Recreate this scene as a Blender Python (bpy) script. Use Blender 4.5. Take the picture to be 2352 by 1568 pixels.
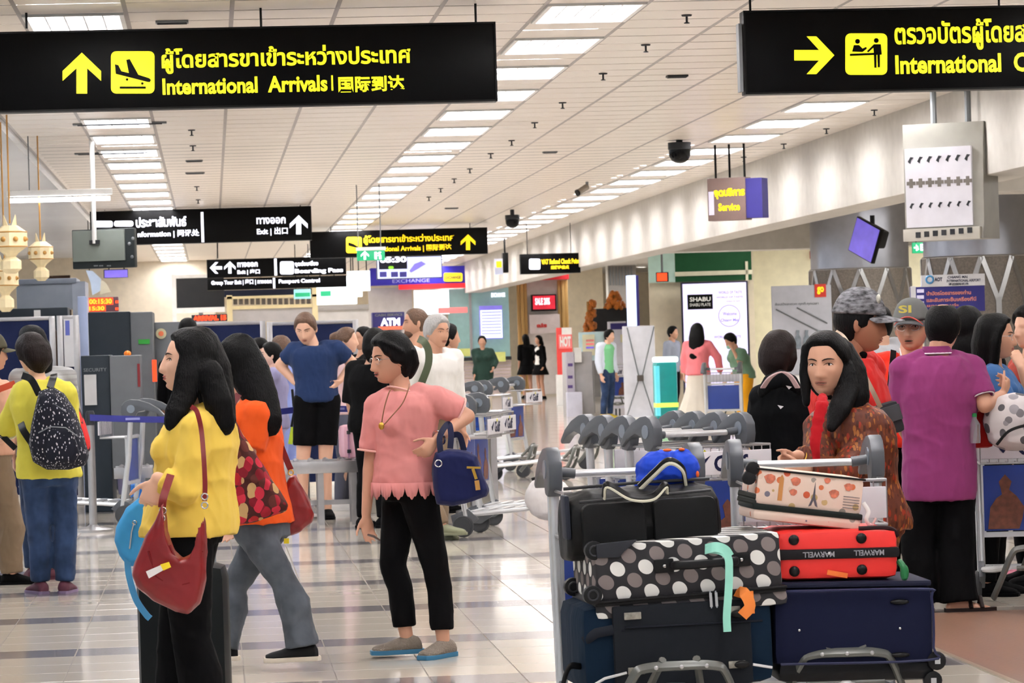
import bpy, bmesh, math, random
import numpy as np
from mathutils import Vector, Matrix, noise as mnoise
random.seed(7)
D = bpy.data
SC = bpy.context.scene
for o in list(D.objects): D.objects.remove(o)
# ------------------------------------------------------------------ camera, world, exposure
FPX, HOR0, ROLL = 7500.0, 784.0, 0.03
YAW = math.atan(691 / FPX)
CAM = Vector((0, 0, 1.5))
WV = Vector((math.sin(YAW), math.cos(YAW), 0))      # view direction
UV = Vector((math.cos(YAW), -math.sin(YAW), 0))     # horizontal right
ZV = Vector((0, 0, 1))
UPV = ZV * math.cos(ROLL) + UV * math.sin(ROLL)
RTV = UV * math.cos(ROLL) - ZV * math.sin(ROLL)
cd = D.cameras.new('camera'); cam = D.objects.new('camera', cd); SC.collection.objects.link(cam)
cd.sensor_width = 36; cd.lens = 36 * FPX / 2352; cd.clip_end = 400; cd.clip_start = .1
cd.dof.use_dof = True; cd.dof.focus_distance = 15.0; cd.dof.aperture_fstop = 15
m = Matrix((RTV, UPV, -WV)).transposed().to_4x4(); m.translation = CAM; cam.matrix_world = m
SC.camera = cam
wd = D.worlds.new('world'); SC.world = wd; wd.use_nodes = True
wd.node_tree.nodes['Background'].inputs[0].default_value = (.86, .93, 1, 1)
wd.node_tree.nodes['Background'].inputs[1].default_value = .45
SC.view_settings.view_transform = 'Standard'; SC.view_settings.look = 'None'
SC.view_settings.gamma = 1; SC.view_settings.use_curve_mapping = False
EXPO = 0.8; SC.view_settings.exposure = EXPO
LAMP_E, TUBE_E = 46.0, 14.0
CEIL = 3.72
def area(name, loc, sx, sy, power, col=(1, .97, .93), rot=(0, 0, 0)):
    l = D.lights.new(name, 'AREA'); l.shape = 'RECTANGLE'; l.size = sx; l.size_y = sy; l.energy = power; l.color = col
    o = D.objects.new(name, l); SC.collection.objects.link(o); o.location = loc; o.rotation_euler = rot; return o
# ------------------------------------------------------------------ pixel helpers
def P(px, py, d): return CAM + WV * d + RTV * ((px - 1176) / FPX * d) + UPV * ((HOR0 - py) / FPX * d)
def S(px, d, z=0.0):
    h = z - 1.5; u = ((px - 1176) / FPX * d + h * math.sin(ROLL)) / math.cos(ROLL)
    return CAM + WV * d + UV * u + ZV * h
def ray(px, py): return WV + RTV * ((px - 1176) / FPX) + UPV * ((HOR0 - py) / FPX)
def onplane(px, py, o, n):
    q = ray(px, py); return CAM + q * ((o - CAM).dot(n) / q.dot(n))
# ------------------------------------------------------------------ materials
def lin(c):
    r = []
    for v in c[:3]:
        v /= 255.0; r.append(v / 12.92 if v <= .04045 else ((v + .055) / 1.055) ** 2.4)
    return (*r, 1)
MC = {}
def mat(name, c=(200, 200, 200), rough=.5, metal=0, vary=None, bump=None, emit=None, spec=.5, sheen=0, coat=0, ecol=None, alpha=None):
    if name in MC: return MC[name]
    if sum(c) < 160 and spec == .5: spec = .22
    m = D.materials.new(name); m.use_nodes = True; nt = m.node_tree; b = nt.nodes['Principled BSDF']
    b.inputs['Base Color'].default_value = lin(c); b.inputs['Roughness'].default_value = rough
    b.inputs['Metallic'].default_value = metal; b.inputs['Specular IOR Level'].default_value = spec
    if sheen: b.inputs['Sheen Weight'].default_value = sheen
    if coat: b.inputs['Coat Weight'].default_value = coat
    tc = nt.nodes.new('ShaderNodeTexCoord')
    if vary is None: vary = (6, .08)
    sc = vary[2] if len(vary) > 2 else (1, 1, 1)
    mp = nt.nodes.new('ShaderNodeMapping'); mp.inputs['Scale'].default_value = sc
    nt.links.new(tc.outputs['Object'], mp.inputs[0])
    n = nt.nodes.new('ShaderNodeTexNoise'); n.inputs['Scale'].default_value = vary[0]; n.inputs['Detail'].default_value = 3
    nt.links.new(mp.outputs[0], n.inputs['Vector'])
    mr = nt.nodes.new('ShaderNodeMapRange'); mr.inputs['To Min'].default_value = 1 - vary[1] * 2; mr.inputs['To Max'].default_value = 1 + vary[1] * 2
    nt.links.new(n.outputs[0], mr.inputs[0])
    mx = nt.nodes.new('ShaderNodeMix'); mx.data_type = 'RGBA'; mx.blend_type = 'MULTIPLY'; mx.inputs[0].default_value = 1
    mx.inputs[6].default_value = lin(c); nt.links.new(mr.outputs[0], mx.inputs[7]); nt.links.new(mx.outputs[2], b.inputs['Base Color'])
    if bump:
        n2 = nt.nodes.new('ShaderNodeTexNoise'); n2.inputs['Scale'].default_value = bump[0]; n2.inputs['Detail'].default_value = 2
        if len(bump) > 2:
            mp2 = nt.nodes.new('ShaderNodeMapping'); mp2.inputs['Scale'].default_value = bump[2]
            nt.links.new(tc.outputs['Object'], mp2.inputs[0]); nt.links.new(mp2.outputs[0], n2.inputs['Vector'])
        else: nt.links.new(tc.outputs['Object'], n2.inputs['Vector'])
        bp = nt.nodes.new('ShaderNodeBump'); bp.inputs['Strength'].default_value = bump[1]; bp.inputs['Distance'].default_value = .02
        nt.links.new(n2.outputs[0], bp.inputs['Height']); nt.links.new(bp.outputs[0], b.inputs['Normal'])
    if emit:
        b.inputs['Emission Color'].default_value = lin(ecol or c); b.inputs['Emission Strength'].default_value = emit / 2 ** EXPO
    if alpha is not None:
        b.inputs['Transmission Weight'].default_value = alpha; b.inputs['IOR'].default_value = 1.1
    MC[name] = m; return m
def cloth(name, c, wr=.5, vary=(5, .06), rough=.85): return mat(name, c, rough, vary=vary, bump=(11, min(wr * 1.5, 1), (1, 1, .5)), spec=.12, sheen=.08 if sum(c) > 120 else 0)
def cellmat(name, base, cells, scale=30, rough=.8, sizes=.35, stretch=(1, 1, 1)):
    """fabric print: irregular blobs of several colours on a base"""
    if name in MC: return MC[name]
    m = D.materials.new(name); m.use_nodes = True; nt = m.node_tree; b = nt.nodes['Principled BSDF']; b.inputs['Roughness'].default_value = rough
    b.inputs['Specular IOR Level'].default_value = .25
    tc = nt.nodes.new('ShaderNodeTexCoord'); mp = nt.nodes.new('ShaderNodeMapping'); mp.inputs['Scale'].default_value = stretch
    nt.links.new(tc.outputs['Object'], mp.inputs[0])
    v = nt.nodes.new('ShaderNodeTexVoronoi'); v.inputs['Scale'].default_value = scale; nt.links.new(mp.outputs[0], v.inputs['Vector'])
    sp = nt.nodes.new('ShaderNodeSeparateColor'); nt.links.new(v.outputs['Color'], sp.inputs[0])
    cr = nt.nodes.new('ShaderNodeValToRGB'); cr.color_ramp.interpolation = 'CONSTANT'
    e = cr.color_ramp.elements
    while len(e) < len(cells): e.new(.5)
    for i, c in enumerate(cells): e[i].position = i / len(cells); e[i].color = lin(c)
    nt.links.new(sp.outputs[0], cr.inputs[0])
    lt = nt.nodes.new('ShaderNodeMath'); lt.operation = 'LESS_THAN'; lt.inputs[1].default_value = sizes
    nt.links.new(v.outputs['Distance'], lt.inputs[0])
    mx = nt.nodes.new('ShaderNodeMix'); mx.data_type = 'RGBA'; mx.inputs[6].default_value = lin(base)
    nt.links.new(lt.outputs[0], mx.inputs[0]); nt.links.new(cr.outputs[0], mx.inputs[7]); nt.links.new(mx.outputs[2], b.inputs['Base Color'])
    MC[name] = m; return m
# ------------------------------------------------------------------ mesh builder
class MB:
    def __init__(s): s.v = []; s.f = []; s.mi = []; s.cur = 0
    def add(s, vs, fs):
        o = len(s.v); s.v += [tuple(x) for x in vs]; s.f += [tuple(i + o for i in f) for f in fs]; s.mi += [s.cur] * len(fs); return s
    def box(s, x, y, z, sx, sy, sz, R=None):
        vs = [Vector((a * sx / 2, b * sy / 2, c * sz / 2)) for a in (-1, 1) for b in (-1, 1) for c in (-1, 1)]
        if R is not None: vs = [R @ q for q in vs]
        vs = [q + Vector((x, y, z)) for q in vs]
        return s.add(vs, [(0, 1, 3, 2), (4, 6, 7, 5), (0, 4, 5, 1), (2, 3, 7, 6), (0, 2, 6, 4), (1, 5, 7, 3)])
    def loft(s, rings, cap=True, closed=True):
        n = len(rings[0]); vs = [q for r in rings for q in r]; fs = []
        for i in range(len(rings) - 1):
            for j in range(n if closed else n - 1):
                a = i * n + j; b = i * n + (j + 1) % n; fs.append((a, b, b + n, a + n))
        if cap: fs.append(tuple(range(n - 1, -1, -1))); fs.append(tuple((len(rings) - 1) * n + j for j in range(n)))
        return s.add(vs, fs)
    def tube(s, pts, r, n=8, cap=True, flat=1.0, side=None):
        pts = [Vector(p) for p in pts]; rings = []
        rr = r if isinstance(r, (list, tuple)) else [r] * len(pts); ref = None
        for i, p in enumerate(pts):
            t = (pts[min(i + 1, len(pts) - 1)] - pts[max(i - 1, 0)]).normalized()
            if ref is None:
                ref = Vector(side) if side else (Vector((0, 0, 1)) if abs(t.z) < .9 else Vector((1, 0, 0)))
            a = (ref - t * ref.dot(t)).normalized(); b = t.cross(a); ref = a
            rings.append([p + (a * math.cos(k * 2 * math.pi / n) + b * flat * math.sin(k * 2 * math.pi / n)) * rr[i] for k in range(n)])
        return s.loft(rings, cap)
    def ball(s, c, r, R=None, n=12, m=8):
        c = Vector(c); r = r if isinstance(r, (list, tuple)) else (r, r, r); rings = []
        for i in range(m + 1):
            ph = math.pi * (.02 + .96 * i / m) - math.pi / 2; ring = []
            for j in range(n):
                q = Vector((math.cos(ph) * math.cos(2 * math.pi * j / n) * r[0], math.cos(ph) * math.sin(2 * math.pi * j / n) * r[1], math.sin(ph) * r[2]))
                ring.append(c + (R @ q if R is not None else q))
            rings.append(ring)
        return s.loft(rings)
    def prism(s, poly, y0, y1, ax='xz'):
        """poly of (a,b) extruded along the third axis"""
        def mk(a, b, c): return {'xz': (a, c, b), 'yz': (c, a, b), 'xy': (a, b, c)}[ax]
        return s.loft([[Vector(mk(a, b, y0)) for a, b in poly], [Vector(mk(a, b, y1)) for a, b in poly]])
    def lathe(s, prof, c=(0, 0, 0), n=16):
        c = Vector(c); return s.loft([[c + Vector((r * math.cos(2 * math.pi * k / n), r * math.sin(2 * math.pi * k / n), z)) for k in range(n)] for r, z in prof])
    def ring(s, c, R, r, ax, n=20, k=8):
        ax = Vector(ax).normalized(); a = ax.orthogonal().normalized(); b = ax.cross(a); c = Vector(c); vs = []; fs = []
        for i in range(n):
            d_ = a * math.cos(2 * math.pi * i / n) + b * math.sin(2 * math.pi * i / n)
            for j in range(k):
                vs.append(c + d_ * (R + r * math.cos(2 * math.pi * j / k)) + ax * r * math.sin(2 * math.pi * j / k))
        for i in range(n):
            for j in range(k):
                fs.append((i * k + j, i * k + (j + 1) % k, ((i + 1) % n) * k + (j + 1) % k, ((i + 1) % n) * k + j))
        return s.add(vs, fs)
    def build(s, name, mats, parent=None, loc=None, bevel=0, smooth=True, xf=None, label=None):
        me = D.meshes.new(name); v = s.v
        if xf is not None: v = [xf @ Vector(q) for q in v]
        me.from_pydata(v, [], s.f); me.validate()
        ms = mats if isinstance(mats, (list, tuple)) else [mats]
        for k in ms: me.materials.append(k)
        if len(ms) > 1: me.polygons.foreach_set('material_index', s.mi[:len(me.polygons)] + [0] * (len(me.polygons) - len(s.mi)))
        bm = bmesh.new(); bm.from_mesh(me); bmesh.ops.recalc_face_normals(bm, faces=bm.faces)
        if bevel: bmesh.ops.bevel(bm, geom=[e for e in bm.edges if len(e.link_faces) == 2 and e.calc_face_angle(0) > .6], offset=bevel, segments=2, profile=.6, affect='EDGES', clamp_overlap=True)
        bm.to_mesh(me); bm.free()
        if smooth: me.shade_smooth(); me.set_sharp_from_angle(angle=.7)
        return link(name, me, parent, loc, label)
def link(name, me, parent=None, loc=None, label=None):
    o = D.objects.new(name, me); SC.collection.objects.link(o)
    if parent is not None: o.parent = parent
    if loc is not None: o.location = loc
    if label: o['label'] = label
    return o
def T(name, label, cat, loc=(0, 0, 0), rz=0, group=None):
    o = D.objects.new(name, None); SC.collection.objects.link(o); o.location = loc; o.rotation_euler = (0, 0, rz)
    o.empty_display_size = .1; o['label'] = label; o['category'] = cat
    if group: o['group'] = group
    return o
def tag(o, label, cat, group=None):
    o['label'] = label; o['category'] = cat
    if group: o['group'] = group
    return o
def struct(o): o['kind'] = 'structure'; return o
def copy_tree(root, loc=None, rz=None, label=None, group=None):
    r = root.copy(); SC.collection.objects.link(r)
    if loc is not None: r.location = loc
    if rz is not None: r.rotation_euler[2] = rz
    if label: r['label'] = label
    if group: r['group'] = group
    def rec(a, b):
        for ch in list(a.children):
            c = ch.copy(); SC.collection.objects.link(c); c.parent = b; rec(ch, c)
    rec(root, r); return r
# ------------------------------------------------------------------ text
FONT = None
def textmesh(body, bold=0.0):
    cu = D.curves.new('t', 'FONT'); cu.body = body; cu.size = 1; cu.resolution_u = 3; cu.offset = bold; cu.extrude = 0.0
    o = D.objects.new('t', cu); SC.collection.objects.link(o); bpy.context.view_layer.update()
    me = D.meshes.new_from_object(o.evaluated_get(bpy.context.evaluated_depsgraph_get()))
    D.objects.remove(o); D.curves.remove(cu); return me
def lettering(body, mt, parent, x0, z0, x1, z1, y=-.004, bold=.012, name='lettering', flip=1, rot=0):
    """flat print filling the local rectangle x0..x1, z0..z1 on the plane y"""
    me = textmesh(body, bold); n = len(me.vertices)
    if not n: return None
    co = np.empty(n * 3); me.vertices.foreach_get('co', co); co = co.reshape(-1, 3)
    mn = co.min(0); mxx = co.max(0); sx = (x1 - x0) / max(mxx[0] - mn[0], 1e-6); sz = (z1 - z0) / max(mxx[1] - mn[1], 1e-6)
    out = np.zeros_like(co); out[:, 0] = x0 + (co[:, 0] - mn[0]) * sx; out[:, 2] = z0 + (co[:, 1] - mn[1]) * sz; out[:, 1] = y
    if rot: out[:, 0] = x0 + x1 - out[:, 0]; out[:, 2] = z0 + z1 - out[:, 2]
    me.vertices.foreach_set('co', out.ravel()); me.materials.clear(); me.materials.append(mt); me.name = name
    return link(name, me, parent)
# ------------------------------------------------------------------ flat boards placed by pixels
class Board:
    """a thing whose front face covers a pixel rectangle at depth d; rz=0 faces the hall's axis, rz=-YAW the camera"""
    def __init__(s, name, label, cat, px0, py0, px1, py1, d, rz=0.0, group=None, make=True, bottom=None):
        s.rz = rz; s.o = P((px0 + px1) / 2, (py0 + py1) / 2, d); s.n = Vector((math.sin(rz), -math.cos(rz), 0)); s.r = Vector((math.cos(rz), math.sin(rz), 0))
        a = s.L(px0, (py0 + py1) / 2)[0]; b = s.L(px1, (py0 + py1) / 2)[0]; c = s.L((px0 + px1) / 2, py0)[1]; e = s.L((px0 + px1) / 2, py1)[1]
        s.x0, s.x1, s.z1, s.z0 = a, b, c, e; s.w = b - a; s.h = c - e; s.d = d
        s.root = T(name, label, cat, s.o, rz, group) if make else None
    def L(s, px, py):
        q = onplane(px, py, s.o, s.n) - s.o; return (q.dot(s.r), q.z)
    def floor(s): return -s.o.z
    def text(s, body, mt, px0, py0, px1, py1, y=-.004, bold=.012, parent=None):
        cy = (py0 + py1) / 2; cx = (px0 + px1) / 2
        return lettering(body, mt, parent or s.root, s.L(px0, cy)[0], s.L(cx, py1)[1], s.L(px1, cy)[0], s.L(cx, py0)[1], y, bold)
    def poly(s, pts, mt, y=-.004, th=.002, name='symbol', parent=None):
        m_ = MB(); m_.prism([s.L(*p) for p in pts], y - th, y); return m_.build(name, mt, parent or s.root, smooth=False)
    def rect(s, px0, py0, px1, py1, mt, y0=-.004, y1=-.001, name='panel', bevel=0, parent=None):
        cy = (py0 + py1) / 2; cx = (px0 + px1) / 2
        a = s.L(px0, cy)[0]; b = s.L(px1, cy)[0]; c = s.L(cx, py0)[1]; e = s.L(cx, py1)[1]
        m_ = MB(); m_.box((a + b) / 2, (y0 + y1) / 2, (c + e) / 2, b - a, y1 - y0, c - e); return m_.build(name, mt, parent or s.root, bevel=bevel)
    def body(s, mt, th=.1, name='panel', bevel=0.0, y=0.0):
        m_ = MB(); m_.box((s.x0 + s.x1) / 2, y + th / 2, (s.z0 + s.z1) / 2, s.w, th, s.h); return m_.build(name, mt, s.root, bevel=bevel)
    def arrow(s, cx, cy, r, ang, mt, y=-.004):
        """wide arrow pointing up turned by ang, r = half height in pixels"""
        pl = [(0, -1), (.94, -.1), (.94, .38), (.26, -.24), (.26, 1), (-.26, 1), (-.26, -.24), (-.94, .38), (-.94, -.1)]
        c, q = math.cos(ang), math.sin(ang)
        return s.poly([(cx + r * (a * c - b * q), cy + r * (a * q + b * c)) for a, b in pl], mt, y, name='arrow')
def rrect(x0, y0, x1, y1, r, n=4):
    pts = []
    for cx, cy, a0 in ((x1 - r, y0 + r, -90), (x1 - r, y1 - r, 0), (x0 + r, y1 - r, 90), (x0 + r, y0 + r, 180)):
        for k in range(n + 1):
            a = math.radians(a0 + 90 * k / n); pts.append((cx + r * math.cos(a), cy + r * math.sin(a)))
    return pts
# ================================================================== materials of the room
M_TILE = mat('floor_tile', (214, 205, 192), .10, vary=(1.3, .05), spec=.8)
M_TILEG = mat('floor_tile_grey', (138, 134, 136), .12, vary=(1.3, .06), spec=.8)
M_GROUT = mat('grout', (120, 112, 104), .8)
M_WOOD = mat('brown_laminate', (132, 100, 82), .3, vary=(5, .12, (1, .06, 1)), bump=(60, .1))
M_PANEL = mat('ceiling_slat', (232, 222, 210), .32, vary=(.7, .04), spec=.6)
M_BACKC = mat('ceiling_void', (62, 58, 54), .9)
M_BAR = mat('ceiling_bar', (150, 142, 138), .4, metal=.3)
M_PLASTER = mat('white_plaster', (192, 188, 181), .7)
M_CREAM = mat('cream_wall', (226, 214, 190), .6)
M_LAMP = mat('lamp_diffuser', (255, 255, 255), .5, emit=LAMP_E, ecol=(255, 252, 250))
M_LAMPF = mat('lamp_frame', (235, 235, 232), .4)
M_LOUV = mat('lamp_louvre', (225, 225, 228), .35, metal=.2)
M_BLK = mat('black_plastic', (14, 14, 15), .35)
M_DK = mat('dark_grey_plastic', (48, 50, 54), .45)
M_GREY = mat('grey_plastic', (112, 116, 120), .45)
M_STEEL = mat('brushed_steel', (178, 178, 180), .32, metal=.9, vary=(20, .05))
M_WHITE = mat('white_paint', (232, 231, 228), .45)
# ------------------------------------------------------------------ floor: slab, tiles
g = MB(); g.box(12, 55, -.102, 60, 120, .2); floor = struct(g.build('floor', M_GROUT, smooth=False))
TW = .414
def tile_grey(j): return j % 5 == 0
Y0 = 16.59 - TW * .5
def tile_rect(i, j):
    x = .52 + i * TW; y = Y0 + j * TW; return x, y
g = MB(); g.prism([(.003, .003), (TW - .003, .003), (TW - .003, TW - .003), (.003, TW - .003)], -.003, 0, 'xy')
tl_w = g.build('tile', M_TILE, floor, bevel=.0012, smooth=False); me_w = tl_w.data; D.objects.remove(tl_w)
me_g = me_w.copy(); me_g.materials.clear(); me_g.materials.append(M_TILEG)
BRX, BRY = 3.33, 17.1     # brown laminate patch begins here
def covered(x, y): return x > BRX - .01 and y < BRY - .3
vis = []
for i in range(-20, 16):
    for j in range(-12, 18):
        x, y = tile_rect(i, j); c = Vector((x + .2, y + .2, 0)) - CAM; d_ = c.dot(WV)
        if d_ <= 5: continue
        px = 1176 + (c.dot(RTV)) / d_ * FPX; py = 784 - c.dot(UPV) / d_ * FPX
        if -60 < px < 2420 and py < 1590 and not covered(x, y): vis.append((-py, i, j))
vis.sort(); near = {(i, j) for _, i, j in vis[:298]}
for (i, j) in sorted(near):
    x, y = tile_rect(i, j); link('tile', me_g if tile_grey(j) else me_w, floor, (x, y, 0))
g = MB()
for i in range(-26, 62):
    for j in range(-34, 205):
        if (i, j) in near: continue
        x, y = tile_rect(i, j)
        if covered(x, y): continue
        g.cur = 1 if tile_grey(j) else 0
        o_ = .003 if y < 40 else 0
        g.add([(x + o_, y + o_, 0), (x + TW - o_, y + o_, 0), (x + TW - o_, y + TW - o_, 0), (x + o_, y + TW - o_, 0)], [(0, 1, 2, 3)])
o = g.build('tile_field', [M_TILE, M_TILEG], floor, smooth=False); o['kind'] = 'stuff'
g = MB(); g.box((BRX + 16) / 2 + 4, BRY / 2 - 2 + .0, .0015, 24 - BRX, BRY + 4 - .3, .003)
o = g.build('floor_laminate', M_WOOD, smooth=False); struct(o)
g = MB(); g.box(BRX, BRY / 2 - 2, .003, .03, BRY + 4, .006); struct(g.build('trim_1', mat('trim_metal', (190, 180, 160), .3, metal=.7)))
# ------------------------------------------------------------------ ceiling
g = MB(); g.box(2.6, 52, CEIL + .12, 9.1, 116, .04); ceil = struct(g.build('ceiling', M_BACKC, smooth=False))
BX0, BW, SY = .2, .69, .6
rows = {2: 2.4, -2: 2.4, 3: 2.4}
def lamp_cols(): return (-2, 3, 8)     # bay indices of the three rows of lamps
LY0 = 23.85
def is_lamp(i, j):                      # slat j covers y = LY0 + .6 j; two slats of four are a lamp
    return i in lamp_cols() and j % 4 in (0, 1)
g = MB(); g.prism([(.012, .019), (BW - .012, .019), (BW - .012, SY - .019), (.012, SY - .019)], 0, .003, 'xy')
tmp = g.build('panel', M_PANEL, ceil, smooth=False); me_p = tmp.data; D.objects.remove(tmp)
cand = []
for i in range(-3, 10):
    for j in range(-44, 140):
        if is_lamp(i, j): continue
        x = BX0 + i * BW; y = LY0 + j * SY; c = Vector((x + .35, y + .3, CEIL)) - CAM; d_ = c.dot(WV)
        if d_ > 5:
            px = 1176 + c.dot(RTV) / d_ * FPX; py = 784 - c.dot(UPV) / d_ * FPX
            if -80 < px < 2430 and py > -25: cand.append((py, i, j))
cand.sort(); nearp = {(i, j) for _, i, j in cand[:298]}
for i, j in sorted(nearp): link('panel', me_p, ceil, (BX0 + i * BW, LY0 + j * SY, CEIL))
g = MB()
for i in range(-3, 10):
    for j in range(-44, 140):
        if (i, j) in nearp or is_lamp(i, j): continue
        x = BX0 + i * BW; y = LY0 + j * SY; a = .019
        g.add([(x + .012, y + a, CEIL), (x + BW - .012, y + a, CEIL), (x + BW - .012, y + SY - a, CEIL), (x + .012, y + SY - a, CEIL)], [(0, 3, 2, 1)])
o = g.build('panel_field', M_PANEL, ceil, smooth=False); o['kind'] = 'stuff'
for i in range(-3, 11):
    g = MB(); g.box(BX0 + i * BW, 52, CEIL + .008, .03, 116, .018); g.build('rail', M_BAR, ceil, smooth=False)
# lamps: each is a thing of frame, louvre, diffuser
g = MB(); lx, ly = BW - .06, 2 * SY - .05
for sx in (-1, 1): g.box(sx * lx / 2, 0, .01, .03, ly, .05); g.box(0, sx * ly / 2, .01, lx + .03, .03, .05)
lf = g.build('lamp_frame', M_LAMPF, smooth=False)
g = MB(); g.box(0, 0, .075, lx - .02, ly - .02, .01); ldf = g.build('reflector', mat('lamp_reflector', (226, 226, 232), .4, emit=.55), smooth=False)
g = MB()
for k in range(4): g.tube([(-lx / 2 + (k + .5) * lx / 4, -ly / 2 + .04, .042), (-lx / 2 + (k + .5) * lx / 4, ly / 2 - .04, .042)], .027, 8)
ltb = g.build('tube', M_LAMP, smooth=False); mt_ = ltb.data; D.objects.remove(ltb)
g = MB()
for k in range(1, 5): g.box(-lx / 2 + k * lx / 5, 0, .012, .012, ly - .03, .024)
for k in range(1, 12): g.box(0, -ly / 2 + k * ly / 12, .014, lx - .03, .004, .02)
llv = g.build('louvre', M_LOUV, smooth=False)
mf, md, ml = lf.data, ldf.data, llv.data
for q in (lf, ldf, llv): D.objects.remove(q)
rowname = {-2: 'left lamp row', 3: 'middle lamp row', 8: 'right lamp row beside the beam'}
ordn = ['nearest', 'second', 'third', 'fourth', 'fifth', 'sixth', 'seventh', 'eighth', 'ninth', 'tenth', 'eleventh', 'twelfth', 'thirteenth', 'fourteenth', 'fifteenth', 'sixteenth', 'seventeenth', 'eighteenth', 'nineteenth', 'twentieth', 'twenty-first', 'twenty-second', 'twenty-third', 'twenty-fourth', 'twenty-fifth', 'twenty-sixth', 'twenty-seventh', 'twenty-eighth', 'twenty-ninth', 'thirtieth', 'thirty-first', 'thirty-second', 'thirty-third', 'thirty-fourth', 'thirty-fifth', 'thirty-sixth']
for ci in lamp_cols():
    cnt = 0
    for j in range(-44, 128, 4):
        x = BX0 + ci * BW + BW / 2; y = LY0 + j * SY + SY; c = Vector((x, y, CEIL)) - CAM; d_ = c.dot(WV); vis_ = False
        if d_ > 5:
            px = 1176 + c.dot(RTV) / d_ * FPX; py = 784 - c.dot(UPV) / d_ * FPX; vis_ = (-60 < px < 2400 and py > -40)
        if vis_: lab = 'white louvred ceiling lamp, %s in the %s' % (ordn[min(cnt, 35)], rowname[ci]); cnt += 1
        else: lab = None
        if lab is None and (y < 4 or y > 95): continue
        t = T('ceiling_lamp', lab or 'ceiling lamp of the %s, out of view' % rowname[ci], 'ceiling lamp', (x, y, CEIL), 0, 'ceiling lamps in three rows')
        link('lamp_frame', mf, t); link('reflector', md, t); link('tube', mt_, t); link('louvre', ml, t)
# lit rooms left and right of the slatted ceiling, glossy white board ceiling on the left
g = MB(); g.box(-6.9, 52, CEIL + .2, 10, 116, .1); struct(g.build('ceiling', mat('gloss_ceiling', (206, 212, 222), .25, vary=(.5, .05)), smooth=False))
g = MB(); g.box(-1.92, 52, CEIL + .08, .06, 116, .22); struct(g.build('trim_2', mat('edge_light', (235, 236, 240), .4), smooth=False))
# right beam and the lower hall behind it
g = MB(); g.box(7.25, 60, (CEIL + .15 + 2.87) / 2, .5, 100, CEIL + .15 - 2.87); struct(g.build('trim_3', M_PLASTER, bevel=.02))
g = MB(); g.box(15.6, 55, 3.62, 16.3, 110, .1); struct(g.build('ceiling', M_PLASTER, smooth=False))
for yy, zz in ((28.5, 3.0), (36.5, 3.02), (56, 2.95)):
    g = MB(); g.box(15.5, yy, (zz + 3.6) / 2, 16, .8, 3.6 - zz); struct(g.build('trim_4', M_PLASTER, bevel=.015))
# walls
def wall(name, x0, y0, x1, y1, z0, z1, m_, th=.15):
    a = Vector((x0, y0, 0)); b = Vector((x1, y1, 0)); t_ = (b - a); n_ = Vector((-t_.y, t_.x, 0)).normalized() * th
    g = MB(); g.loft([[Vector((*q.xy, z0)) for q in (a, b, b + n_, a + n_)], [Vector((*q.xy, z1)) for q in (a, b, b + n_, a + n_)]])
    return struct(g.build(name, m_, smooth=False))
def wallpx(name, px0, px1, d, z0, z1, m_, th=.15, d1=None):
    a = S(px0, d); b = S(px1, d1 or d); return wall(name, a.x, a.y, b.x, b.y, z0, z1, m_, th)
wall('wall_left', -7.2, 62, -7.2, 110, 0, 4, M_CREAM)
wall('wall_right', 23.6, -2, 23.6, 110, 0, 4, M_CREAM)
wall('wall_back', -12, 103, 26, 103, 0, 4.2, M_CREAM)

# recessed downlights of the right-hand hall, then added area fills without fixtures
g = MB(); g.lathe([(.16, 0), (.16, -.03), (.13, -.03), (.12, -.005)], n=18); dl = g.build('rim', M_LAMPF); dlm = dl.data; D.objects.remove(dl)
g = MB(); g.lathe([(.001, -.004), (.125, -.004), (.125, -.012), (.001, -.012)], n=18); dl = g.build('glow', mat('downlight', (255, 250, 240), emit=30)); dgm = dl.data; D.objects.remove(dl)
k = 0
for yy in (32, 44, 52, 62, 72, 84, 94):
    for xx in (9.5, 12.5, 16.5):
        t = T('downlight', 'round recessed downlight of the lower right hall, %s row, %s' % (ordn[(32, 44, 52, 62, 72, 84, 94).index(yy)], {9.5: 'beside the beam', 12.5: 'middle column', 16.5: 'outer column'}[xx]), 'downlight', (xx, yy, 3.568), 0, 'recessed downlights of the right hall'); link('rim', dlm, t); link('glow', dgm, t)
for yy in (33, 45, 58, 72, 88): area('hall_fill', (12.5, yy, 3.45), 6, 3, 190)  # fill added to brighten the right hall, beside the downlights
for yy in (24, 40, 56, 72, 90): area('left_hall_fill', (-4.3, yy, 3.75), 2, 4, 110, (.93, .96, 1))  # fill added to brighten the left hall, no lamp stands here
area('far_end_fill', (4, 96, 3.4), 8, 3, 160)  # fill added to lift the far end, not a shop fitting
# ================================================================== people
SKIN = {'a': (220, 174, 148), 'b': (196, 148, 122), 'c': (158, 108, 84), 'd': (228, 188, 168)}
def skin(k): return mat('skin_' + k, SKIN[k], .5, vary=(9, .05), spec=.35)
M_HAIR = mat('hair_black', (7, 6, 7), .5, vary=(40, .25, (6, 6, .6)), bump=(50, .35, (4, 4, .3)), spec=.13)
M_HAIRB = mat('hair_brown', (27, 17, 16), .5, vary=(40, .25, (6, 6, .6)), bump=(60, .35, (3, 3, .25)), spec=.15)
M_HAIRG = mat('hair_grey', (168, 166, 164), .55, vary=(40, .2, (6, 6, .6)), bump=(60, .5, (3, 3, .3)))
M_HAIRL = mat('hair_light_brown', (92, 66, 48), .55, vary=(40, .2), bump=(60, .4))
M_EYEW = mat('eye_white', (226, 220, 214), .3); M_IRIS = mat('iris', (28, 18, 14), .2); M_LIP = mat('lip', (176, 92, 84), .45)
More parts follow.
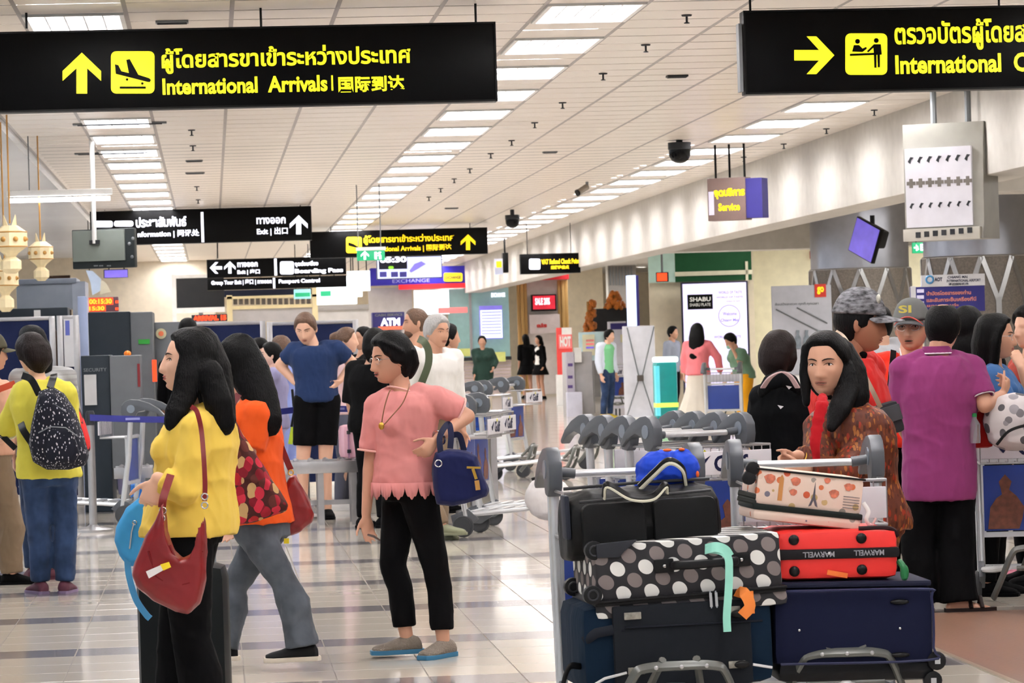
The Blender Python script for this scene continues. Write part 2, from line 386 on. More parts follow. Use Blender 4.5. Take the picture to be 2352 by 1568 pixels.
M_LIPD = mat('lip_pale', (158, 96, 80), .5); M_BROW = mat('brow', (52, 38, 32), .8); M_DARKLINE = mat('lash', (40, 26, 22), .7)
def sm(a, b, x):
    t = min(max((x - a) / (b - a), 0), 1); return t * t * (3 - 2 * t)
HH = .116
def head_dims(s):
    w = .077 * (1 - .23 * sm(0, 1, -s)) ; df = .090; db = .100 * (1 - .42 * sm(-.1, .95, -s))
    return w, df, db
def rho(s, front=False):
    p = 2.35 if s > 0 else (3.4 if front else 2.6)
    return max(1 - abs(s) ** p, 0) ** (1 / p)
def ga(x, z, cx, cz, rx, rz): return math.exp(-((x - cx) / rx) ** 2 - ((z - cz) / rz) ** 2)
def feat(x, z):
    ax = abs(x); f = 0
    if z > -.046: k = sm(.030, -.034, z); f += (.004 + .017 * k) * math.exp(-(x / (.0085 + .006 * k)) ** 2) * sm(.034, .016, z)
    f += .011 * ga(ax, z, .012, -.036, .008, .007)           # nostrils
    if z <= -.046: f += .021 * math.exp(-(x / .0145) ** 2) * sm(-.054, -.046, z)
    f -= .0105 * ga(ax, z, .032, .006, .018, .012)            # sockets
    f += .004 * ga(ax, z, .030, .026, .022, .008)            # brow
    f += .005 * ga(ax, z, .046, -.022, .02, .022)            # cheek
    f += .007 * ga(x, z, 0, -.060, .024, .006) + .007 * ga(x, z, 0, -.0715, .02, .006) - .002 * ga(x, z, 0, -.066, .03, .0022)
    f -= .004 * ga(x, z, 0, -.083, .02, .006); f += .009 * ga(x, z, 0, -.098, .02, .013)
    return f
def face_y(x, z, add=0):
    s = z / HH; w, df, db = head_dims(s); q = x / (w * max(rho(s), .01)); q = max(min(q, .98), -.98)
    return df * rho(s, True) * math.sqrt(1 - q * q) + feat(x, z) + add
def head_mesh(mb, M, n=56, m=46, inflate=None):
    rings = []
    for i in range(m + 1):
        s = math.sin((i / m - .5) * math.pi * .97) ; z = HH * s; w, df, db = head_dims(s); ring = []
        for j in range(n):
            ph = 2 * math.pi * j / n; cx = math.sin(ph); cy = math.cos(ph)
            if cy > 0:
                x = w * rho(s) * cx; y = df * rho(s, True) * cy + feat(x, z) * sm(0, .35, cy)
            else:
                x = w * rho(s) * cx; y = db * rho(s) * cy
            q = Vector((x, y, z))
            if inflate: q = inflate(q, s, math.degrees(abs((ph + math.pi) % (2 * math.pi) - math.pi)))
            ring.append(M @ q if M is not None else q)
        rings.append(ring)
    mb.loft(rings)
def cone(mb, p0, p1, r0, r1, n=12, flat=None, side=None, ends=True):
    """round-ended tapered limb"""
    p0 = Vector(p0); p1 = Vector(p1); t = (p1 - p0); L = t.length
    if L < 1e-5: return
    t /= L; pts = []; rr = []
    if ends:
        for a in (-1, -.8, -.4): pts.append(p0 + t * a * r0); rr.append(r0 * math.sqrt(max(1 - a * a, .02)))
    for k in range(5): pts.append(p0 + t * L * k / 4); rr.append(r0 + (r1 - r0) * k / 4)
    if ends:
        for a in (.4, .8, 1): pts.append(p1 + t * a * r1); rr.append(r1 * math.sqrt(max(1 - a * a, .02)))
    mb.tube(pts, rr, n, True, flat or 1.0, side)
def remesh(mb, name, mt, parent, vox, smooth=2, inv=None, wr=0, wscale=9, extra=None, label=None):
    me = D.meshes.new(name); me.from_pydata([tuple(v) for v in mb.v], [], mb.f)
    bm = bmesh.new(); bm.from_mesh(me); bmesh.ops.recalc_face_normals(bm, faces=bm.faces); bm.to_mesh(me); bm.free()
    o = D.objects.new(name, me); SC.collection.objects.link(o)
    r = o.modifiers.new('r', 'REMESH'); r.mode = 'VOXEL'; r.voxel_size = vox
    if smooth: s_ = o.modifiers.new('s', 'SMOOTH'); s_.iterations = smooth; s_.factor = .5
    dg = bpy.context.evaluated_depsgraph_get(); dg.update()
    me2 = D.meshes.new_from_object(o.evaluated_get(dg)); D.objects.remove(o); D.meshes.remove(me)
    n = len(me2.vertices); co = np.empty(n * 3); me2.vertices.foreach_get('co', co); co = co.reshape(-1, 3)
    if wr:
        no = np.empty(n * 3); me2.vertices.foreach_get('normal', no); no = no.reshape(-1, 3)
        c = co - co.mean(0); a = wscale
        X, Y, Z = c[:, 0], c[:, 1], c[:, 2]
        f1 = np.sin(a * (2.0 * X + .9 * Z) + 1.9 * np.sin(a * (1.1 * Z - .7 * X) + .5) + 1.4 * np.sin(a * 1.7 * Y))
        f2 = np.sin(a * (1.2 * Z - 2.4 * X + Y) + 1.6 * np.sin(a * (.9 * X + 1.3 * Z) + 2) + 1.1 * np.sin(a * 2.3 * Y + 1))
        f3 = np.sin(a * (3.1 * Z + 1.7 * X) + 2.2 * np.sin(a * 1.9 * X + a * Y) )
        msk = .5 + .5 * np.sin(a * .6 * Z + 1.3 * np.sin(a * .7 * X + a * .5 * Y))
        h = 1.5 * ((1 - np.abs(f1)) ** 2 - .35) + 1.1 * msk * ((1 - np.abs(f2)) ** 2 - .35) + .8 * (1 - msk) * ((1 - np.abs(f3)) ** 2 - .35)
        co = co + no * (h * wr)[:, None]
    if extra is not None:
        exv, exf = extra; me3 = D.meshes.new(name)
        fs = [tuple(p.vertices) for p in me2.polygons]; me3.from_pydata(co.tolist() + [tuple(v) for v in exv], [], fs + [tuple(i + n for i in f) for f in exf])
        D.meshes.remove(me2); me2 = me3
    else: me2.vertices.foreach_set('co', co.ravel())
    if inv is not None: me2.transform(inv)
    me2.materials.clear(); me2.materials.append(mt); me2.shade_smooth(); me2.name = name
    return link(name, me2, parent, label=label)
def cap_fn(kind, th=.012):
    """how the hair shell leaves the head: returns inflate(q, s, phi)"""
    def f(q, s, ph):
        if kind == 'short': hl = .62 if ph < 25 else .62 - .45 * sm(25, 62, ph) ; hl = hl - .35 * sm(60, 78, ph) - .62 * sm(88, 125, ph)
        elif kind == 'bald': hl = .62 - .5 * sm(30, 62, ph) - .35 * sm(60, 78, ph) - .5 * sm(88, 125, ph)
        elif kind == 'fringe': hl = .34 - .1 * sm(20, 60, ph) - .6 * sm(62, 82, ph) - .5 * sm(88, 120, ph)
        elif kind == 'cap': hl = .36 - .02 * sm(40, 90, ph)
        else: hl = .66 if ph < 22 else .66 - .45 * sm(30, 68, ph) ; hl = hl - 1.3 * sm(68, 90, ph)
        k = sm(hl - .07, hl + .07, s); t_ = -0.012 + (th + .012) * k
        if kind == 'bald' and s > .8: t_ = -.006 + (th + .006) * sm(.965, .87, s)
        nrm = Vector((q.x, q.y, q.z * .7)); nrm = nrm.normalized() if nrm.length > 1e-6 else Vector((0, 0, 1))
        return q + nrm * t_
    return f
def frame(f, up):
    f = f.normalized(); r = f.cross(up).normalized(); u = r.cross(f); return Matrix((r, f, u)).transposed()   # x = right, y = forward, z = up
def facing(a): a = math.radians(a); return (UV * math.sin(a) - WV * math.cos(a)).normalized()
def hand(mb, w, d_, nrm, k=1.0, curl=.35, thumb=1, fn=8, spread=.0):
    """palm, four fingers, thumb. d_: from wrist to fingers, nrm: away from the palm's inside"""
    d_ = d_.normalized(); nrm = (nrm - d_ * nrm.dot(d_)).normalized(); lat = d_.cross(nrm) * thumb
    rings = []
    for t, a, b in ((-.02, .024, .018), (.01, .028, .018), (.045, .040, .016), (.082, .041, .013), (.092, .038, .010)):
        c = w + d_ * t * k; rings.append([c + (lat * a * math.cos(2 * math.pi * j / 12) + nrm * b * math.sin(2 * math.pi * j / 12)) * k for j in range(12)])
    mb.loft(rings)
    for i, (off, ln) in enumerate(((.030, .070), (.0105, .079), (-.0105, .074), (-.030, .058))):
        p = w + (d_ * (.082 - .004 * abs(i - 1.3)) + lat * off) * k; dd = (d_ + lat * off * (3 + spread)).normalized(); a = curl * (1 + .15 * i)
        for seg, (fr, rad) in enumerate(((.45, .0092), (.31, .0082), (.24, .0072))):
            dd2 = (dd * math.cos(a) - nrm * math.sin(a)).normalized(); q = p + dd2 * ln * fr * k; cone(mb, p, q, rad * k, rad * .93 * k, fn); p = q; dd = dd2
    p = w + (d_ * .022 + lat * .030) * k; dd = (d_ * .75 + lat * .75 - nrm * .25).normalized()
    for ln, rad in ((.036, .0115), (.030, .0098), (.022, .0085)):
        q = p + dd * ln * k; cone(mb, p, q, rad * k, rad * .92 * k, fn); p = q; dd = (dd * .9 + d_ * .35 - nrm * .15 * curl).normalized()
BUILD = {   # torso profile: t along pelvis-to-neck, half width, half depth
    'f': [(-.14, .155, .105), (-.02, .168, .118), (.1, .160, .112), (.32, .134, .098), (.52, .142, .105), (.70, .156, .120), (.84, .160, .105), (.93, .135, .082), (1.0, .072, .062)],
    'm': [(-.14, .150, .108), (-.02, .160, .116), (.1, .158, .114), (.32, .152, .110), (.52, .165, .118), (.70, .182, .126), (.84, .186, .115), (.93, .155, .088), (1.0, .078, .066)]}
class Person:
    def __init__(s, label, px, d, H=1.62, phi=0, sex='f', sk='a', girth=1.0, J=None, head=None, hphi=None, pitch=0, roll=0, hs=1.0, vox=None, curl=.35, bare=False, group=None, feet=True, voxc=None):
        s.k = k = H / 1.65; s.d = d; s.H = H; s.sex = sex; s.g = girth; s.sk = sk
        base = S(px, d); s.root = T('person', label, 'person', base, 0, group)
        s.inv = Matrix.Translation(-base); s.F = F = facing(phi); s.R = R = F.cross(ZV).normalized(); s.base = base
        vox = vox or min(max(d * .00046, .0058), .014); s.vox = vox; s.voxc = voxc or vox * 1.25
        j = {'pelvis': base + ZV * .53 * H, 'neck': base + ZV * .835 * H}
        sw = (.165 if sex == 'f' else .19) * k
        def put(n, v): j[n] = v
        J = J or {}
        for n in ('pelvis', 'neck'):
            if n in J: a = J[n]; j[n] = P(a[0], a[1], d + (a[2] if len(a) > 2 else 0))
        sp = (j['neck'] - j['pelvis']).normalized()
        for q, sg in (('r', 1), ('l', -1)):
            j['sh' + q] = j['neck'] - sp * .05 * k + R * sg * sw
            j['el' + q] = j['sh' + q] + (-ZV * .285 + R * sg * .035 - F * .02) * k
            j['wr' + q] = j['el' + q] + (-ZV * .235 + F * .06) * k
            j['hip' + q] = j['pelvis'] + R * sg * .085 * k - ZV * .03 * k
            j['kn' + q] = base + R * sg * .09 * k + ZV * .275 * H + F * .02
            j['an' + q] = base + R * sg * .10 * k + ZV * .05 * H - F * .03
        j['head'] = j['neck'] + (ZV * .165 + F * .03) * k
        for n, a in J.items():
            if n in ('pelvis', 'neck'): continue
            if isinstance(a, tuple): j[n] = P(a[0], a[1], d + (a[2] if len(a) > 2 else 0))
        s.j = j; s.hd = {}
        s.toe = {}
        for q in 'rl':
            s.toe[q] = facing(J['toe' + q]) if 'toe' + q in J else F
            s.hd[q] = None
            if 'hd' + q in J: a = J['hd' + q]; s.hd[q] = (P(a[0], a[1], d + (a[2] if len(a) > 2 else 0)) - j['wr' + q]).normalized()
            if feet:
                j['an' + q].z = max(j['an' + q].z, .075) if J.get('an' + q) else .08
        HF = facing(hphi if hphi is not None else phi); hr = HF.cross(ZV)
        M3 = frame(HF * math.cos(math.radians(pitch)) + ZV * math.sin(math.radians(pitch)), ZV) @ Matrix.Rotation(math.radians(roll), 3, 'Y')
        s.HM = Matrix.Translation(j['head']) @ M3.to_4x4() @ Matrix.Scale(k * hs, 4); s.HF = HF
        # ---- skin: one remeshed body, the head's fine mesh joined on
        mb = MB(); s._torso(mb, -.012, 0, 1.0); hk = k * hs
        nb = s.HM @ Vector((0, -.022, -.045)); cone(mb, j['neck'] - sp * .06, nb, (.056 if sex == 'f' else .064) * k, (.050 if sex == 'f' else .060) * k, 14)
        for q, sg in (('r', 1), ('l', -1)):
            ar = (1.0 if sex == 'f' else 1.18) * k * (.85 + .15 * girth)
            cone(mb, j['sh' + q], j['el' + q], .048 * ar, .037 * ar); cone(mb, j['el' + q], j['wr' + q], .038 * ar, .025 * ar)
            dd = s.hd[q] or (j['wr' + q] - j['el' + q]).normalized()
            nrm = R * sg if not J.get('hn' + q) else facing(J['hn' + q])
            hand(mb, j['wr' + q] + dd * .01, dd, nrm, k * (.95 if sex == 'f' else 1.05), J.get('curl' + q, curl), thumb=-sg if not J.get('th' + q) else J['th' + q], fn=6 if d > 22 else 8)
            lr = (1.0 if sex == 'f' else 1.05) * k * (.9 + .1 * girth)
            cone(mb, j['hip' + q], j['kn' + q], .082 * lr, .052 * lr); cone(mb, j['kn' + q], j['an' + q], .053 * lr, .034 * lr)
            kc = (j['kn' + q] * .65 + j['an' + q] * .35) - s.toe[q] * .010; mb.ball(kc, (.043 * lr, .043 * lr, .10 * lr))
            if feet: s._foot(mb, q, -.006)
        hm = MB(); head_mesh(hm, s.HM, *((56, 46) if d < 20 else (32, 26)))
        for sg in (-1, 1):
            Re = Matrix.Rotation(sg * .35, 3, 'Z'); hm2 = MB()
            hm2.ball((0, 0, 0), (.009, .017, .031), Re, 10, 8); hm2.ball((sg * .004, .004, .004), (.004, .011, .021), Re, 8, 6)
            hm.add([s.HM @ (Vector(v) + Vector((sg * .078, -.010, -.008))) for v in hm2.v], hm2.f)
        bmh = MB(); bmh.v = hm.v; bmh.f = hm.f
        s.bodyo = remesh(mb, 'body', skin(sk), s.root, vox, 2, s.inv, extra=(hm.v, hm.f))
    def _torso(s, mb, inf, t0, t1, over=None, up=None):
        j = s.j; pr = BUILD[s.sex]; A = j['pelvis']; B = j['neck']; sp = (B - A); F = s.F; R = s.R; k = s.k
        prof = [(t, a, b) for t, a, b in pr if t0 - 1e-6 <= t <= t1 + 1e-6]
        def at(t):
            for (ta, aa, ba), (tb, ab, bb) in zip(pr, pr[1:]):
                if ta <= t <= tb: u = (t - ta) / (tb - ta); return (t, aa + (ab - aa) * u, ba + (bb - ba) * u)
            return (t, pr[0][1], pr[0][2]) if t < pr[0][0] else (t, pr[-1][1], pr[-1][2])
        if not prof or prof[0][0] > t0 + .02: prof = [at(t0)] + prof
        if prof[-1][0] < t1 - .02: prof.append(at(t1))
        rings = []
        for t, a, b in prof:
            g = s.g if t < .8 else 1 + (s.g - 1) * .3; a = a * k * g; b = b * k * g * (1.05 if s.g > 1 else 1)
            if over: a, b = over(t, a, b)
            c = A + sp * t; n = 22; rings.append([c + R * (a + inf) * math.cos(2 * math.pi * i / n) * 1.0 + F * (b + inf) * math.sin(2 * math.pi * i / n) for i in range(n)])
        mb.loft(rings)
        if s.sex == 'f' and t0 < .6 < t1:
            for sg in (-1, 1): mb.ball(A + sp * .66 + R * sg * .07 * k + F * (.078 * k + inf * .6), (.062 * k + inf * .5,) * 3, None, 12, 8)
    def _foot(s, mb, q, inf, hgt=0):
        a = s.j['an' + q].copy(); f = s.toe[q]; r = f.cross(ZV); k = s.k; z0 = s.j['an' + q].z - .08
        rings = []
        for t, w, h in ((-.075, .022, .05), (-.06, .034, .075), (-.02, .038, .09), (.04, .042, .075), (.10, .048, .052), (.145, .045, .042), (.175, .026, .03)):
            c = Vector((a.x, a.y, z0)) + f * t * k; w = (w + inf) * k; h = (h + inf) * k + hgt
            rings.append([c + r * w * math.cos(u) + ZV * (max(h * (.5 + .5 * math.sin(u)), 0)) for u in [2 * math.pi * i / 12 for i in range(12)]])
        mb.loft(rings)
    # ---- face details
    def face(s, lips=None, brow=True, smile=0, open_=0, eye=1.0):
        H = s.HM; lipm = lips or M_LIPD
        def pt(x, z, a=0): return H @ Vector((x, face_y(x, z) + a, z))
        for sg in (-1, 1):
            mb = MB(); Re = Matrix.Rotation(sg * -.35, 3, 'Z'); c = Vector((sg * .0315, face_y(sg * .0315, .004) - .0075, .004))
            b2 = MB(); b2.ball(c, (.0155, .010, .0062 * eye), Re, 14, 8); mb.add([H @ Vector(v) for v in b2.v], b2.f)
            e = mb.build('eye', M_EYEW, s.root, xf=s.inv)
            b2 = MB(); b2.ball(c + Vector((0, .0062, .0003)), (.0056, .0045, .0056 * min(eye, 1)), None, 12, 8); mb = MB(); mb.add([H @ Vector(v) for v in b2.v], b2.f); mb.build('iris', M_IRIS, e, xf=s.inv)
            mb = MB(); pts = [pt(sg * (.0315 + .017 * u), .004 + .0078 * eye * (1 - u * u) - .001, .0012) for u in (-1, -.6, -.2, .2, .6, 1)]
            mb.tube(pts, [.0006, .0013, .0015, .0015, .0014, .0008], 6); mb.build('eyelid', M_DARKLINE, s.root, xf=s.inv)
            if brow:
                mb = MB(); pts = [pt(sg * (.031 + .021 * u), .0225 + .005 * (1 - (u - .2) ** 2), .0006) for u in (-1, -.5, 0, .5, 1)]
                mb.tube(pts, [.0016, .003, .003, .0024, .001], 6); mb.build('eyebrow', M_BROW, s.root, xf=s.inv)
        mb = MB()
        for z0, th, w in ((-.0605 + open_ * .003, .0036, .024), (-.0700 - open_ * .004, .0042, .021)):
            pts = [pt(w * u, z0 + .004 * smile * u * u + .001 * (1 - u * u), -.001) for u in (-1, -.6, -.25, 0, .25, .6, 1)]; mb.tube(pts, [.001, th * .8, th, th * .92, th, th * .8, .001], 8)
        mb.build('lips', lipm, s.root, xf=s.inv)
        mb = MB(); mb.tube([pt(.023 * u, -.0655 + .004 * smile * u * u, .0012 + .002 * open_) for u in (-1, -.5, 0, .5, 1)], [.0006, .001 + open_ * .003, .001 + open_ * .004, .001 + open_ * .003, .0006], 6); mb.build('mouth', M_DARKLINE, s.root, xf=s.inv)
    def glasses(s, mt=None, r=.022):
        H = s.HM; mb = MB(); mt = mt or mat('glasses_frame', (70, 50, 40), .3, metal=.6); y = face_y(.03, .004) + .016
        for sg in (-1, 1):
            b2 = MB(); pts = [Vector((sg * (.033 + r * 1.12 * math.cos(u)), y - .12 * abs(r * math.cos(u)) * (1 if math.cos(u) * 1 > 0 else 0) , .0 + r * .78 * math.sin(u))) for u in [2 * math.pi * i / 20 for i in range(21)]]
            b2.tube(pts, .0013, 6); b2.tube([(sg * (.033 + r * 1.1), y - .004, .006), (sg * .079, .02, .008), (sg * .083, -.015, .004)], .0013, 6); mb.add([H @ Vector(v) for v in b2.v], b2.f)
        b2 = MB(); b2.tube([(-.012, y, .004), (0, y + .003, .007), (.012, y, .004)], .0013, 6); mb.add([H @ Vector(v) for v in b2.v], b2.f)
        mb.build('glasses', mt, s.root, xf=s.inv)
    # ---- hair
    def hair(s, kind='short', mt=None, th=.014, falls=(), name='hair', smooth=3, vox=None):
        mb = MB(); H = s.HM; head_mesh(mb, H, 40, 34, cap_fn(kind, th))
        sc = H.to_scale()[0]
        for f_ in falls:
            pts, rr = f_[0], f_[1]; flat = f_[2] if len(f_) > 2 else .55
            pp = [H @ Vector(p) if len(p) == 3 else P(p[0], p[1], s.d + p[2]) for p in [tuple(q) for q in pts]] if f_[3:] == () else [P(p[0], p[1], s.d + p[2]) for p in pts]
            side = H.to_3x3() @ Vector((1, 0, 0)) if f_[3:] == () else (f_[4] if len(f_) > 4 else UV)
            full = []; fr = []
            for i in range(len(pp) - 1):
                for u in (0, .25, .5, .75): full.append(pp[i].lerp(pp[i + 1], u)); fr.append((rr[i] + (rr[i + 1] - rr[i]) * u) * sc)
            full.append(pp[-1]); fr.append(rr[-1] * sc); t0 = (full[1] - full[0]).normalized(); r0 = fr[0]; full = [full[0] - t0 * r0 * .75, full[0] - t0 * r0 * .45] + full; fr = [r0 * .35, r0 * .8] + fr; t1 = (full[-1] - full[-2]).normalized(); full.append(full[-1] + t1 * fr[-1] * .6); fr.append(fr[-1] * .45)
            mb.tube(full, fr, 14, True, flat, side)
        return remesh(mb, name, mt or M_HAIR, s.root, vox or s.vox, smooth + 2, s.inv, wr=.0009, wscale=26)
    def cap(s, mt, visor=.075, vis_mat=None, emblem=None):
        mb = MB(); H = s.HM
        def inf(q, s_, ph):
            k = sm(.26, .30, s_); n = Vector((q.x, q.y, q.z * .6)); n = n.normalized() if n.length > 1e-6 else Vector((0, 0, 1))
            return q + n * (-.03 + .05 * k) + Vector((0, 0, .012 * sm(.5, 1, s_)))
        head_mesh(mb, H, 48, 40, inf); c = remesh(mb, 'cap', mt, s.root, s.vox, 1, s.inv)
        mb = MB(); rings = []
        for u in [i / 12 * 2 - 1 for i in range(13)]:
            a = u * 1.15; x = .082 * math.sin(a); y0 = .088 * math.cos(a) + .012; L = visor * math.sqrt(max(1 - u * u * .96, 0)); z = .040 - .020 * u * u
            rings.append([H @ Vector(p) for p in ((x, y0 - .01, z), (x * 1.02, y0 + L, z - .012 - L * .1), (x * 1.02, y0 + L, z - .016 - L * .1), (x, y0 - .01, z - .005))])
        mb.loft(rings); mb.build('visor', vis_mat or mt, c, xf=s.inv); return c
    # ---- clothes
    def top(s, mt, hem=-.1, sleeve=.5, inf=.016, name='shirt', over=None, cuffr=None, wr=.0022, sl_inf=None, jag=False, t1=.985, skip='', wscale=9):
        mb = MB(); j = s.j; k = s.k; s._torso(mb, inf, hem, t1, over)
        ar = (1.0 if s.sex == 'f' else 1.18) * k * (.85 + .15 * s.g); si = inf * .9 if sl_inf is None else sl_inf
        for q in 'rl':
            if q in skip: continue
            a, b, c = j['sh' + q], j['el' + q], j['wr' + q]
            mb.ball(a, (.05 * ar + si) * 1.04)
            inn = a + (j['neck'] - a) * .5; cone(mb, inn, a, .04 * ar + si, .048 * ar + si)
            if sleeve <= 1:
                e = a.lerp(b, sleeve); r1 = (.048 - .011 * sleeve) * ar + si * (1.35 if not cuffr else 1) if not cuffr else cuffr; mb.tube([a, a.lerp(e, .5), e], [.048 * ar + si, (.048 * ar + si + r1) / 2, r1], 16)
            else:
                mb.tube([a, a.lerp(b, .5), b], [.048 * ar + si, .043 * ar + si, .038 * ar + si], 16); mb.ball(b, .040 * ar + si)
                e = b.lerp(c, sleeve - 1); r1 = cuffr or (.038 - .012 * (sleeve - 1)) * ar + si; mb.tube([b, b.lerp(e, .5), e], [.040 * ar + si, (.04 * ar + si + r1) / 2, r1], 16)
        return remesh(mb, name, mt, s.root, s.voxc, 3, s.inv, wr=wr, wscale=wscale)
    def pants(s, mt, length=1.0, inf=.014, hem=None, name='trousers', top=.12, knee=None, wr=.0015):
        mb = MB(); j = s.j; k = s.k; lr = (1.0 if s.sex == 'f' else 1.05) * k * (.9 + .1 * s.g)
        s._torso(mb, inf * .6, -.14, top)
        for q in 'rl':
            a, b, c = j['hip' + q], j['kn' + q], j['an' + q]; kr = knee or .054 * lr + inf
            mb.ball(a, .088 * lr + inf)
            if length <= .5:
                e = a.lerp(b, length * 2); mb.tube([a, a.lerp(e, .5), e], [.086 * lr + inf, .076 * lr + inf, (hem or .066 * lr + inf)], 18)
            else:
                mb.tube([a, a.lerp(b, .5), b], [.086 * lr + inf, .070 * lr + inf, kr], 18); mb.ball(b, kr * 1.0)
                e = b.lerp(c, (length - .5) * 2); r1 = hem or .04 * lr + inf; bk = -s.toe[q] * .015
                mb.tube([b, b.lerp(e, .35) + bk, b.lerp(e, .7) + bk * .5, e], [kr, max(kr * .95, r1 * .98), (kr + r1) / 2, r1], 18)
        return remesh(mb, name, mt, s.root, s.voxc, 3, s.inv, wr=wr, wscale=13)
    def skirt(s, mt, z1, r1, name='skirt', top=.15, pleat=0, flat=.75, n=48, z_top=None):
        """cloth hanging from the waist down to height z1"""
        mb = MB(); A = s.j['pelvis'] + (s.j['neck'] - s.j['pelvis']) * top; k = s.k; rings = []; zb = z1
        for u in [i / 10 for i in range(11)]:
            z = A.z + (zb - A.z) * u; c = Vector((A.x + (s.base.x - A.x) * u * .5, A.y + (s.base.y - A.y) * u * .5, z)); r0 = .15 * k * s.g; hp = r0 + (.175 * k * s.g + .01 - r0) * sm(0, .25, u); r = hp + (r1 - hp) * sm(.2, 1, u) if r1 > hp else hp + (r1 - hp) * u
            rings.append([c + s.R * r * math.cos(a) * (1 + pleat * u * math.sin(a * 14)) + s.F * r * flat * math.sin(a) * (1 + pleat * u * math.sin(a * 14)) for a in [2 * math.pi * i / n for i in range(n)]])
        mb.loft(rings); return mb.build(name, mt, s.root, xf=s.inv)
    def shoes(s, mt, sole=None, inf=.006, hgt=0):
        for q in 'rl':
            mb = MB(); s._foot(mb, q, inf, hgt); o = remesh(mb, 'shoe', mt, s.root, max(s.vox * .9, .006), 2, s.inv)
            mb = MB(); a = s.j['an' + q]; f = s.toe[q]; r = f.cross(ZV); z0 = a.z - .08; k = s.k; pts = []
            for t, w in ((-.088, .02), (-.07, .036), (-.02, .041), (.05, .045), (.1, .052), (.15, .048), (.185, .026)): pts.append((t, w + inf * .5))
            pl = [(t, w) for t, w in pts] + [(t, -w) for t, w in reversed(pts)]
            base = Vector((a.x, a.y, z0)); mb.loft([[base + f * t * k + r * w * k + ZV * .0 for t, w in pl], [base + f * t * k + r * w * k + ZV * .022 for t, w in pl]])
            mb.build('sole', sole or mt, o, xf=s.inv, bevel=.004)
    def part(s, mb, name, mt, bevel=0, parent=None, label=None): return mb.build(name, mt, parent or s.root, xf=s.inv, bevel=bevel, label=label)
def strap(mb, pts, w, th=.004, d=None, side=None):
    """flat band through world points; w half-width"""
    pts = [Vector(p) for p in pts]; rings = []
    for i, p in enumerate(pts):
        t = (pts[min(i + 1, len(pts) - 1)] - pts[max(i - 1, 0)]).normalized(); n = (side or -WV); n = (n - t * n.dot(t)).normalized(); b = t.cross(n)
        rings.append([p + b * w + n * th, p - b * w + n * th, p - b * w - n * th, p + b * w - n * th])
    mb.loft(rings)
def spline(pts, n=6):
    pts = [Vector(p) for p in pts]; q = [pts[0] * 2 - pts[1]] + pts + [pts[-1] * 2 - pts[-2]]; out = []
    for i in range(1, len(q) - 2):
        for k in range(n):
            t = k / n; out.append(.5 * ((2 * q[i]) + (q[i + 1] - q[i - 1]) * t + (2 * q[i - 1] - 5 * q[i] + 4 * q[i + 1] - q[i + 2]) * t * t + (-q[i - 1] + 3 * q[i] - 3 * q[i + 1] + q[i + 2]) * t ** 3))
    out.append(pts[-1]); return out
def pxs(d, pts): return [P(p[0], p[1], d + (p[2] if len(p) > 2 else 0)) for p in pts]
# ================================================================== the nearer people
C_YEL = cloth('yellow_shirt', (226, 192, 84), .8); C_BLACK = cloth('black_cloth', (6, 6, 8), .5); C_ORG = cloth('orange_cloth', (226, 88, 32), .5)
C_GJEAN = cloth('grey_jeans', (84, 90, 98), .7, (9, .4)); C_PINK = cloth('pink_top', (206, 134, 131), .7); C_NAVY = cloth('navy_fabric', (26, 32, 74), .5)
C_BJEAN = cloth('blue_jeans', (46, 64, 96), .7, (7, .5)); C_YEL2 = cloth('lemon_shirt', (214, 204, 80), .6); C_RED = cloth('red_polo', (200, 34, 31), .5)
C_PURP = cloth('purple_polo', (134, 55, 106), .6); C_KHAKI = cloth('khaki_cloth', (122, 104, 84), .6); C_BLUE = cloth('blue_tee', (34, 52, 90), .7)
C_WHITE = cloth('white_cloth', (232, 230, 226), .5); C_REDBAG = mat('red_leather', (124, 18, 22), .4, vary=(6, .08), bump=(9, .35)); C_BROWNS = cellmat('brown_brocade', (92, 44, 28), [(142, 44, 24), (150, 90, 38), (70, 30, 20), (112, 56, 28), (96, 46, 26), (86, 40, 26)], 62, .55, .55, (1.3, 1, .55))
M_GOLD = mat('gold_metal', (200, 160, 70), .3, metal=1); M_SILV = mat('silver_metal', (200, 200, 200), .25, metal=1)
M_STRIPE = mat('white_trim', (225, 222, 225), .6)
# --- woman in yellow shirt, profile to the left
p = Person('woman in yellow shirt with long black hair in profile carrying a red shoulder bag', 432, 12.0, 1.60, -93, 'f', 'a', 1.05, hphi=-85, pitch=6,
    J=dict(head=(436, 832, 0), neck=(462, 938, 0), pelvis=(434, 1210, 0), shl=(452, 985, -.14), ell=(425, 1128, -.2), wrl=(362, 1098, -.20), hdl=(345, 1140, -.2),
           shr=(455, 975, .16), elr=(420, 1120, .2), wrr=(440, 1150, .2), knl=(440, 1470, -.1), knr=(405, 1470, .1), anl=(470, 1700, -.12), anr=(390, 1690, .1)), hs=1.02, curl=.8)
p.face(M_LIP, smile=1)
p.hair('long', M_HAIR, .016, falls=[
    ([(452, 790, .02), (478, 850, .02), (492, 915, 0), (508, 975, -.03)], [.085, .088, .08, .06], .9, 'p'),
    ([(440, 800, -.06), (432, 860, -.085), (425, 905, -.10), (402, 950, -.13), (392, 980, -.14)], [.04, .05, .05, .042, .028], .6, 'p'),
    ([(480, 850, -.08), (500, 920, -.10), (514, 984, -.10)], [.05, .055, .045], .7, 'p'),
    ([(440, 880, .05), (430, 930, .12), (405, 965, .15)], [.05, .04, .02], .6, 'p')])
p.top(C_YEL, -.07, 1.86, .028, 'shirt', wr=.0048, sl_inf=.018, wscale=9, cuffr=.052, over=lambda t, a, b: (a + .008 * sm(.7, 0, t), b + .03 * sm(.75, .1, t)))
p.pants(C_BLACK, 1.0, .02, hem=.085); p.shoes(C_BLACK)
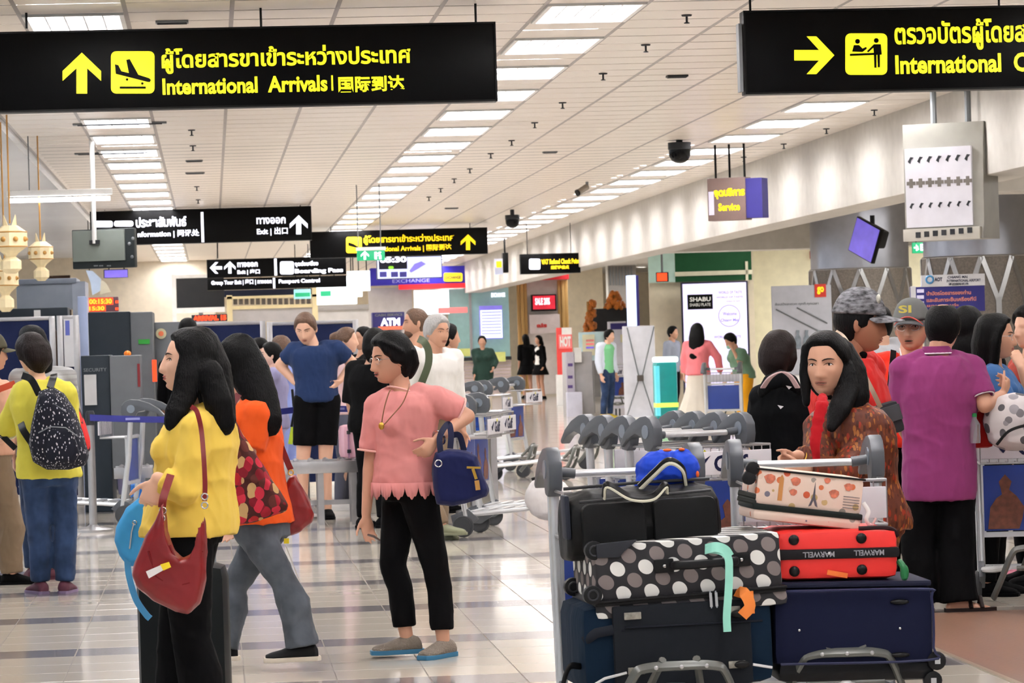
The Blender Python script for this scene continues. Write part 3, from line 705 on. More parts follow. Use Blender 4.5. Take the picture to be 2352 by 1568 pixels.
mb = MB(); mb.tube(pxs(12, [(468, 908, .07), (476, 922, 0), (470, 932, -.06), (448, 938, -.075)]), [.018, .02, .018, .012], 10, True, .5); p.part(mb, 'collar', C_YEL)
# her red hobo bag
bag = T('shoulder_bag', 'red leather hobo bag with a white and yellow luggage tag hanging before black trousers', 'bag', P(390, 1400, 11.6))
inv = Matrix.Translation(-Vector(bag.location)); db = 11.62
mb = MB(); outl = [(375, 1150), (382, 1215), (398, 1262), (420, 1280), (443, 1270), (460, 1235), (471, 1180), (476, 1240), (474, 1330), (462, 1385), (435, 1410), (400, 1404), (350, 1380), (312, 1345), (301, 1320), (308, 1290), (335, 1230), (358, 1190)]
cen = P(400, 1330, db)
rings = []
for w_, sc_ in ((-.062, .55), (-.055, .78), (-.03, .95), (0, 1.0), (.03, .95), (.055, .78), (.062, .55)):
    rings.append([cen + (q - cen) * (sc_ if i > 10 or i < 0 else .5 + .5 * sc_) + WV * w_ for i, q in enumerate(pxs(db, outl))])
mb.loft(rings); remesh(mb, 'bag_body', C_REDBAG, bag, .006, 3, inv, wr=.002, wscale=12)
mb = MB(); mb.tube([q - WV * .045 for q in pxs(db, [(392, 1250), (405, 1280), (430, 1300), (455, 1290), (466, 1262)])], .006, 8); mb.tube([q - WV * .058 for q in pxs(db, [(345, 1262), (362, 1320), (400, 1345), (440, 1335)])], .004, 6); mb.build('piping', mat('red_leather_dark', (110, 16, 20), .4), bag, xf=inv)
for pts in ([(470, 1150, -.02), (471, 1110, -.02), (468, 1050, -.01), (462, 985, 0.02), (452, 945, .02), (440, 934, .05)], [(372, 1165, 0), (376, 1140, .0), (392, 1090, .05)]):
    mb = MB(); strap(mb, spline(pxs(11.66, pts)), .0085 if len(pts) > 3 else .014, .003); mb.build('strap', C_REDBAG, bag, xf=inv)
for q in ((470, 1160), (374, 1172), (371, 1190), (470, 1140)):
    mb = MB(); mb.ring(P(q[0], q[1], 11.6), .011, .0028, WV); mb.build('buckle', M_SILV, bag, xf=inv)
mb = MB(); q = pxs(11.53, [(335, 1312), (372, 1296), (377, 1308), (342, 1328)]); mb.loft([q, [a + WV * .002 for a in q]]); mb.build('luggage_tag', mat('tag_paper', (232, 230, 228), .6), bag, xf=inv)
mb = MB(); q = pxs(11.528, [(368, 1296), (388, 1290), (393, 1302), (375, 1310)]); mb.loft([q, [a + WV * .002 for a in q]]); mb.build('tag_band', mat('tag_yellow', (240, 214, 30), .6), bag, xf=inv)
# --- woman in orange walking to the left, seen from behind
p = Person('woman in orange top and grey jeans walking with very long black hair', 590, 15.3, 1.62, -118, 'f', 'a', 1.02, hphi=-110,
    J=dict(head=(545, 835, 0), neck=(560, 920, 0), pelvis=(600, 1195, 0), shl=(590, 955, -.12), ell=(560, 1090, -.15), wrl=(520, 1150, -.1), shr=(560, 950, .16), elr=(560, 1090, .2), wrr=(540, 1180, .2),
           knl=(652, 1335, -.08), anl=(694, 1478, -.08), toel=-82, knr=(535, 1350, .12), anr=(510, 1478, .1), toer=-85))
p.hair('long', M_HAIR, .018, falls=[([(545, 800, -.02), (575, 860, -.05), (600, 915, -.09), (616, 965, -.13), (620, 985, -.13)], [.095, .10, .085, .07, .058], .55, 'p'),
    ([(560, 840, .04), (600, 910, .02), (624, 980, -.02)], [.07, .07, .03], .6, 'p')])
p.top(C_ORG, -.02, .55, .030, 'top', wr=.004)
p.pants(C_GJEAN, 1.02, .010, hem=.082, wr=.0025, knee=.064); p.shoes(mat('black_canvas', (20, 20, 22), .7), mat('sole_cream', (208, 198, 182), .6))
tb = T('tote_bag', 'crimson and gold floral print tote bag slung behind the orange top', 'bag', P(590, 1190, 14.9)); inv = Matrix.Translation(-Vector(tb.location))
mb = MB(); ol = pxs(14.95, [(528, 958), (540, 962), (560, 1000), (600, 1060), (640, 1122), (664, 1160), (660, 1172), (615, 1190), (560, 1205), (520, 1208), (505, 1180), (505, 1080), (515, 1000)]); c_ = P(560, 1120, 14.95)
mb.loft([[c_ + (q - c_) * s_ + WV * w_ for q in ol] for w_, s_ in ((-.06, .82), (-.035, .97), (0, 1), (.04, .96), (.07, .8))])
C_FLOR = cellmat('crimson_floral', (70, 28, 26), [(150, 22, 40), (190, 40, 60), (186, 150, 100), (120, 14, 30), (168, 30, 34), (90, 40, 34)], 25, .7, .62, (1, 1, .8))
remesh(mb, 'bag_body', C_FLOR, tb, .007, 3, inv, wr=.003, wscale=10)
mb = MB(); strap(mb, spline(pxs(15.0, [(524, 968, 0), (534, 930, .02), (548, 905, .05)])), .015, .003); mb.build('strap', mat('floral_strap', (96, 30, 34), .7), tb, xf=inv)
rb = T('handbag', 'small dark red leather bag hanging at the hip of the woman in orange', 'bag', P(690, 1230, 15.35)); inv = Matrix.Translation(-Vector(rb.location))
mb = MB(); ol = pxs(15.35, [(665, 1092), (678, 1088), (690, 1110), (712, 1150), (722, 1180), (718, 1200), (690, 1222), (655, 1235), (650, 1190), (652, 1120)]); c_ = P(683, 1165, 15.35)
mb.loft([[c_ + (q - c_) * s_ + WV * w_ for q in ol] for w_, s_ in ((-.05, .75), (-.03, .95), (0, 1), (.03, .95), (.05, .75))]); remesh(mb, 'bag_body', C_REDBAG, rb, .007, 3, inv, wr=.002, wscale=12)
mb = MB(); strap(mb, spline(pxs(15.32, [(620, 950, 0), (632, 985, -.02), (648, 1030, -.02), (662, 1065, -.01), (668, 1078, 0)])), .014, .003); mb.build('strap', C_REDBAG, rb, xf=inv)
mb = MB(); mb.ring(P(668, 1085, 15.3), .012, .003, WV); mb.build('buckle', M_GOLD, rb, xf=inv)
mb = MB(); q = pxs(15.28, [(652, 1236), (664, 1236), (664, 1248), (652, 1248)]); mb.loft([q, [a + WV * .002 for a in q]]); mb.build('tag_band', mat('tag_yellow'), rb, xf=inv)
# --- woman in pink lace top
p = Person('short-haired woman in glasses and pink lace-hem top with hand on hip', 940, 15.7, 1.58, -58, 'f', 'b', 1.04, hphi=-64, pitch=-6,
    J=dict(head=(898, 824, 0), neck=(925, 895, 0), pelvis=(940, 1118, 0), shr=(868, 935, .03), elr=(850, 1075, .02), wrr=(841, 1180, 0), hdr=(847, 1240, 0), shl=(1000, 918, -.06), ell=(1074, 955, -.02), wrl=(1004, 1008, -.2), hdl=(972, 1042, -.24), hnl=0, curll=.7,
           knr=(902, 1300, .04), anr=(934, 1462, .02), toer=-80, knl=(1000, 1300, -.04), anl=(1018, 1470, -.06), toel=-35), hs=1.04)
p.face(M_LIP, smile=1.6, open_=.3); p.glasses(M_SILV, .02)
p.hair('short', M_HAIR, .024, falls=[([(0, -.03, .06), (0, -.085, .02), (0, -.095, -.04), (0, -.085, -.085)], [.075, .078, .072, .045], .6), ([(.05, .05, .085), (.07, .02, .06), (.082, -.02, .03)], [.03, .034, .03], .6), ([(-.05, .05, .085), (-.07, .02, .06), (-.082, -.02, .03)], [.03, .034, .03], .6)])
p.top(C_PINK, .02, .72, .026, 'blouse', wr=.0036, over=lambda t, a, b: (a + .006, b + .03 * sm(.75, .2, t)))
# scalloped lace hem
mb = MB(); A = p.j['pelvis']; sp = p.j['neck'] - A; rings = [[], []]; n = 288
for i in range(n):
    a = 2 * math.pi * i / n; r_ = Vector((0, 0, 0)) + p.R * .222 * math.cos(a) * .93 + p.F * .182 * math.sin(a)
    dz = -.004 - .046 * abs(math.sin(a * 9)) ** .8 - .012 * abs(math.sin(a * 27))
    rings[0].append(A + sp * .06 + r_ * .985); rings[1].append(A + sp * .02 + r_ * 1.0 + ZV * dz)
mb.loft(rings, cap=False); hemo = p.part(mb, 'lace_hem', C_PINK); sd = hemo.modifiers.new('t', 'SOLIDIFY'); sd.thickness = .004
mb = MB(); mb.ring(p.j['neck'] - ZV * .006 + p.F * .004, .074, .005, ZV + p.F * -.35); p.part(mb, 'neck_trim', mat('pale_pink_trim', (226, 178, 168), .7))
for q in 'rl':
    mb = MB(); a_, b_ = p.j['sh' + q], p.j['el' + q]; mb.ring(a_.lerp(b_, .72), .070, .005, b_ - a_); p.part(mb, 'cuff_trim', mat('pale_pink_trim'))
p.pants(C_BLACK, .93, .013, hem=.058, top=.18); p.shoes(mat('taupe_knit', (122, 112, 100), .8, bump=(120, .4)), mat('blue_sole', (46, 112, 148), .6), .008)
mb = MB(); pts = spline([p.j['neck'] + v for v in (-p.R * .06 + p.F * .0 + ZV * .03, p.R * .05 + ZV * .0 + p.F * .06)]) ; nk = spline(pxs(15.55, [(940, 882, .0), (938, 893, -.03), (925, 925, -.05), (900, 955, -.07), (878, 976, -.08), (882, 940, -.08), (892, 905, -.06), (900, 890, -.02)])); mb.tube(nk, .0028, 6); mb.ball(nk[24] if len(nk) > 24 else nk[-1], .004); p.part(mb, 'necklace', mat('brown_cord', (120, 74, 40), .5))
mb = MB(); mb.ball(P(876, 978, 15.46), (.014, .008, .018)); p.part(mb, 'pendant', M_GOLD)
mb = MB(); w_ = p.j['wrl']; dv = (p.j['ell'] - w_).normalized(); mb.ring(w_ + dv * .015, .034, .006, dv); p.part(mb, 'bracelet', M_SILV)
mb = MB(); h_ = P(846, 1228, 15.62); mb.tube([h_, P(860, 1232, 15.55), P(872, 1240, 15.5)], [.006, .007, .004], 8); p.part(mb, 'hair_clip', mat('tortoise', (60, 36, 26), .3))
hb = T('handbag', 'navy blue soft handbag with gold zip hanging on the forearm of the woman in pink', 'bag', P(1055, 1160, 15.5)); inv = Matrix.Translation(-Vector(hb.location))
mb = MB(); ol = pxs(15.5, [(1000, 1038), (1030, 1030), (1070, 1034), (1096, 1046), (1108, 1080), (1124, 1125), (1118, 1140), (1085, 1152), (1040, 1162), (1003, 1158), (994, 1120), (992, 1070)]); c_ = P(1055, 1100, 15.5)
mb.loft([[c_ + (q - c_) * s_ + WV * w_ for q in ol] for w_, s_ in ((-.09, .8), (-.06, .96), (0, 1), (.06, .96), (.09, .8))]); remesh(mb, 'bag_body', C_NAVY, hb, .007, 3, inv, wr=.002, wscale=10)
for pts in ([(1012, 1040, -.05), (1010, 1005, -.04), (1022, 980, -.02), (1032, 975, 0), (1036, 1000, -.04), (1034, 1030, -.05)], [(1035, 1000, .05), (1055, 1000, .05), (1066, 1035, .05)]):
    mb = MB(); strap(mb, spline(pxs(15.5, pts)), .014, .003); mb.build('handle', mat('navy_leather', (22, 26, 56), .4), hb, xf=inv)
mb = MB(); mb.ring(P(1007, 1064, 15.40), .016, .0035, WV); mb.build('ring', M_SILV, hb, xf=inv)
mb = MB(); strap(mb, pxs(15.395, [(1072, 1073), (1104, 1074)]), .005, .002); strap(mb, pxs(15.39, [(1086, 1076), (1094, 1100)]), .007, .002); mb.build('zip', M_GOLD, hb, xf=inv)
mb = MB(); strap(mb, pxs(15.385, [(1095, 1103), (1098, 1125)]), .011, .003); mb.build('charm', mat('tan_leather', (176, 128, 58), .5), hb, xf=inv)
# --- lady in brown brocade leaning on the trolley
p = Person('elderly lady in brown brocade jacket with red scarf looking at the viewer', 1960, 13.6, 1.5, -35, 'f', 'b', 1.12, hphi=-22, pitch=-2, roll=0,
    J=dict(head=(1898, 838, 0), neck=(1945, 930, .04), pelvis=(1985, 1190, .12), shr=(1885, 985, .02), elr=(1880, 1075, -.12), wrr=(1832, 1045, -.2), hdr=(1795, 1062, -.22), shl=(2010, 985, -.02), ell=(1940, 1085, -.16), wrl=(1850, 1075, -.25), hdl=(1805, 1080, -.26)), hs=1.2, curl=.95)
p.face(M_LIPD)
p.hair('long', M_HAIR, .018, falls=[([(1915, 810, .06), (1942, 860, .05), (1955, 920, .02), (1965, 962, 0)], [.08, .085, .075, .04], .8, 'p'), ([(1942, 840, -.03), (1948, 890, -.05), (1928, 940, -.12), (1908, 985, -.16)], [.035, .045, .045, .02], .7, 'p'), ([(1856, 800, -.02), (1850, 860, -.02), (1852, 930, -.04)], [.028, .026, .015], .8, 'p')])
p.top(C_BROWNS, -.1, 1.9, .03, 'jacket', wr=.0045, sl_inf=.028, over=lambda t, a, b: (a + .01, b + .02)); p.pants(C_BROWNS, 1, .02); p.shoes(C_BLACK)
mb = MB(); mb.tube(pxs(13.4, [(1890, 905, .05), (1888, 930, -.06), (1878, 970, -.08), (1872, 1020, -.1), (1876, 1060, -.1)]), [.02, .03, .028, .026, .018], 10, True, .5, UV); remesh(mb, 'scarf', cloth('red_scarf', (170, 22, 30), .8), p.root, .008, 2, p.inv, wr=.003, wscale=26)
mb = MB(); w_ = p.j['wrr']; dv = (p.j['elr'] - w_).normalized(); mb.ring(w_ + dv * .02, .034, .005, dv); p.part(mb, 'bracelet', M_GOLD)
# --- man in camouflage cap and red polo
C_CAMO = mat('grey_camouflage', (104, 104, 108), .9, vary=(30, 1.1, (1, 1, 2.5)))
p = Person('man in grey camouflage cap and red polo facing right with a cross-body strap', 1960, 14.6, 1.72, 70, 'm', 'c', 1.12, hphi=84, pitch=-4,
    J=dict(head=(1975, 742, 0), neck=(1945, 818, 0), pelvis=(1965, 1150, .05), shr=(1938, 860, -.1), elr=(1950, 1000, -.16), wrr=(1990, 1080, -.2), shl=(1990, 850, .18)), hs=1.06, vox=.0062)
p.face(); p.hair('short', M_HAIR, .01)
c = p.cap(C_CAMO, .082); mb = MB(); b2 = MB(); b2.ball((.045, .07, .10), (.02, .01, .02)); mb.add([p.HM @ Vector(v) for v in b2.v], b2.f); mb.build('badge', mat('badge_cream', (200, 200, 186), .5), c, xf=p.inv)
p.top(C_RED, -.08, .8, .03, 'polo_shirt', wr=.004); p.pants(C_BLACK, 1, .02); p.shoes(C_BLACK)
nk = p.j['neck']; mb = MB(); mb.tube([nk + ZV * .035 - p.F * .05, nk + ZV * .03 + p.R * .07, nk - ZV * .0 + p.F * .085], [.02, .022, .016], 10, True, .6); mb.tube([nk + ZV * .035 - p.F * .05, nk + ZV * .03 - p.R * .07, nk + p.F * .085], [.02, .022, .016], 10, True, .6); p.part(mb, 'collar', C_BLACK)
mb = MB(); strap(mb, spline(pxs(14.4, [(1920, 762, .05), (1938, 775, -.02), (1960, 812, -.17), (1985, 860, -.2), (2008, 905, -.18), (2022, 935, -.1)])), .010, .003); inv = p.inv
bag = T('shoulder_bag', 'small dark grey cross-body bag at the waist of the man in the camouflage cap', 'bag', P(2040, 1000, 14.4)); inv = Matrix.Translation(-Vector(bag.location)); mb.build('strap', mat('beige_strap', (186, 164, 144), .7), bag, xf=inv)
mb = MB(); q = P(2042, 960, 14.4); mb.box(q.x, q.y, q.z, .10, .09, .14, Matrix.Rotation(-.25, 3, 'Y')); mb.build('bag_body', mat('charcoal_nylon', (44, 44, 48), .7), bag, xf=inv, bevel=.02)
mb = MB(); mb.box(q.x, q.y - .05, q.z + .02, .09, .012, .07, Matrix.Rotation(-.25, 3, 'Y')); mb.build('flap', mat('charcoal_flap', (58, 58, 62), .7), bag, xf=inv, bevel=.004)
# --- man in grey cap with yellow letters, spectacles
p = Person('man in grey cap and spectacles with red shirt talking towards the viewer', 2085, 18.0, 1.68, -12, 'm', 'b', 1, hphi=-18,
    J=dict(head=(2094, 752, 0), neck=(2088, 822, 0)), hs=1.1)
p.face(open_=.8); p.glasses(M_SILV, .02); p.hair('short', M_HAIRG, .008); c = p.cap(mat('cap_grey', (96, 98, 96), .8), .07, mat('cap_visor_grey', (70, 72, 74), .8))
mb = MB(); b2 = MB(); b2.tube([(x, .088 * math.cos(x * 12) + .022, .052 - 8 * x * x) for x in [(-.07 + .014 * i) for i in range(11)]], .004, 6); mb.add([p.HM @ Vector(v) for v in b2.v], b2.f); mb.build('cap_trim', mat('cap_trim', (206, 84, 76), .6), c, xf=p.inv)
lb = Board('x', '', '', 2058, 697, 2094, 718, 17.83, -YAW, make=False)
o = lettering('SI', mat('cap_yellow', (214, 200, 90), .6), c, 0, 0, .07, .042, 0, .03, 'embroidery'); o.matrix_local = Matrix.Translation(P(2064, 719, 17.80) - Vector(p.base)) @ Matrix.Rotation(-YAW, 4, 'Z')
p.top(cloth('red_orange_shirt', (222, 50, 34), .5), -.08, .7, .026, 'polo_shirt'); p.pants(C_BLACK); p.shoes(C_BLACK)
mb = MB(); strap(mb, spline(pxs(17.8, [(2052, 805, .1), (2050, 830, .02), (2046, 870, -.02), (2042, 920, -.02), (2040, 950, .05)])), .016, .004); p.part(mb, 'strap', M_BLK)
mb = MB(); mb.tube(pxs(17.82, [(2066, 800, .06), (2072, 825, .0), (2084, 845, -.02), (2100, 830, -.02)]), .004, 6); p.part(mb, 'collar_trim', M_STRIPE)
# --- man in purple polo, back view
p = Person('balding man in purple polo and black trousers seen from behind', 2158, 17.3, 1.64, 172, 'm', 'b', 1.03, hphi=160,
    J=dict(head=(2166, 752, .02), neck=(2152, 812, 0), pelvis=(2158, 1110, 0), shr=(2232, 850, 0), elr=(2262, 930, -.08), wrr=(2300, 908, .1), hdr=(2316, 880, .16), shl=(2078, 850, 0), ell=(2068, 965, .05), wrl=(2100, 1030, .25),
           knr=(2200, 1250, 0), anr=(2205, 1385, -.03), toer=95, knl=(2110, 1250, .05), anl=(2118, 1370, .06), toel=-160), hs=1.06, curl=.9)
p.hair('bald', M_HAIR, .014); p.top(C_PURP, -.13, .78, .026, 'polo_shirt', wr=.0034, over=lambda t, a, b: (a + .012, b + .015))
p.pants(C_BLACK, 1.04, .022, hem=.10, knee=.095); nk = p.j['neck']
mb = MB(); cen_ = nk + ZV * .018; mb.lathe([(.074, -.02), (.082, -.016), (.076, .022), (.068, .022)], cen_, 20); col = p.part(mb, 'collar', C_PURP)
mb = MB(); mb.ring(cen_ - ZV * .016, .081, .004, ZV); mb.build('collar_trim', M_STRIPE, col, xf=p.inv)
for q in 'rl':
    a, b = p.j['sh' + q], p.j['el' + q]; e = a.lerp(b, .78); mb = MB(); mb.ring(e, .066, .004, b - a); p.part(mb, 'cuff_trim', M_STRIPE)
for q in 'rl':
    a = p.j['an' + q]; f = p.toe[q]; r_ = f.cross(ZV); b0 = Vector((a.x, a.y, 0)); mb = MB()
    mb.loft([[b0 + f * t + r_ * w + ZV * z for t, w in [(-.08, .03), (.02, .042), (.12, .05), (.19, .03), (.19, -.03), (.12, -.05), (.02, -.042), (-.08, -.03)]] for z in (.0, .022)])
    for t in (.05, .11): mb.tube([b0 + f * t + r_ * .048 + ZV * .02, b0 + f * t + ZV * .075, b0 + f * t - r_ * .048 + ZV * .02], .012, 8)
    p.part(mb, 'sandal', mat('dark_leather', (34, 22, 20), .5))
# --- short brown bob, black hooded jacket, from behind
C_BLKJ = cloth('black_jacket', (8, 9, 12), .8)
p = Person('woman with short brown bob in black hooded jacket seen from behind', 1790, 17.9, 1.56, 150, 'f', 'a', 1.12, hphi=142,
    J=dict(head=(1790, 812, 0), neck=(1793, 880, 0), pelvis=(1800, 1110, 0), shl=(1752, 915, 0), ell=(1745, 1010, .05), wrl=(1765, 1050, .2), shr=(1835, 920, .0), elr=(1850, 1010, -.03), wrr=(1860, 1080, .1)), hs=1.0)
p.hair('fringe', M_HAIRB, .026, falls=[([(0, -.02, .06), (0, -.05, .0), (0, -.062, -.06), (0, -.06, -.105)], [.098, .104, .098, .075], .8), ([(.06, .02, .03), (.075, .0, -.03), (.07, -.01, -.09)], [.04, .045, .03], .8), ([(-.06, .02, .03), (-.075, 0, -.03), (-.07, -.01, -.09)], [.04, .045, .03], .8)])
p.top(C_BLKJ, -.14, 1.7, .036, 'jacket', wr=.004); p.pants(C_BLACK); p.shoes(C_BLACK)
mb = MB(); mb.tube(pxs(17.7, [(1745, 905, .1), (1765, 880, .0), (1795, 868, -.05), (1822, 880, .0), (1838, 900, .05)]), [.03, .05, .055, .05, .03], 12, True, .6); remesh(mb, 'hood', C_BLKJ, p.root, .01, 3, p.inv)
mb = MB(); strap(mb, spline(pxs(17.55, [(1752, 890, .08), (1770, 866, -.02), (1795, 854, -.06), (1815, 864, -.02), (1832, 890, .05)])), .014, .004, side=ZV); p.part(mb, 'hood_lining', mat('pink_white', (226, 196, 196), .7))
for q in ((1812, 888), (1793, 933)):
    mb = MB(); a = pxs(17.58, [(q[0] - 7, q[1] - 3), (q[0] + 7, q[1]), (q[0], q[1] + 6)]); mb.loft([a, [b + WV * .003 for b in a]]); p.part(mb, 'emblem', M_STRIPE)
# --- left group
p = Person('woman in lemon yellow shirt and blue jeans wearing a backpack', 112, 20.6, 1.60, 200, 'f', 'a', 1.12, hphi=225, pitch=-10,
    J=dict(head=(72, 812, .04), neck=(88, 868, 0), pelvis=(112, 1085, 0), shl=(52, 905, .04), ell=(20, 968, .1), wrl=(2, 1010, .25), hdl=(-15, 1015, .3), shr=(150, 905, 0), elr=(165, 1000, .1), wrr=(150, 1060, .25),
           knl=(88, 1215, 0), anl=(92, 1335, .0), toel=-150, knr=(152, 1215, .02), anr=(150, 1335, 0), toer=175))
p.hair('fringe', M_HAIRB, .028, falls=[([(0, -.02, .05), (0, -.06, .0), (0, -.07, -.06), (0, -.06, -.11)], [.1, .108, .098, .06], .8)])
p.top(C_YEL2, -.06, 1.35, .03, 'shirt', wr=.004, cuffr=.085, sl_inf=.03); p.pants(C_BJEAN, 1.0, .016, hem=.062, wr=.003, knee=.075); p.shoes(mat('maroon_trainer', (84, 34, 52), .7), mat('mauve_sole', (120, 100, 130), .7))
mb = MB(); e = p.j['ell'].lerp(p.j['wrl'], .38); mb.ring(e, .075, .012, p.j['wrl'] - p.j['ell']); p.part(mb, 'lace_cuff', M_STRIPE)
bp = T('backpack', 'black backpack with white dotted print worn over the lemon shirt', 'backpack', P(135, 1080, 20.25)); inv = Matrix.Translation(-Vector(bp.location)); db = 20.32
mb = MB(); ol = pxs(db, [(92, 898), (120, 888), (146, 904), (170, 940), (188, 990), (203, 1045), (196, 1068), (160, 1078), (110, 1078), (78, 1060), (68, 1020), (74, 975), (84, 930)]); c_ = P(132, 985, db)
mb.loft([[c_ + (q - c_) * s_ + WV * w_ for q in ol] for w_, s_ in ((-.16, .6), (-.13, .85), (-.05, 1), (.05, 1), (.09, .85))])
C_DOTP = cellmat('dotted_print', (22, 24, 36), [(214, 210, 212), (170, 170, 180), (200, 196, 200)], 46, .8, .26, (1.4, 1.4, .8)); remesh(mb, 'bag_body', C_DOTP, bp, .009, 3, inv)
mb = MB(); ol = pxs(db - .17, [(110, 985), (165, 985), (182, 1040), (170, 1064), (110, 1064), (98, 1035)]); c_ = P(140, 1025, db - .17); mb.loft([[c_ + (q - c_) * s_ + WV * w_ for q in ol] for w_, s_ in ((-.02, .8), (0, 1), (.05, 1))]); mb.build('pocket', C_DOTP, bp, xf=inv, bevel=.01)
mb = MB(); mb.tube([q - WV * .19 for q in pxs(db, [(98, 992), (125, 978), (160, 980), (188, 1000)])], .004, 6); mb.tube([q - WV * .15 for q in pxs(db, [(100, 935), (130, 925), (160, 945)])], .004, 6); mb.build('zip', M_GREY, bp, xf=inv)
for pts in ([(90, 905, -.02), (72, 872, .05), (52, 862, .12)], [(115, 890, -.02), (122, 868, .04), (124, 860, .1)], [(75, 1020, 0), (55, 990, .05), (48, 972, .12)]):
    mb = MB(); strap(mb, spline(pxs(db, pts)), .022, .005); mb.build('strap', M_BLK, bp, xf=inv)
p = Person('woman with long dark hair in striped top standing behind the lemon shirt', 108, 21.9, 1.64, 195, 'f', 'd', 1, hphi=245, J=dict(head=(72, 790, 0), neck=(98, 850, 0), toer=-80, anr=(118, 1332, 0)))
p.hair('long', M_HAIR, .016, falls=[([(0, -.02, .05), (.0, -.07, -.02), (0, -.1, -.12), (0, -.11, -.2)], [.09, .09, .075, .05], .7)])
C_STR = mat('striped_jersey', (150, 150, 150), .8, vary=(1.0, .4, (2, 2, 60))); p.top(C_STR, -.1, 1.2, .02, 'shirt'); p.pants(C_BJEAN, 1, .014); p.shoes(mat('maroon_trainer'))
bp = T('backpack', 'red and black backpack showing behind the dotted one', 'backpack', P(185, 1040, 21.4)); inv = Matrix.Translation(-Vector(bp.location)); mb = MB()
ol = pxs(21.5, [(165, 930), (182, 935), (196, 975), (206, 1010), (208, 1035), (195, 1042), (160, 1030), (150, 980)]); c_ = P(180, 990, 21.5); mb.loft([[c_ + (q - c_) * s_ + WV * w_ for q in ol] for w_, s_ in ((-.12, .6), (-.08, .9), (0, 1), (.08, .9))])
remesh(mb, 'bag_body', cellmat('red_black_print', (26, 20, 24), [(206, 32, 30), (206, 32, 30), (30, 24, 28)], 9, .7, .75), bp, .01, 2, inv)
mb = MB(); strap(mb, pxs(21.36, [(168, 955), (190, 1010)]), .01, .003); mb.build('strap', mat('red_strap', (206, 40, 34), .6), bp, xf=inv)
p = Person('man in olive cap, peach shirt and khaki trousers cut by the picture edge', -18, 21.6, 1.62, 120, 'm', 'b', 1.15, hphi=120, J=dict(head=(-18, 812, 0), neck=(-20, 870, 0), shr=(-5, 910, -.1), elr=(-5, 1010, -.12), wrr=(20, 985, -.1), knr=(25, 1215, -.08), anr=(28, 1335, -.1), toer=95, knl=(-30, 1215, .1), anl=(-35, 1330, .1)))
p.hair('short', M_HAIR, .01); p.cap(mat('cap_olive', (70, 66, 48), .85)); p.top(cloth('peach_shirt', (198, 152, 128), .5), -.04, 1.4, .03, 'shirt'); p.pants(C_KHAKI, 1.0, .03, hem=.075, knee=.095, wr=.004); p.shoes(C_BLACK)
bg = T('shoulder_bag', 'orange and dark strap bag across the peach shirt at the left edge', 'bag', P(10, 1010, 20.8)); inv = Matrix.Translation(-Vector(bg.location)); mb = MB(); strap(mb, pxs(20.75, [(-20, 905), (0, 893), (35, 880)]), .02, .004); mb.build('strap', mat('orange_band', (196, 74, 46), .6), bg, xf=inv)
mb = MB(); strap(mb, pxs(20.7, [(-5, 990), (15, 1010), (36, 1030)]), .018, .005); mb.build('strap', M_BLK, bg, xf=inv)
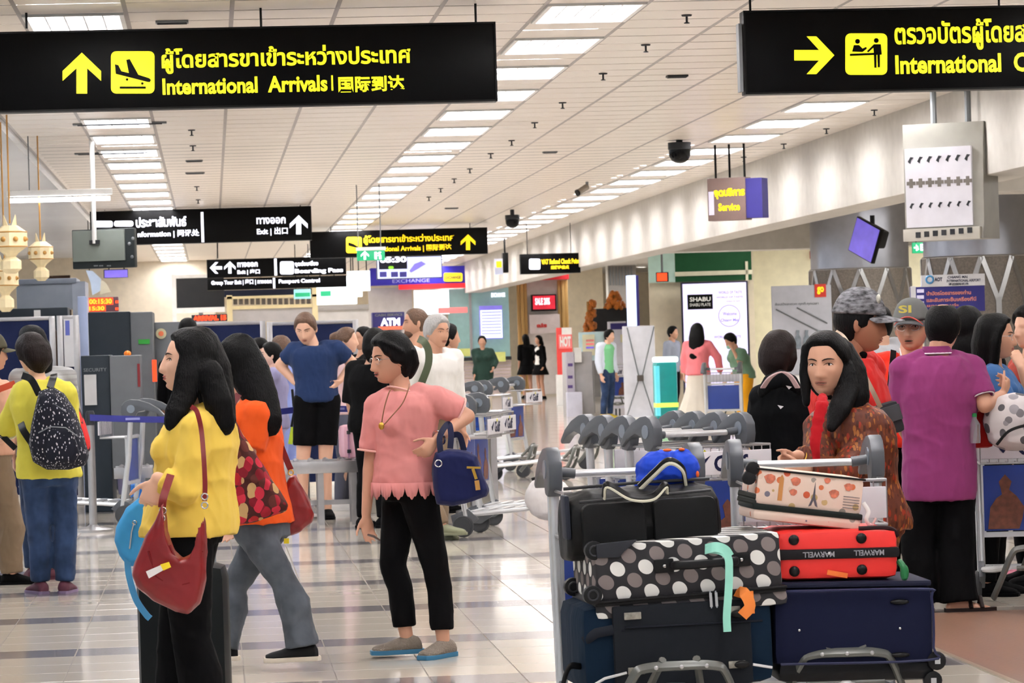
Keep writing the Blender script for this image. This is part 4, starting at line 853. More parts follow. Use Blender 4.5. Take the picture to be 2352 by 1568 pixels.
# ================================================================== trolleys and luggage
M_TUBE = mat('trolley_aluminium', (206, 208, 210), .3, metal=.55); M_RUB = mat('trolley_grey_plastic', (78, 82, 88), .42); M_TYRE = mat('rubber', (60, 62, 66), .7)
M_BUMP = mat('bumper_grey', (96, 98, 94), .35, metal=.3); M_ADW = mat('advert_white', (216, 214, 220), .45); M_ADB = mat('advert_blue', (34, 60, 140), .4, vary=(2, .1))
M_INK = mat('navy_print', (26, 30, 66), .5); M_DANCER = mat('bronze_print', (110, 62, 44), .6, vary=(30, .4))
M_GREENY = mat('green_yellow_print', (206, 200, 40), .5)
def wheel(mb, x, y, r, w=.035): mb.ring((x, y, r), r - .014, .014, (1, 0, 0), 18, 6); mb.tube([(x - w / 2, y, r), (x + w / 2, y, r)], r * .75, 14)
def trolley(label, loc, rz, text='Gulf', group='luggage trolleys', proto=None):
    if proto: return copy_tree(proto, loc, rz, label, group)
    t = T('luggage_trolley', label, 'luggage trolley', loc, rz, group); W = .275
    for sx in (-1, 1):
        mb = MB(); mb.tube([(sx * W, .40, .16), (sx * W, .47, .60), (sx * W, .50, 1.0)], .023, 10); mb.build('post', M_TUBE, t)
        mb = MB()
        pr = [(.425, .985), (.43, 1.03), (.46, 1.062), (.50, 1.075), (.56, 1.07), (.64, 1.045), (.71, 1.005), (.76, .955), (.745, .94), (.69, .975), (.61, .998), (.55, .985), (.52, .93), (.47, .925), (.435, .95)]
        pr = [(.5 + (y_ - .5) * 1.18, 1.0 + (z_ - 1.0) * 1.25) for y_, z_ in pr]
        mb.prism(pr, sx * W - .027, sx * W + .027, 'yz'); g_ = mb.build('grip_horn', M_RUB, t, bevel=.009)
        mb = MB(); mb.tube([(sx * W - .031, .505, 1.01), (sx * W + .031, .505, 1.01)], .036, 14); mb.build('horn_cap', mat('horn_cap', (120, 130, 142), .35), g_)
        mb = MB(); mb.tube([(sx * W, .52, 1.0), (sx * (W - .09), .52, .99)], .020, 10); mb.build('bar_end', M_RUB, t)
        mb = MB(); wheel(mb, sx * (W + .02), .42, .085); mb.build('wheel', M_TYRE, t)
        mb = MB(); mb.prism([(.50, .08), (.52, .17), (.38, .22), (.30, .14), (.40, .07)], sx * W - .016, sx * W + .016, 'yz'); mb.build('wheel_fork', M_RUB, t, bevel=.006)
    mb = MB(); mb.tube([(-W + .08, .52, .99), (W - .08, .52, .99)], .015, 10); mb.build('handle_bar', M_TUBE, t)
    mb = MB()
    for sx in (-1, 1): mb.tube([(sx * W, .42, .17), (sx * (W - .05), .0, .20), (sx * (W - .10), -.40, .24)], .017, 8)
    for k in range(7): y_ = .36 - .11 * k; mb.box(0, y_, .195 + (.36 - y_) * .05, 2 * (W - .02 - k * .015), .045, .012)
    mb.build('platform', M_TUBE, t)
    mb = MB(); mb.tube(spline([(-.26, -.40, .08), (-.225, -.47, .17), (-.165, -.52, .315), (-.12, -.53, .345), (0, -.54, .35), (.12, -.53, .345), (.165, -.52, .315), (.225, -.47, .17), (.26, -.40, .08)], 4), .021, 8, True, .62); b = mb.build('bumper', M_BUMP, t)
    mb = MB()
    for x_ in (-.09, 0, .09): mb.ball((x_, -.562, .348), (.008, .004, .008), None, 8, 5)
    mb.build('rivet', M_STEEL, b)
    mb = MB(); mb.tube([(-.14, -.50, .24), (.14, -.50, .24)], .014, 8); mb.tube([(-.10, -.40, .24), (-.06, -.53, .372)], .014, 8); mb.tube([(.10, -.40, .24), (.06, -.53, .372)], .014, 8); mb.build('cross_bar', M_BUMP, t)
    mb = MB(); mb.lathe([(.03, .20), (.085, .215), (.10, .235), (.085, .262), (.04, .275)], (0, -.42, 0), 20); mb.build('swivel_cover', M_STEEL, t)
    for sx in (-1, 1):
        mb = MB(); wheel(mb, sx * .035, -.40, .075, .03); mb.build('wheel', M_TYRE, t)
    mb = MB()
    for z_ in (.76, .93): mb.tube([(-W, .46, z_), (-W, .22, z_), (W, .22, z_), (W, .46, z_)], .006, 6)
    for k in range(12): x_ = -W + .05 * k; mb.tube([(x_, .22, .76), (x_, .22, .93)], .003, 5); mb.tube([(x_, .22, .76), (x_, .46, .76)], .003, 5)
    mb.build('wire_basket', M_STEEL, t)
    mb = MB(); mb.box(0, .205, .845, .54, .012, .12); a = mb.build('advert_board', M_ADW, t, bevel=.003)
    lettering(text, M_INK, a, -.07, .80, .13, .885, .197, .03); mb = MB(); mb.prism([(-.165, .83), (-.15, .815), (-.09, .885), (-.145, .855)], .195, .197); mb.prism([(-.18, .85), (-.165, .83), (-.15, .84)], .195, .197); mb.build('logo', M_INK, a)
    mb = MB(); mb.prism([(.005, .885), (.02, .905), (.035, .885), (.02, .878)], .194, .197); mb.build('logo_dot', M_GREENY, a)
    mb = MB(); mb.box(0, .44, .56, .50, .012, .36); a = mb.build('poster_board', M_ADB, t, bevel=.003)
    for x_, s_ in ((-.13, 1), (.13, .85)):
        mb = MB(); mb.prism([(x_ + u * s_, .39 + v * s_) for u, v in ((-.10, 0), (-.085, .12), (-.05, .17), (-.02, .19), (-.025, .22), (-.035, .26), (0, .30), (.035, .26), (.02, .215), (.06, .18), (.10, .12), (.09, .06), (.07, 0))], .430, .433); mb.build('dancer_print', M_DANCER, a, smooth=False)
    mb = MB()
    for z_ in (.36, .76): mb.box(0, .445, z_, .54, .022, .028)
    mb.box(-.25, .445, .56, .02, .02, .4); mb.box(.25, .445, .56, .02, .02, .4); mb.build('board_frame', M_TUBE, t)
    return t
def gp(px, d): q = S(px, d); return (q.x, q.y, 0)
tr1 = trolley('trolley with polka-dot suitcase stack, nearest to the viewer', gp(1505, 11.95), -YAW + math.radians(8))
trolley('trolley under the red and navy suitcases', gp(1905, 12.25), -YAW + math.radians(2), proto=tr1)
for i, (px, d) in enumerate(((1722, 16.6), (1664, 16.88), (1612, 17.16), (1566, 17.44))):
    trolley(('first', 'second', 'third', 'fourth')[i] + ' trolley of the nested row behind the black duffel, counted from the viewer', gp(px, d), -YAW + math.radians(25), proto=tr1)
trolley('side-on trolley with tall slanting posts right of the navy handbag', gp(1205, 25.4), -YAW + math.radians(78), proto=tr1)
trolley('trolley nested behind the side-on one, lighter and half hidden', gp(1232, 26.3), -YAW + math.radians(78), proto=tr1)
trolley('far trolley whose grey grips show over the blue crates', gp(1120, 36), -YAW + math.radians(82), proto=tr1)
trolley('far trolley between the blue crates and the two women in black', gp(1215, 35), -YAW + math.radians(80), proto=tr1)
trolley('trolley at the left partition behind the lemon shirt', gp(195, 28.9), -YAW - math.radians(95), proto=tr1)
trolley('trolley with animal-print backpack on it behind the purple polo', gp(2385, 17.5), -YAW - math.radians(5), proto=tr1)
trolley('trolley held by the woman in the pink cardigan', gp(1672, 50), -YAW + math.radians(170), proto=tr1)
trolley('trolley behind the man in white and green', gp(1418, 63.5), -YAW, proto=tr1)
trolley('trolley parked low between the white sack and nested row', gp(1270, 38), -YAW + math.radians(70), proto=tr1)
def case(name, label, px, py, d, w, dep, h, rz, tilt, mt, bev=.03, group='suitcases stacked on trolleys', cat='suitcase'):
    """px,py = centre of the front face at depth d"""
    t = T(name, label, cat, P(px, py, d), 0, group); t.rotation_euler = (0, math.radians(tilt), -YAW + math.radians(rz))
    g = MB(); g.box(0, dep / 2, 0, w, dep, h); g.build('shell', mt, t, bevel=bev); return t
def dotmat():
    m = D.materials.new('polka_dots'); m.use_nodes = True; nt = m.node_tree; b = nt.nodes['Principled BSDF']; b.inputs['Roughness'].default_value = .75
    tc = nt.nodes.new('ShaderNodeTexCoord'); sx = nt.nodes.new('ShaderNodeSeparateXYZ'); nt.links.new(tc.outputs['Object'], sx.inputs[0])
    def M(op, a, c=None, c2=None):
        n = nt.nodes.new('ShaderNodeMath'); n.operation = op
        for i, v in enumerate((a, c, c2)):
            if v is None: continue
            if isinstance(v, (int, float)): n.inputs[i].default_value = v
            else: nt.links.new(v, n.inputs[i])
        return n.outputs[0]
    u = M('ADD', sx.outputs[0], M('MULTIPLY', sx.outputs[1], .9)); v = sx.outputs[2]
    def dots(ou, ov):
        a = M('SUBTRACT', M('FLOORED_MODULO', M('ADD', M('ADD', u, ou), M('MULTIPLY', v, .18)), .102), .051); c = M('SUBTRACT', M('FLOORED_MODULO', M('ADD', v, ov), .088), .044)
        return M('LESS_THAN', M('SQRT', M('ADD', M('MULTIPLY', a, a), M('MULTIPLY', c, c))), .0265)
    m1 = nt.nodes.new('ShaderNodeMix'); m1.data_type = 'RGBA'; m1.inputs[6].default_value = lin((32, 31, 35)); m1.inputs[7].default_value = lin((226, 226, 222)); nt.links.new(dots(0, .03), m1.inputs[0])
    m2 = nt.nodes.new('ShaderNodeMix'); m2.data_type = 'RGBA'; m2.inputs[7].default_value = lin((122, 112, 110)); nt.links.new(m1.outputs[2], m2.inputs[6]); nt.links.new(dots(.051, .074), m2.inputs[0])
    nt.links.new(m2.outputs[2], b.inputs['Base Color']); return m
M_DOT = dotmat(); M_DBLUE = cloth('midnight_blue_nylon', (14, 32, 50), .3); M_DPAN = cloth('charcoal_nylon_panel', (30, 33, 38), .2); M_NAVYS = cloth('navy_suitcase', (22, 26, 50), .15); M_REDS = mat('red_suitcase', (226, 40, 34), .55, vary=(4, .04))
# bottom left: dark blue soft case
t = case('soft_suitcase', 'dark blue and charcoal soft suitcase, bottom of the left stack', 1560, 1480, 11.62, .70, .48, .31, 9, -1, M_DBLUE, .05)
g = MB(); g.box(.01, -.012, -.0, .50, .03, .30); g.build('front_panel', M_DPAN, t, bevel=.01)
for x_, z_ in ((-.17, .115), (.19, .115), (-.165, -.08), (.20, -.08)):
    g = MB(); g.box(x_, -.032, z_, .062, .008, .026); g.build('buckle_plate', mat('buckle_plate', (150, 146, 136), .35, metal=.6, vary=(60, .4)), t, bevel=.003)
g = MB(); g.tube([(-.35, -.01, -.14), (-.28, -.03, -.10), (-.20, -.03, -.085)], .005, 6); g.tube([(.26, -.02, -.085), (.33, -.02, -.10)], .005, 6); g.build('piping', mat('white_piping', (214, 214, 216), .5), t)
g = MB(); g.tube([(-.34, .02, .03), (-.30, -.01, .06), (-.2, -.022, .075)], .018, 8, True, .3); g.tube([(-.2, -.03, .075), (.3, -.03, .07)], .004, 6); g.build('strap', mat('strap_black_blue', (20, 24, 34), .7), t)
g = MB(); g.tube(spline([(-.35, .05, -.06), (-.40, .0, -.055), (-.43, -.02, -.12), (-.44, -.02, -.20)]), .012, 8, True, .4); g.build('carry_strap', M_BLK, t)
for x_, z_ in ((.20, .10), (.205, -.08)): g = MB(); g.ball((x_ + .01, -.045, z_), (.028, .01, .014)); g.build('latch_knob', M_BLK, t)
# middle left: polka dot case
t = case('polka_dot_suitcase', 'black suitcase with white and grey polka dots, middle of the left stack', 1582, 1302, 11.62, .68, .46, .20, 9, -2.4, M_DOT, .02)
g = MB(); g.box(.005, .232, -.135, .70, .47, .055); g.build('lower_shell', M_DOT, t, bevel=.022)
g = MB(); g.box(0, .23, -.103, .695, .475, .022); g.tube([(-.35, -.012, -.098), (.35, -.012, -.098)], .006, 6); g.build('zip_band', mat('zip_black', (16, 16, 18), .5), t, bevel=.006)
g = MB(); g.tube(spline([(-.06, -.008, .01), (-.05, -.05, .014), (.0, -.055, .012), (.11, -.055, .012), (.16, -.05, .012), (.17, -.008, .01)], 4), .016, 8, True, .7); g.build('handle', mat('handle_black', (20, 20, 22), .4), t)
for x_ in (-.09, .19): g = MB(); g.box(x_, -.006, .012, .07, .014, .05); h = g.build('handle_mount', M_BLK, t, bevel=.006); g = MB(); g.ball((x_, -.016, .012), (.007, .004, .007), None, 8, 5); g.build('stud', M_SILV, h)
for x_, y_, z_ in ((-.335, .02, .085), (-.355, .0, -.07), (-.35, .42, .08), (-.35, .42, -.07)):
    g = MB(); g.tube([(x_ - .018, y_, z_), (x_ + .018, y_, z_)] if False else [(x_, y_ - .018, z_), (x_, y_ + .018, z_)], .034, 16); w_ = g.build('wheel', mat('case_wheel', (24, 24, 26), .5), t, bevel=.004)
    g = MB(); g.ring((x_, y_ - .02, z_), .018, .004, (0, 1, 0), 12, 5); g.build('hub', M_DK, w_)
g = MB(); g.prism([(-.33, .06), (-.33, .108), (-.18, .112), (-.23, .075), (-.25, .055)], -.012, .02); g.build('corner_guard', mat('guard_grey', (44, 46, 52), .5), t, bevel=.004)
g = MB(); strap(g, spline([(.06, -.02, .06), (.10, -.07, .055), (.128, -.072, .03), (.13, -.07, -.02), (.122, -.066, -.10), (.112, -.06, -.18), (.11, -.06, -.235)]), .014, .002, side=Vector((0, -1, 0))); g.build('ribbon', mat('mint_ribbon', (150, 220, 200), .45), t)
g = MB(); strap(g, spline([(.06, -.02, .06), (.09, -.065, .068), (.12, -.072, .055), (.135, -.07, .03)]), .018, .002, side=Vector((0, -1, .3))); g.build('ribbon_bow', mat('mint_ribbon'), t)
g = MB(); strap(g, spline([(.17, -.02, -.12), (.18, -.05, -.10), (.20, -.055, -.15), (.17, -.05, -.185)]), .02, .002, side=Vector((0, -1, 0))); g.box(.2, -.045, -.14, .035, .004, .08); tg = g.build('luggage_tag', mat('orange_tag', (232, 130, 50), .55), t)
for x_ in (.065, .085): g = MB(); g.tube([(x_, -.025, -.09), (x_, -.03, -.15)], .004, 6); g.box(x_ + .0, -.03, -.12, .01, .006, .05); g.build('zip_puller', M_SILV, t)
# top left: black duffel
t = T('duffel_bag', 'black duffel bag with cream-edged handles, top of the left stack', 'bag', P(1485, 1190, 11.72), 0, 'bags on the trolleys'); t.rotation_euler = (0, math.radians(-2), -YAW + math.radians(8))
mb = MB(); rings = []
for x_, sy_, sz_, dz in ((-.285, .10, .11, -.03), (-.27, .14, .15, -.01), (-.2, .16, .165, 0), (0, .165, .165, .0), (.2, .16, .16, .005), (.27, .13, .145, .0), (.288, .09, .10, -.01)):
    rings.append([Vector((x_, .17 + sy_ * math.copysign(abs(math.cos(a)) ** .6, math.cos(a)), dz - .02 + sz_ * .78 * math.copysign(abs(math.sin(a)) ** .7, math.sin(a)))) for a in [2 * math.pi * i / 24 for i in range(24)]])
mb.loft(rings); M_DUF = mat('black_duffel_cloth', (10, 11, 12), .55, vary=(8, .1), bump=(9, .5)); remesh(mb, 'bag_body', M_DUF, t, .007, 2, None, wr=.003, wscale=9)
for x_ in (-.12, .14):
    g = MB(); g.prism(rrect(x_ - .115, -.125, x_ + .115, .065, .03), -.018, .03); pk = g.build('pocket', mat('duffel_pocket', (15, 16, 17), .6, bump=(9, .4)), t, bevel=.008)
g = MB(); g.tube([(-.27, .16, .118), (0, .16, .122), (.27, .16, .118)], .006, 6); g.tube([(-.24, .0, .075), (.24, .0, .085)], .005, 6); g.tube([(.21, -.01, -.12), (.22, -.01, .06)], .004, 6); g.build('zip', mat('zip_grey', (60, 60, 62), .4, metal=.4), t)
for pts in ([(-.15, .0, .09), (-.14, -.03, .135), (-.06, -.04, .085), (.02, -.04, .08), (.07, -.03, .12), (.08, .0, .095)], [(.0, .10, .11), (.05, .06, .16), (.10, .03, .20), (.15, .05, .17), (.17, .10, .11)]):
    g = MB(); g.tube(spline(pts), .013, 8, True, .6); h = g.build('handle', M_BLK, t); g = MB(); g.tube([q + Vector((0, -.006, -.010)) for q in spline(pts)], .008, 6, True, .6); g.build('handle_edge', mat('cream_edge', (208, 206, 186), .6), h)
g = MB(); g.box(-.28, .08, .02, .02, .1, .16); g.build('end_panel', mat('duffel_end', (40, 44, 56), .6), t, bevel=.01)
# blue drawstring bag
t = T('drawstring_bag', 'royal blue drawstring pouch with orange cord on the black duffel', 'bag', P(1535, 1108, 11.95), 0, 'bags on the trolleys')
mb = MB(); mb.ball((-.02, .02, .045), (.10, .09, .075)); mb.ball((.045, 0, .05), (.075, .07, .07)); mb.ball((0, .02, .09), (.05, .03, .03)); mb.ball((.05, .0, .095), (.04, .03, .03)); mb.ball((-.07, -.01, .0), (.06, .05, .04))
remesh(mb, 'pouch', cloth('royal_blue_nylon', (34, 70, 190), .8), t, .006, 3, None, wr=.003, wscale=22)
g = MB(); g.ball((-.005, -.035, .12), (.016, .012, .006)); g.ball((.05, -.02, .12), (.012, .01, .006)); g.ball((.10, -.06, .03), (.006, .006, .012)); g.build('cord', mat('orange_cord', (232, 96, 30), .6), t)
# right stack
t = case('soft_suitcase', 'navy blue soft suitcase, bottom of the right stack', 1962, 1438, 11.72, .585, .46, .285, 4, 1.0, M_NAVYS, .045)
g = MB(); g.box(0, .24, .150, .57, .46, .022); g.build('lid', mat('navy_lid', (24, 28, 50), .7), t, bevel=.01)
g = MB(); g.box(.01, .24, -.165, .57, .46, .07); g.build('base_shell', mat('black_shell', (10, 10, 14), .5), t, bevel=.03)
for z_ in (.085, -.105): g = MB(); g.ball((.165, -.004, z_), (.035, .012, .010)); g.build('side_foot', M_BLK, t)
for x_, z_ in ((-.20, -.01), (.165, -.01)): g = MB(); g.ball((x_, -.004, z_), (.006, .006, .006), None, 8, 6); g.build('stud', M_SILV, t)
for x_, z_ in ((.30, -.13), (.285, -.20)): g = MB(); g.tube([(x_, -.0, z_), (x_, .035, z_)], .034, 16); w_ = g.build('wheel', mat('case_wheel'), t, bevel=.006); g = MB(); g.box(x_, -.004, z_, .02, .006, .02); g.build('hub', M_SILV, w_)
g = MB(); g.tube(spline([(-.27, -.015, .13), (.24, -.015, .13), (.28, -.01, .10), (.285, -.01, -.08), (.26, -.015, -.125), (-.27, -.015, -.13)], 4), .005, 6); g.build('piping', mat('navy_piping', (40, 44, 74), .5), t)
t = case('red_suitcase', 'bright red suitcase with black name belt, middle of the right stack', 1925, 1274, 11.74, .44, .42, .178, 4, .5, M_REDS, .035)
g = MB(); g.box(0, .205, .005, .447, .43, .038); bl = g.build('belt', mat('black_webbing', (18, 16, 20), .6), t, bevel=.012)
M_BW = mat('belt_lettering', (150, 150, 156), .5)
lettering('MARWELL', M_BW, bl, .055, -.004, .165, .016, -.0125, .02, rot=1); lettering('MARWELL', M_BW, bl, -.13, -.006, -.015, .014, -.0125, .02, rot=1)
for x_ in (-.16, .085):
    for z_ in (.058, -.055): g = MB(); g.lathe([(.019, 0), (.019, .006), (.012, .014), (.003, .016)], (0, 0, 0), 14); g.build('foot_stud', M_BLK, t, xf=Matrix.Translation((x_, 0, z_)) @ Matrix.Rotation(math.pi / 2, 4, 'X'))
g = MB(); g.ball((-.035, -.014, .006), (.005, .003, .005), None, 8, 6); g.build('stud', M_SILV, bl)
g = MB(); g.box(0, 0, 0, .075, .003, .018, Matrix.Rotation(.2, 3, 'Y')); g.build('luggage_sticker', mat('orange_sticker', (226, 110, 40), .5), t, xf=Matrix.Translation((-.005, -.004, -.068)))
g = MB(); g.tube(spline([(.08, .02, .092), (.16, .01, .094), (.205, .02, .085), (.225, .03, .06)]), .008, 6, True, .5); g.build('trim_strip', mat('dark_trim', (40, 20, 24), .5), t)
g = MB(); g.tube(spline([(.225, .02, -.03), (.235, .0, -.05), (.24, 0, -.09)]), .012, 8); g.ball((.24, .0, -.07), (.016, .01, .03)); g.build('green_tag', mat('green_cord', (24, 110, 60), .5), t)
C_PARIS = cellmat('travel_print', (224, 200, 184), [(206, 110, 70), (214, 190, 172), (150, 140, 130), (224, 200, 184), (190, 160, 110), (224, 200, 184), (196, 90, 60), (224, 200, 184), (120, 116, 130)], 26, .55, .33)
t = case('cabin_suitcase', 'small cream suitcase with travel print, top of the right stack', 1860, 1128, 11.8, .395, .30, .135, 6, 8.0, C_PARIS, .022, group='suitcases stacked on trolleys')
g = MB(); g.box(0, .15, -.10, .40, .31, .045); g.build('lower_shell', C_PARIS, t, bevel=.02)
g = MB(); g.box(0, .15, -.074, .405, .315, .022); g.build('zip_band', mat('dark_green_band', (22, 30, 28), .6), t, bevel=.006)
g = MB(); g.tube([(-.2, .0, .062), (.2, .0, .062)], .004, 6); g.build('piping', M_BLK, t)
ink = mat('travel_ink', (84, 80, 90), .6)
g = MB(); g.prism([(.0, -.055), (.012, -.02), (.017, .035), (.022, -.02), (.034, -.055), (.024, -.05), (.017, -.03), (.010, -.05)], -.002, 0); g.build('tower_print', ink, t, smooth=False)
g = MB(); g.prism([(-.115, -.045), (-.115, .035), (-.107, .05), (-.099, .035), (-.099, -.045)], -.002, 0); g.build('clock_print', mat('amber_ink', (190, 130, 70), .6), t, smooth=False)
for c_, r_ in (((-.15, .03), .02), ((-.055, .03), .018), ((.09, -.0), .018), ((.14, .03), .016), ((.06, .045), .012), ((-.06, -.01), .014)):
    g = MB(); g.prism([(c_[0] + r_ * math.cos(a) * (1 + .2 * math.sin(3 * a)), c_[1] + r_ * math.sin(a) * .9) for a in [k * .7 for k in range(9)]], -.0025, 0); g.build('stamp_print', mat('rust_ink%d' % (r_ * 1e3 % 2), (196, 110, 84) if r_ > .017 else (96, 92, 104), .6, vary=(60, .4)), t, smooth=False)
for z_ in range(5): g = MB(); g.box(.155, -.0015, -.005 - z_ * .010, .06, .001, .002); g.build('printed_line', ink, t)
for q in ((-.215, .0, .06), (-.225, .0, .025)): g = MB(); g.tube([(q[0], q[1], q[2]), (q[0], q[1] + .03, q[2])], .026, 14); g.build('wheel', mat('case_wheel'), t, bevel=.008)
for z_ in (-.03, -.05): g = MB(); g.tube([(-.26, .0, z_), (-.19, .01, z_ - .01)], .010, 6, True, .5); g.build('webbing', mat('webbing_grey', (52, 54, 52), .6), t)
g = MB(); g.tube(spline([(.2, -.0, -.02), (.22, -.01, -.05), (.215, -.012, -.08), (.235, -.01, -.10), (.25, -.01, -.07)]), .008, 6, True, .4); g.build('ribbon', M_WHITE, t)
# white sack on the side-on trolley
t = T('sack', 'white soft sack with black tie on the side-on trolley', 'bag', P(1260, 1176, 25.2), 0, 'bags on the trolleys'); mb = MB(); mb.ball((0, 0, .11), (.19, .15, .17)); mb.ball((.06, 0, .04), (.2, .15, .1)); mb.ball((-.03, 0, .24), (.07, .06, .06)); remesh(mb, 'sack_body', cloth('white_sack', (226, 222, 222), .8), t, .014, 2, None, wr=.005, wscale=8)
g = MB(); g.tube([(-.13, -.07, .26), (-.04, -.08, .29), (.04, -.06, .27)], .012, 6); g.box(-.02, -.09, .25, .03, .01, .06); g.build('tie', M_BLK, t)
# things on the right trolley
t = T('backpack', 'white and grey animal-print backpack on the right-hand trolley', 'backpack', P(2330, 1018, 17.3), 0, 'bags on the trolleys'); mb = MB(); mb.ball((0, 0, .12), (.17, .12, .15)); mb.ball((.02, 0, .04), (.17, .13, .08)); remesh(mb, 'bag_body', cellmat('leopard', (206, 200, 200), [(120, 116, 120), (90, 88, 92), (150, 146, 150)], 15, .8, .42), t, .009, 2, None, wr=.003)
g = MB(); g.tube(spline([(-.12, -.10, .0), (-.06, -.13, .07), (.04, -.145, .10), (.14, -.12, .10)]), .008, 6); g.build('zip', M_BLK, t)
t = T('bag', 'small red bag between the purple polo and the animal-print backpack', 'bag', P(2252, 985, 17.4), 0, 'bags on the trolleys'); g = MB(); g.box(0, 0, 0, .12, .12, .2); g.build('bag_body', cloth('red_bag', (150, 26, 24), .8), t, bevel=.03); g = MB(); g.tube(spline([(-.04, -.04, .09), (-.03, -.04, .15), (.03, -.04, .15), (.04, -.04, .09)]), .008, 6); g.build('handle', M_BLK, t)
t = T('bottle', 'clear water bottle with green cap in the right trolley basket', 'bottle', P(2240, 1018, 17.2)); g = MB(); g.lathe([(.001, 0), (.028, .002), (.03, .03), (.028, .06), (.03, .10), (.012, .13), (.012, .14)], n=14); g.build('bottle_body', mat('clear_plastic', (226, 236, 236), .1, alpha=.8), t); g = MB(); g.lathe([(.013, .14), (.013, .158), (.001, .16)], n=12); g.build('cap', mat('green_cap', (30, 130, 70), .5), t)
# light blue case and the dark case with the yellow wheel by the yellow woman
t = T('backpack', 'sky blue bag held low behind the woman in the yellow shirt', 'bag', P(330, 1300, 12.5)); inv = Matrix.Translation(-Vector(t.location)); mb = MB()
ol = pxs(12.45, [(345, 1138), (318, 1142), (290, 1165), (268, 1210), (262, 1240), (275, 1275), (298, 1300), (325, 1298), (352, 1260), (372, 1200), (370, 1150)]); c_ = P(320, 1220, 12.45); mb.loft([[c_ + (q - c_) * s_ + WV * w_ for q in ol] for w_, s_ in ((-.06, .8), (-.04, .97), (0, 1), (.06, .95), (.09, .7))]); remesh(mb, 'bag_body', cloth('sky_blue_cloth', (66, 150, 204), .5), t, .007, 2, inv, wr=.002)
g = MB(); strap(g, spline(pxs(12.4, [(292, 1270), (296, 1320), (312, 1375), (335, 1410), (345, 1420)])), .012, .003); g.build('strap', mat('sky_strap', (64, 140, 190), .7), t, xf=inv)
g = MB(); g.tube(pxs(12.38, [(308, 1200), (302, 1222), (298, 1260)]), .004, 6); g.ring(P(309, 1200, 12.38), .008, .002, WV); g.build('clip', M_SILV, t, xf=inv)
b = S(430, 13.1); t = T('rolling_suitcase', 'upright dark suitcase with yellow wheels hidden behind the black trousers', 'suitcase', (b.x, b.y, 0), -YAW); g = MB(); g.box(0, 0, .36, .36, .22, .58); g.build('shell', mat('dark_green_shell', (10, 15, 17), .5), t, bevel=.06)
for sx in (-1, 1):
    for sy in (-1, 1):
        if True: g = MB(); g.tube([(sx * .165, sy * .07 - .012, .04), (sx * .165, sy * .07 + .012, .04)], .036, 16); w_ = g.build('wheel', mat('yellow_wheel', (214, 168, 30), .5), t, bevel=.004); g = MB(); g.ring((sx * .165, sy * .07 - .013, .04), .027, .006, (0, 1, 0), 14, 5); g.build('tyre', M_BLK, w_)
g = MB(); g.tube([(-.12, .08, .6), (-.12, .08, .8), (.12, .08, .8), (.12, .08, .6)], .01, 8); g.build('pull_handle', M_GREY, t)
# ================================================================== hanging signs
M_SBLK = mat('sign_black', (5, 5, 6), .4, spec=.1); M_SYEL = mat('sign_yellow_light', (252, 246, 40), .5, emit=.9, ecol=(255, 250, 30)); M_SWHT = mat('sign_white_light', (236, 238, 255), .5, emit=1.3, ecol=(240, 242, 255))
M_SFR = mat('sign_frame', (12, 12, 13), .4); M_SGRN = mat('exit_green_light', (20, 150, 100), .5, emit=.6, ecol=(20, 160, 105)); M_SYEL2 = mat('sign_yellow_warm', (250, 214, 20), .5, emit=1.0, ecol=(255, 214, 10))
def hang(b, pxl, top=CEIL, r=.008, mt=None):
    for px, py in pxl:
        x, z = b.L(px, py); g = MB(); g.tube([(x, .06, z - .01), (x, .06, top - b.o.z)], r, 6); g.build('hanger', mt or M_SFR, b.root)
def signbox(b, th=.14, mt=None):
    g = MB(); g.box((b.x0 + b.x1) / 2, th / 2, (b.z0 + b.z1) / 2, b.w, th, b.h); g.build('sign_case', mt or M_SBLK, b.root, bevel=.006)
    g = MB(); w = .012
    g.box((b.x0 + b.x1) / 2, -.002, b.z1 - w / 2, b.w, .012, w); g.box((b.x0 + b.x1) / 2, -.002, b.z0 + w / 2, b.w, .012, w); g.box(b.x0 + w / 2, -.002, (b.z0 + b.z1) / 2, w, .012, b.h); g.box(b.x1 - w / 2, -.002, (b.z0 + b.z1) / 2, w, .012, b.h)
    g.build('sign_frame', M_SFR, b.root)
b = Board('hanging_sign', 'long black hanging sign reading International Arrivals with up arrow and landing plane', 'sign', -40, 62, 1141, 246, 21.2); b.z1 -= 0; signbox(b); hang(b, [(60, 60), (600, 60), (1095, 56)])
b.arrow(188, 168, 47, 0, M_SYEL); b.poly(rrect(255, 118, 355, 215, 12), M_SYEL, -.008, .003)
b.poly([(264, 148), (272, 150), (279, 164), (296, 168), (290, 138), (298, 136), (318, 172), (343, 180), (347, 184), (344, 189), (337, 188), (266, 170)], M_SBLK, -.014, .003); b.poly([(275, 199), (335, 199), (335, 204), (275, 204)], M_SBLK, -.014, .003)
b.poly(rrect(289, 180, 295, 186, 3), M_SBLK, -.014, .003); b.poly(rrect(324, 189, 330, 195, 3), M_SBLK, -.014, .003)
b.text('ผู้โดยสารขาเข้าระหว่างประเทศ', M_SYEL, 371, 105, 943, 164, bold=.028); b.text('International  Arrivals', M_SYEL, 373, 176, 752, 214, bold=.03); b.rect(761, 173, 765, 208, M_SYEL, name='divider'); b.text('国际到达', M_SYEL, 777, 174, 929, 211, bold=.03)
b = Board('hanging_sign', 'black hanging sign with right arrow and passenger check counter symbol, International Check', 'sign', 1709, 14, 2780, 205, 21.2, math.radians(.6)); signbox(b); hang(b, [(1727, 22), (2300, 10)])
g = MB(); g.box(b.x0 - .02, .06, (b.z0 + b.z1) / 2 - .03, .02, .10, b.h - .1); g.build('side_trim', M_GREY, b.root)
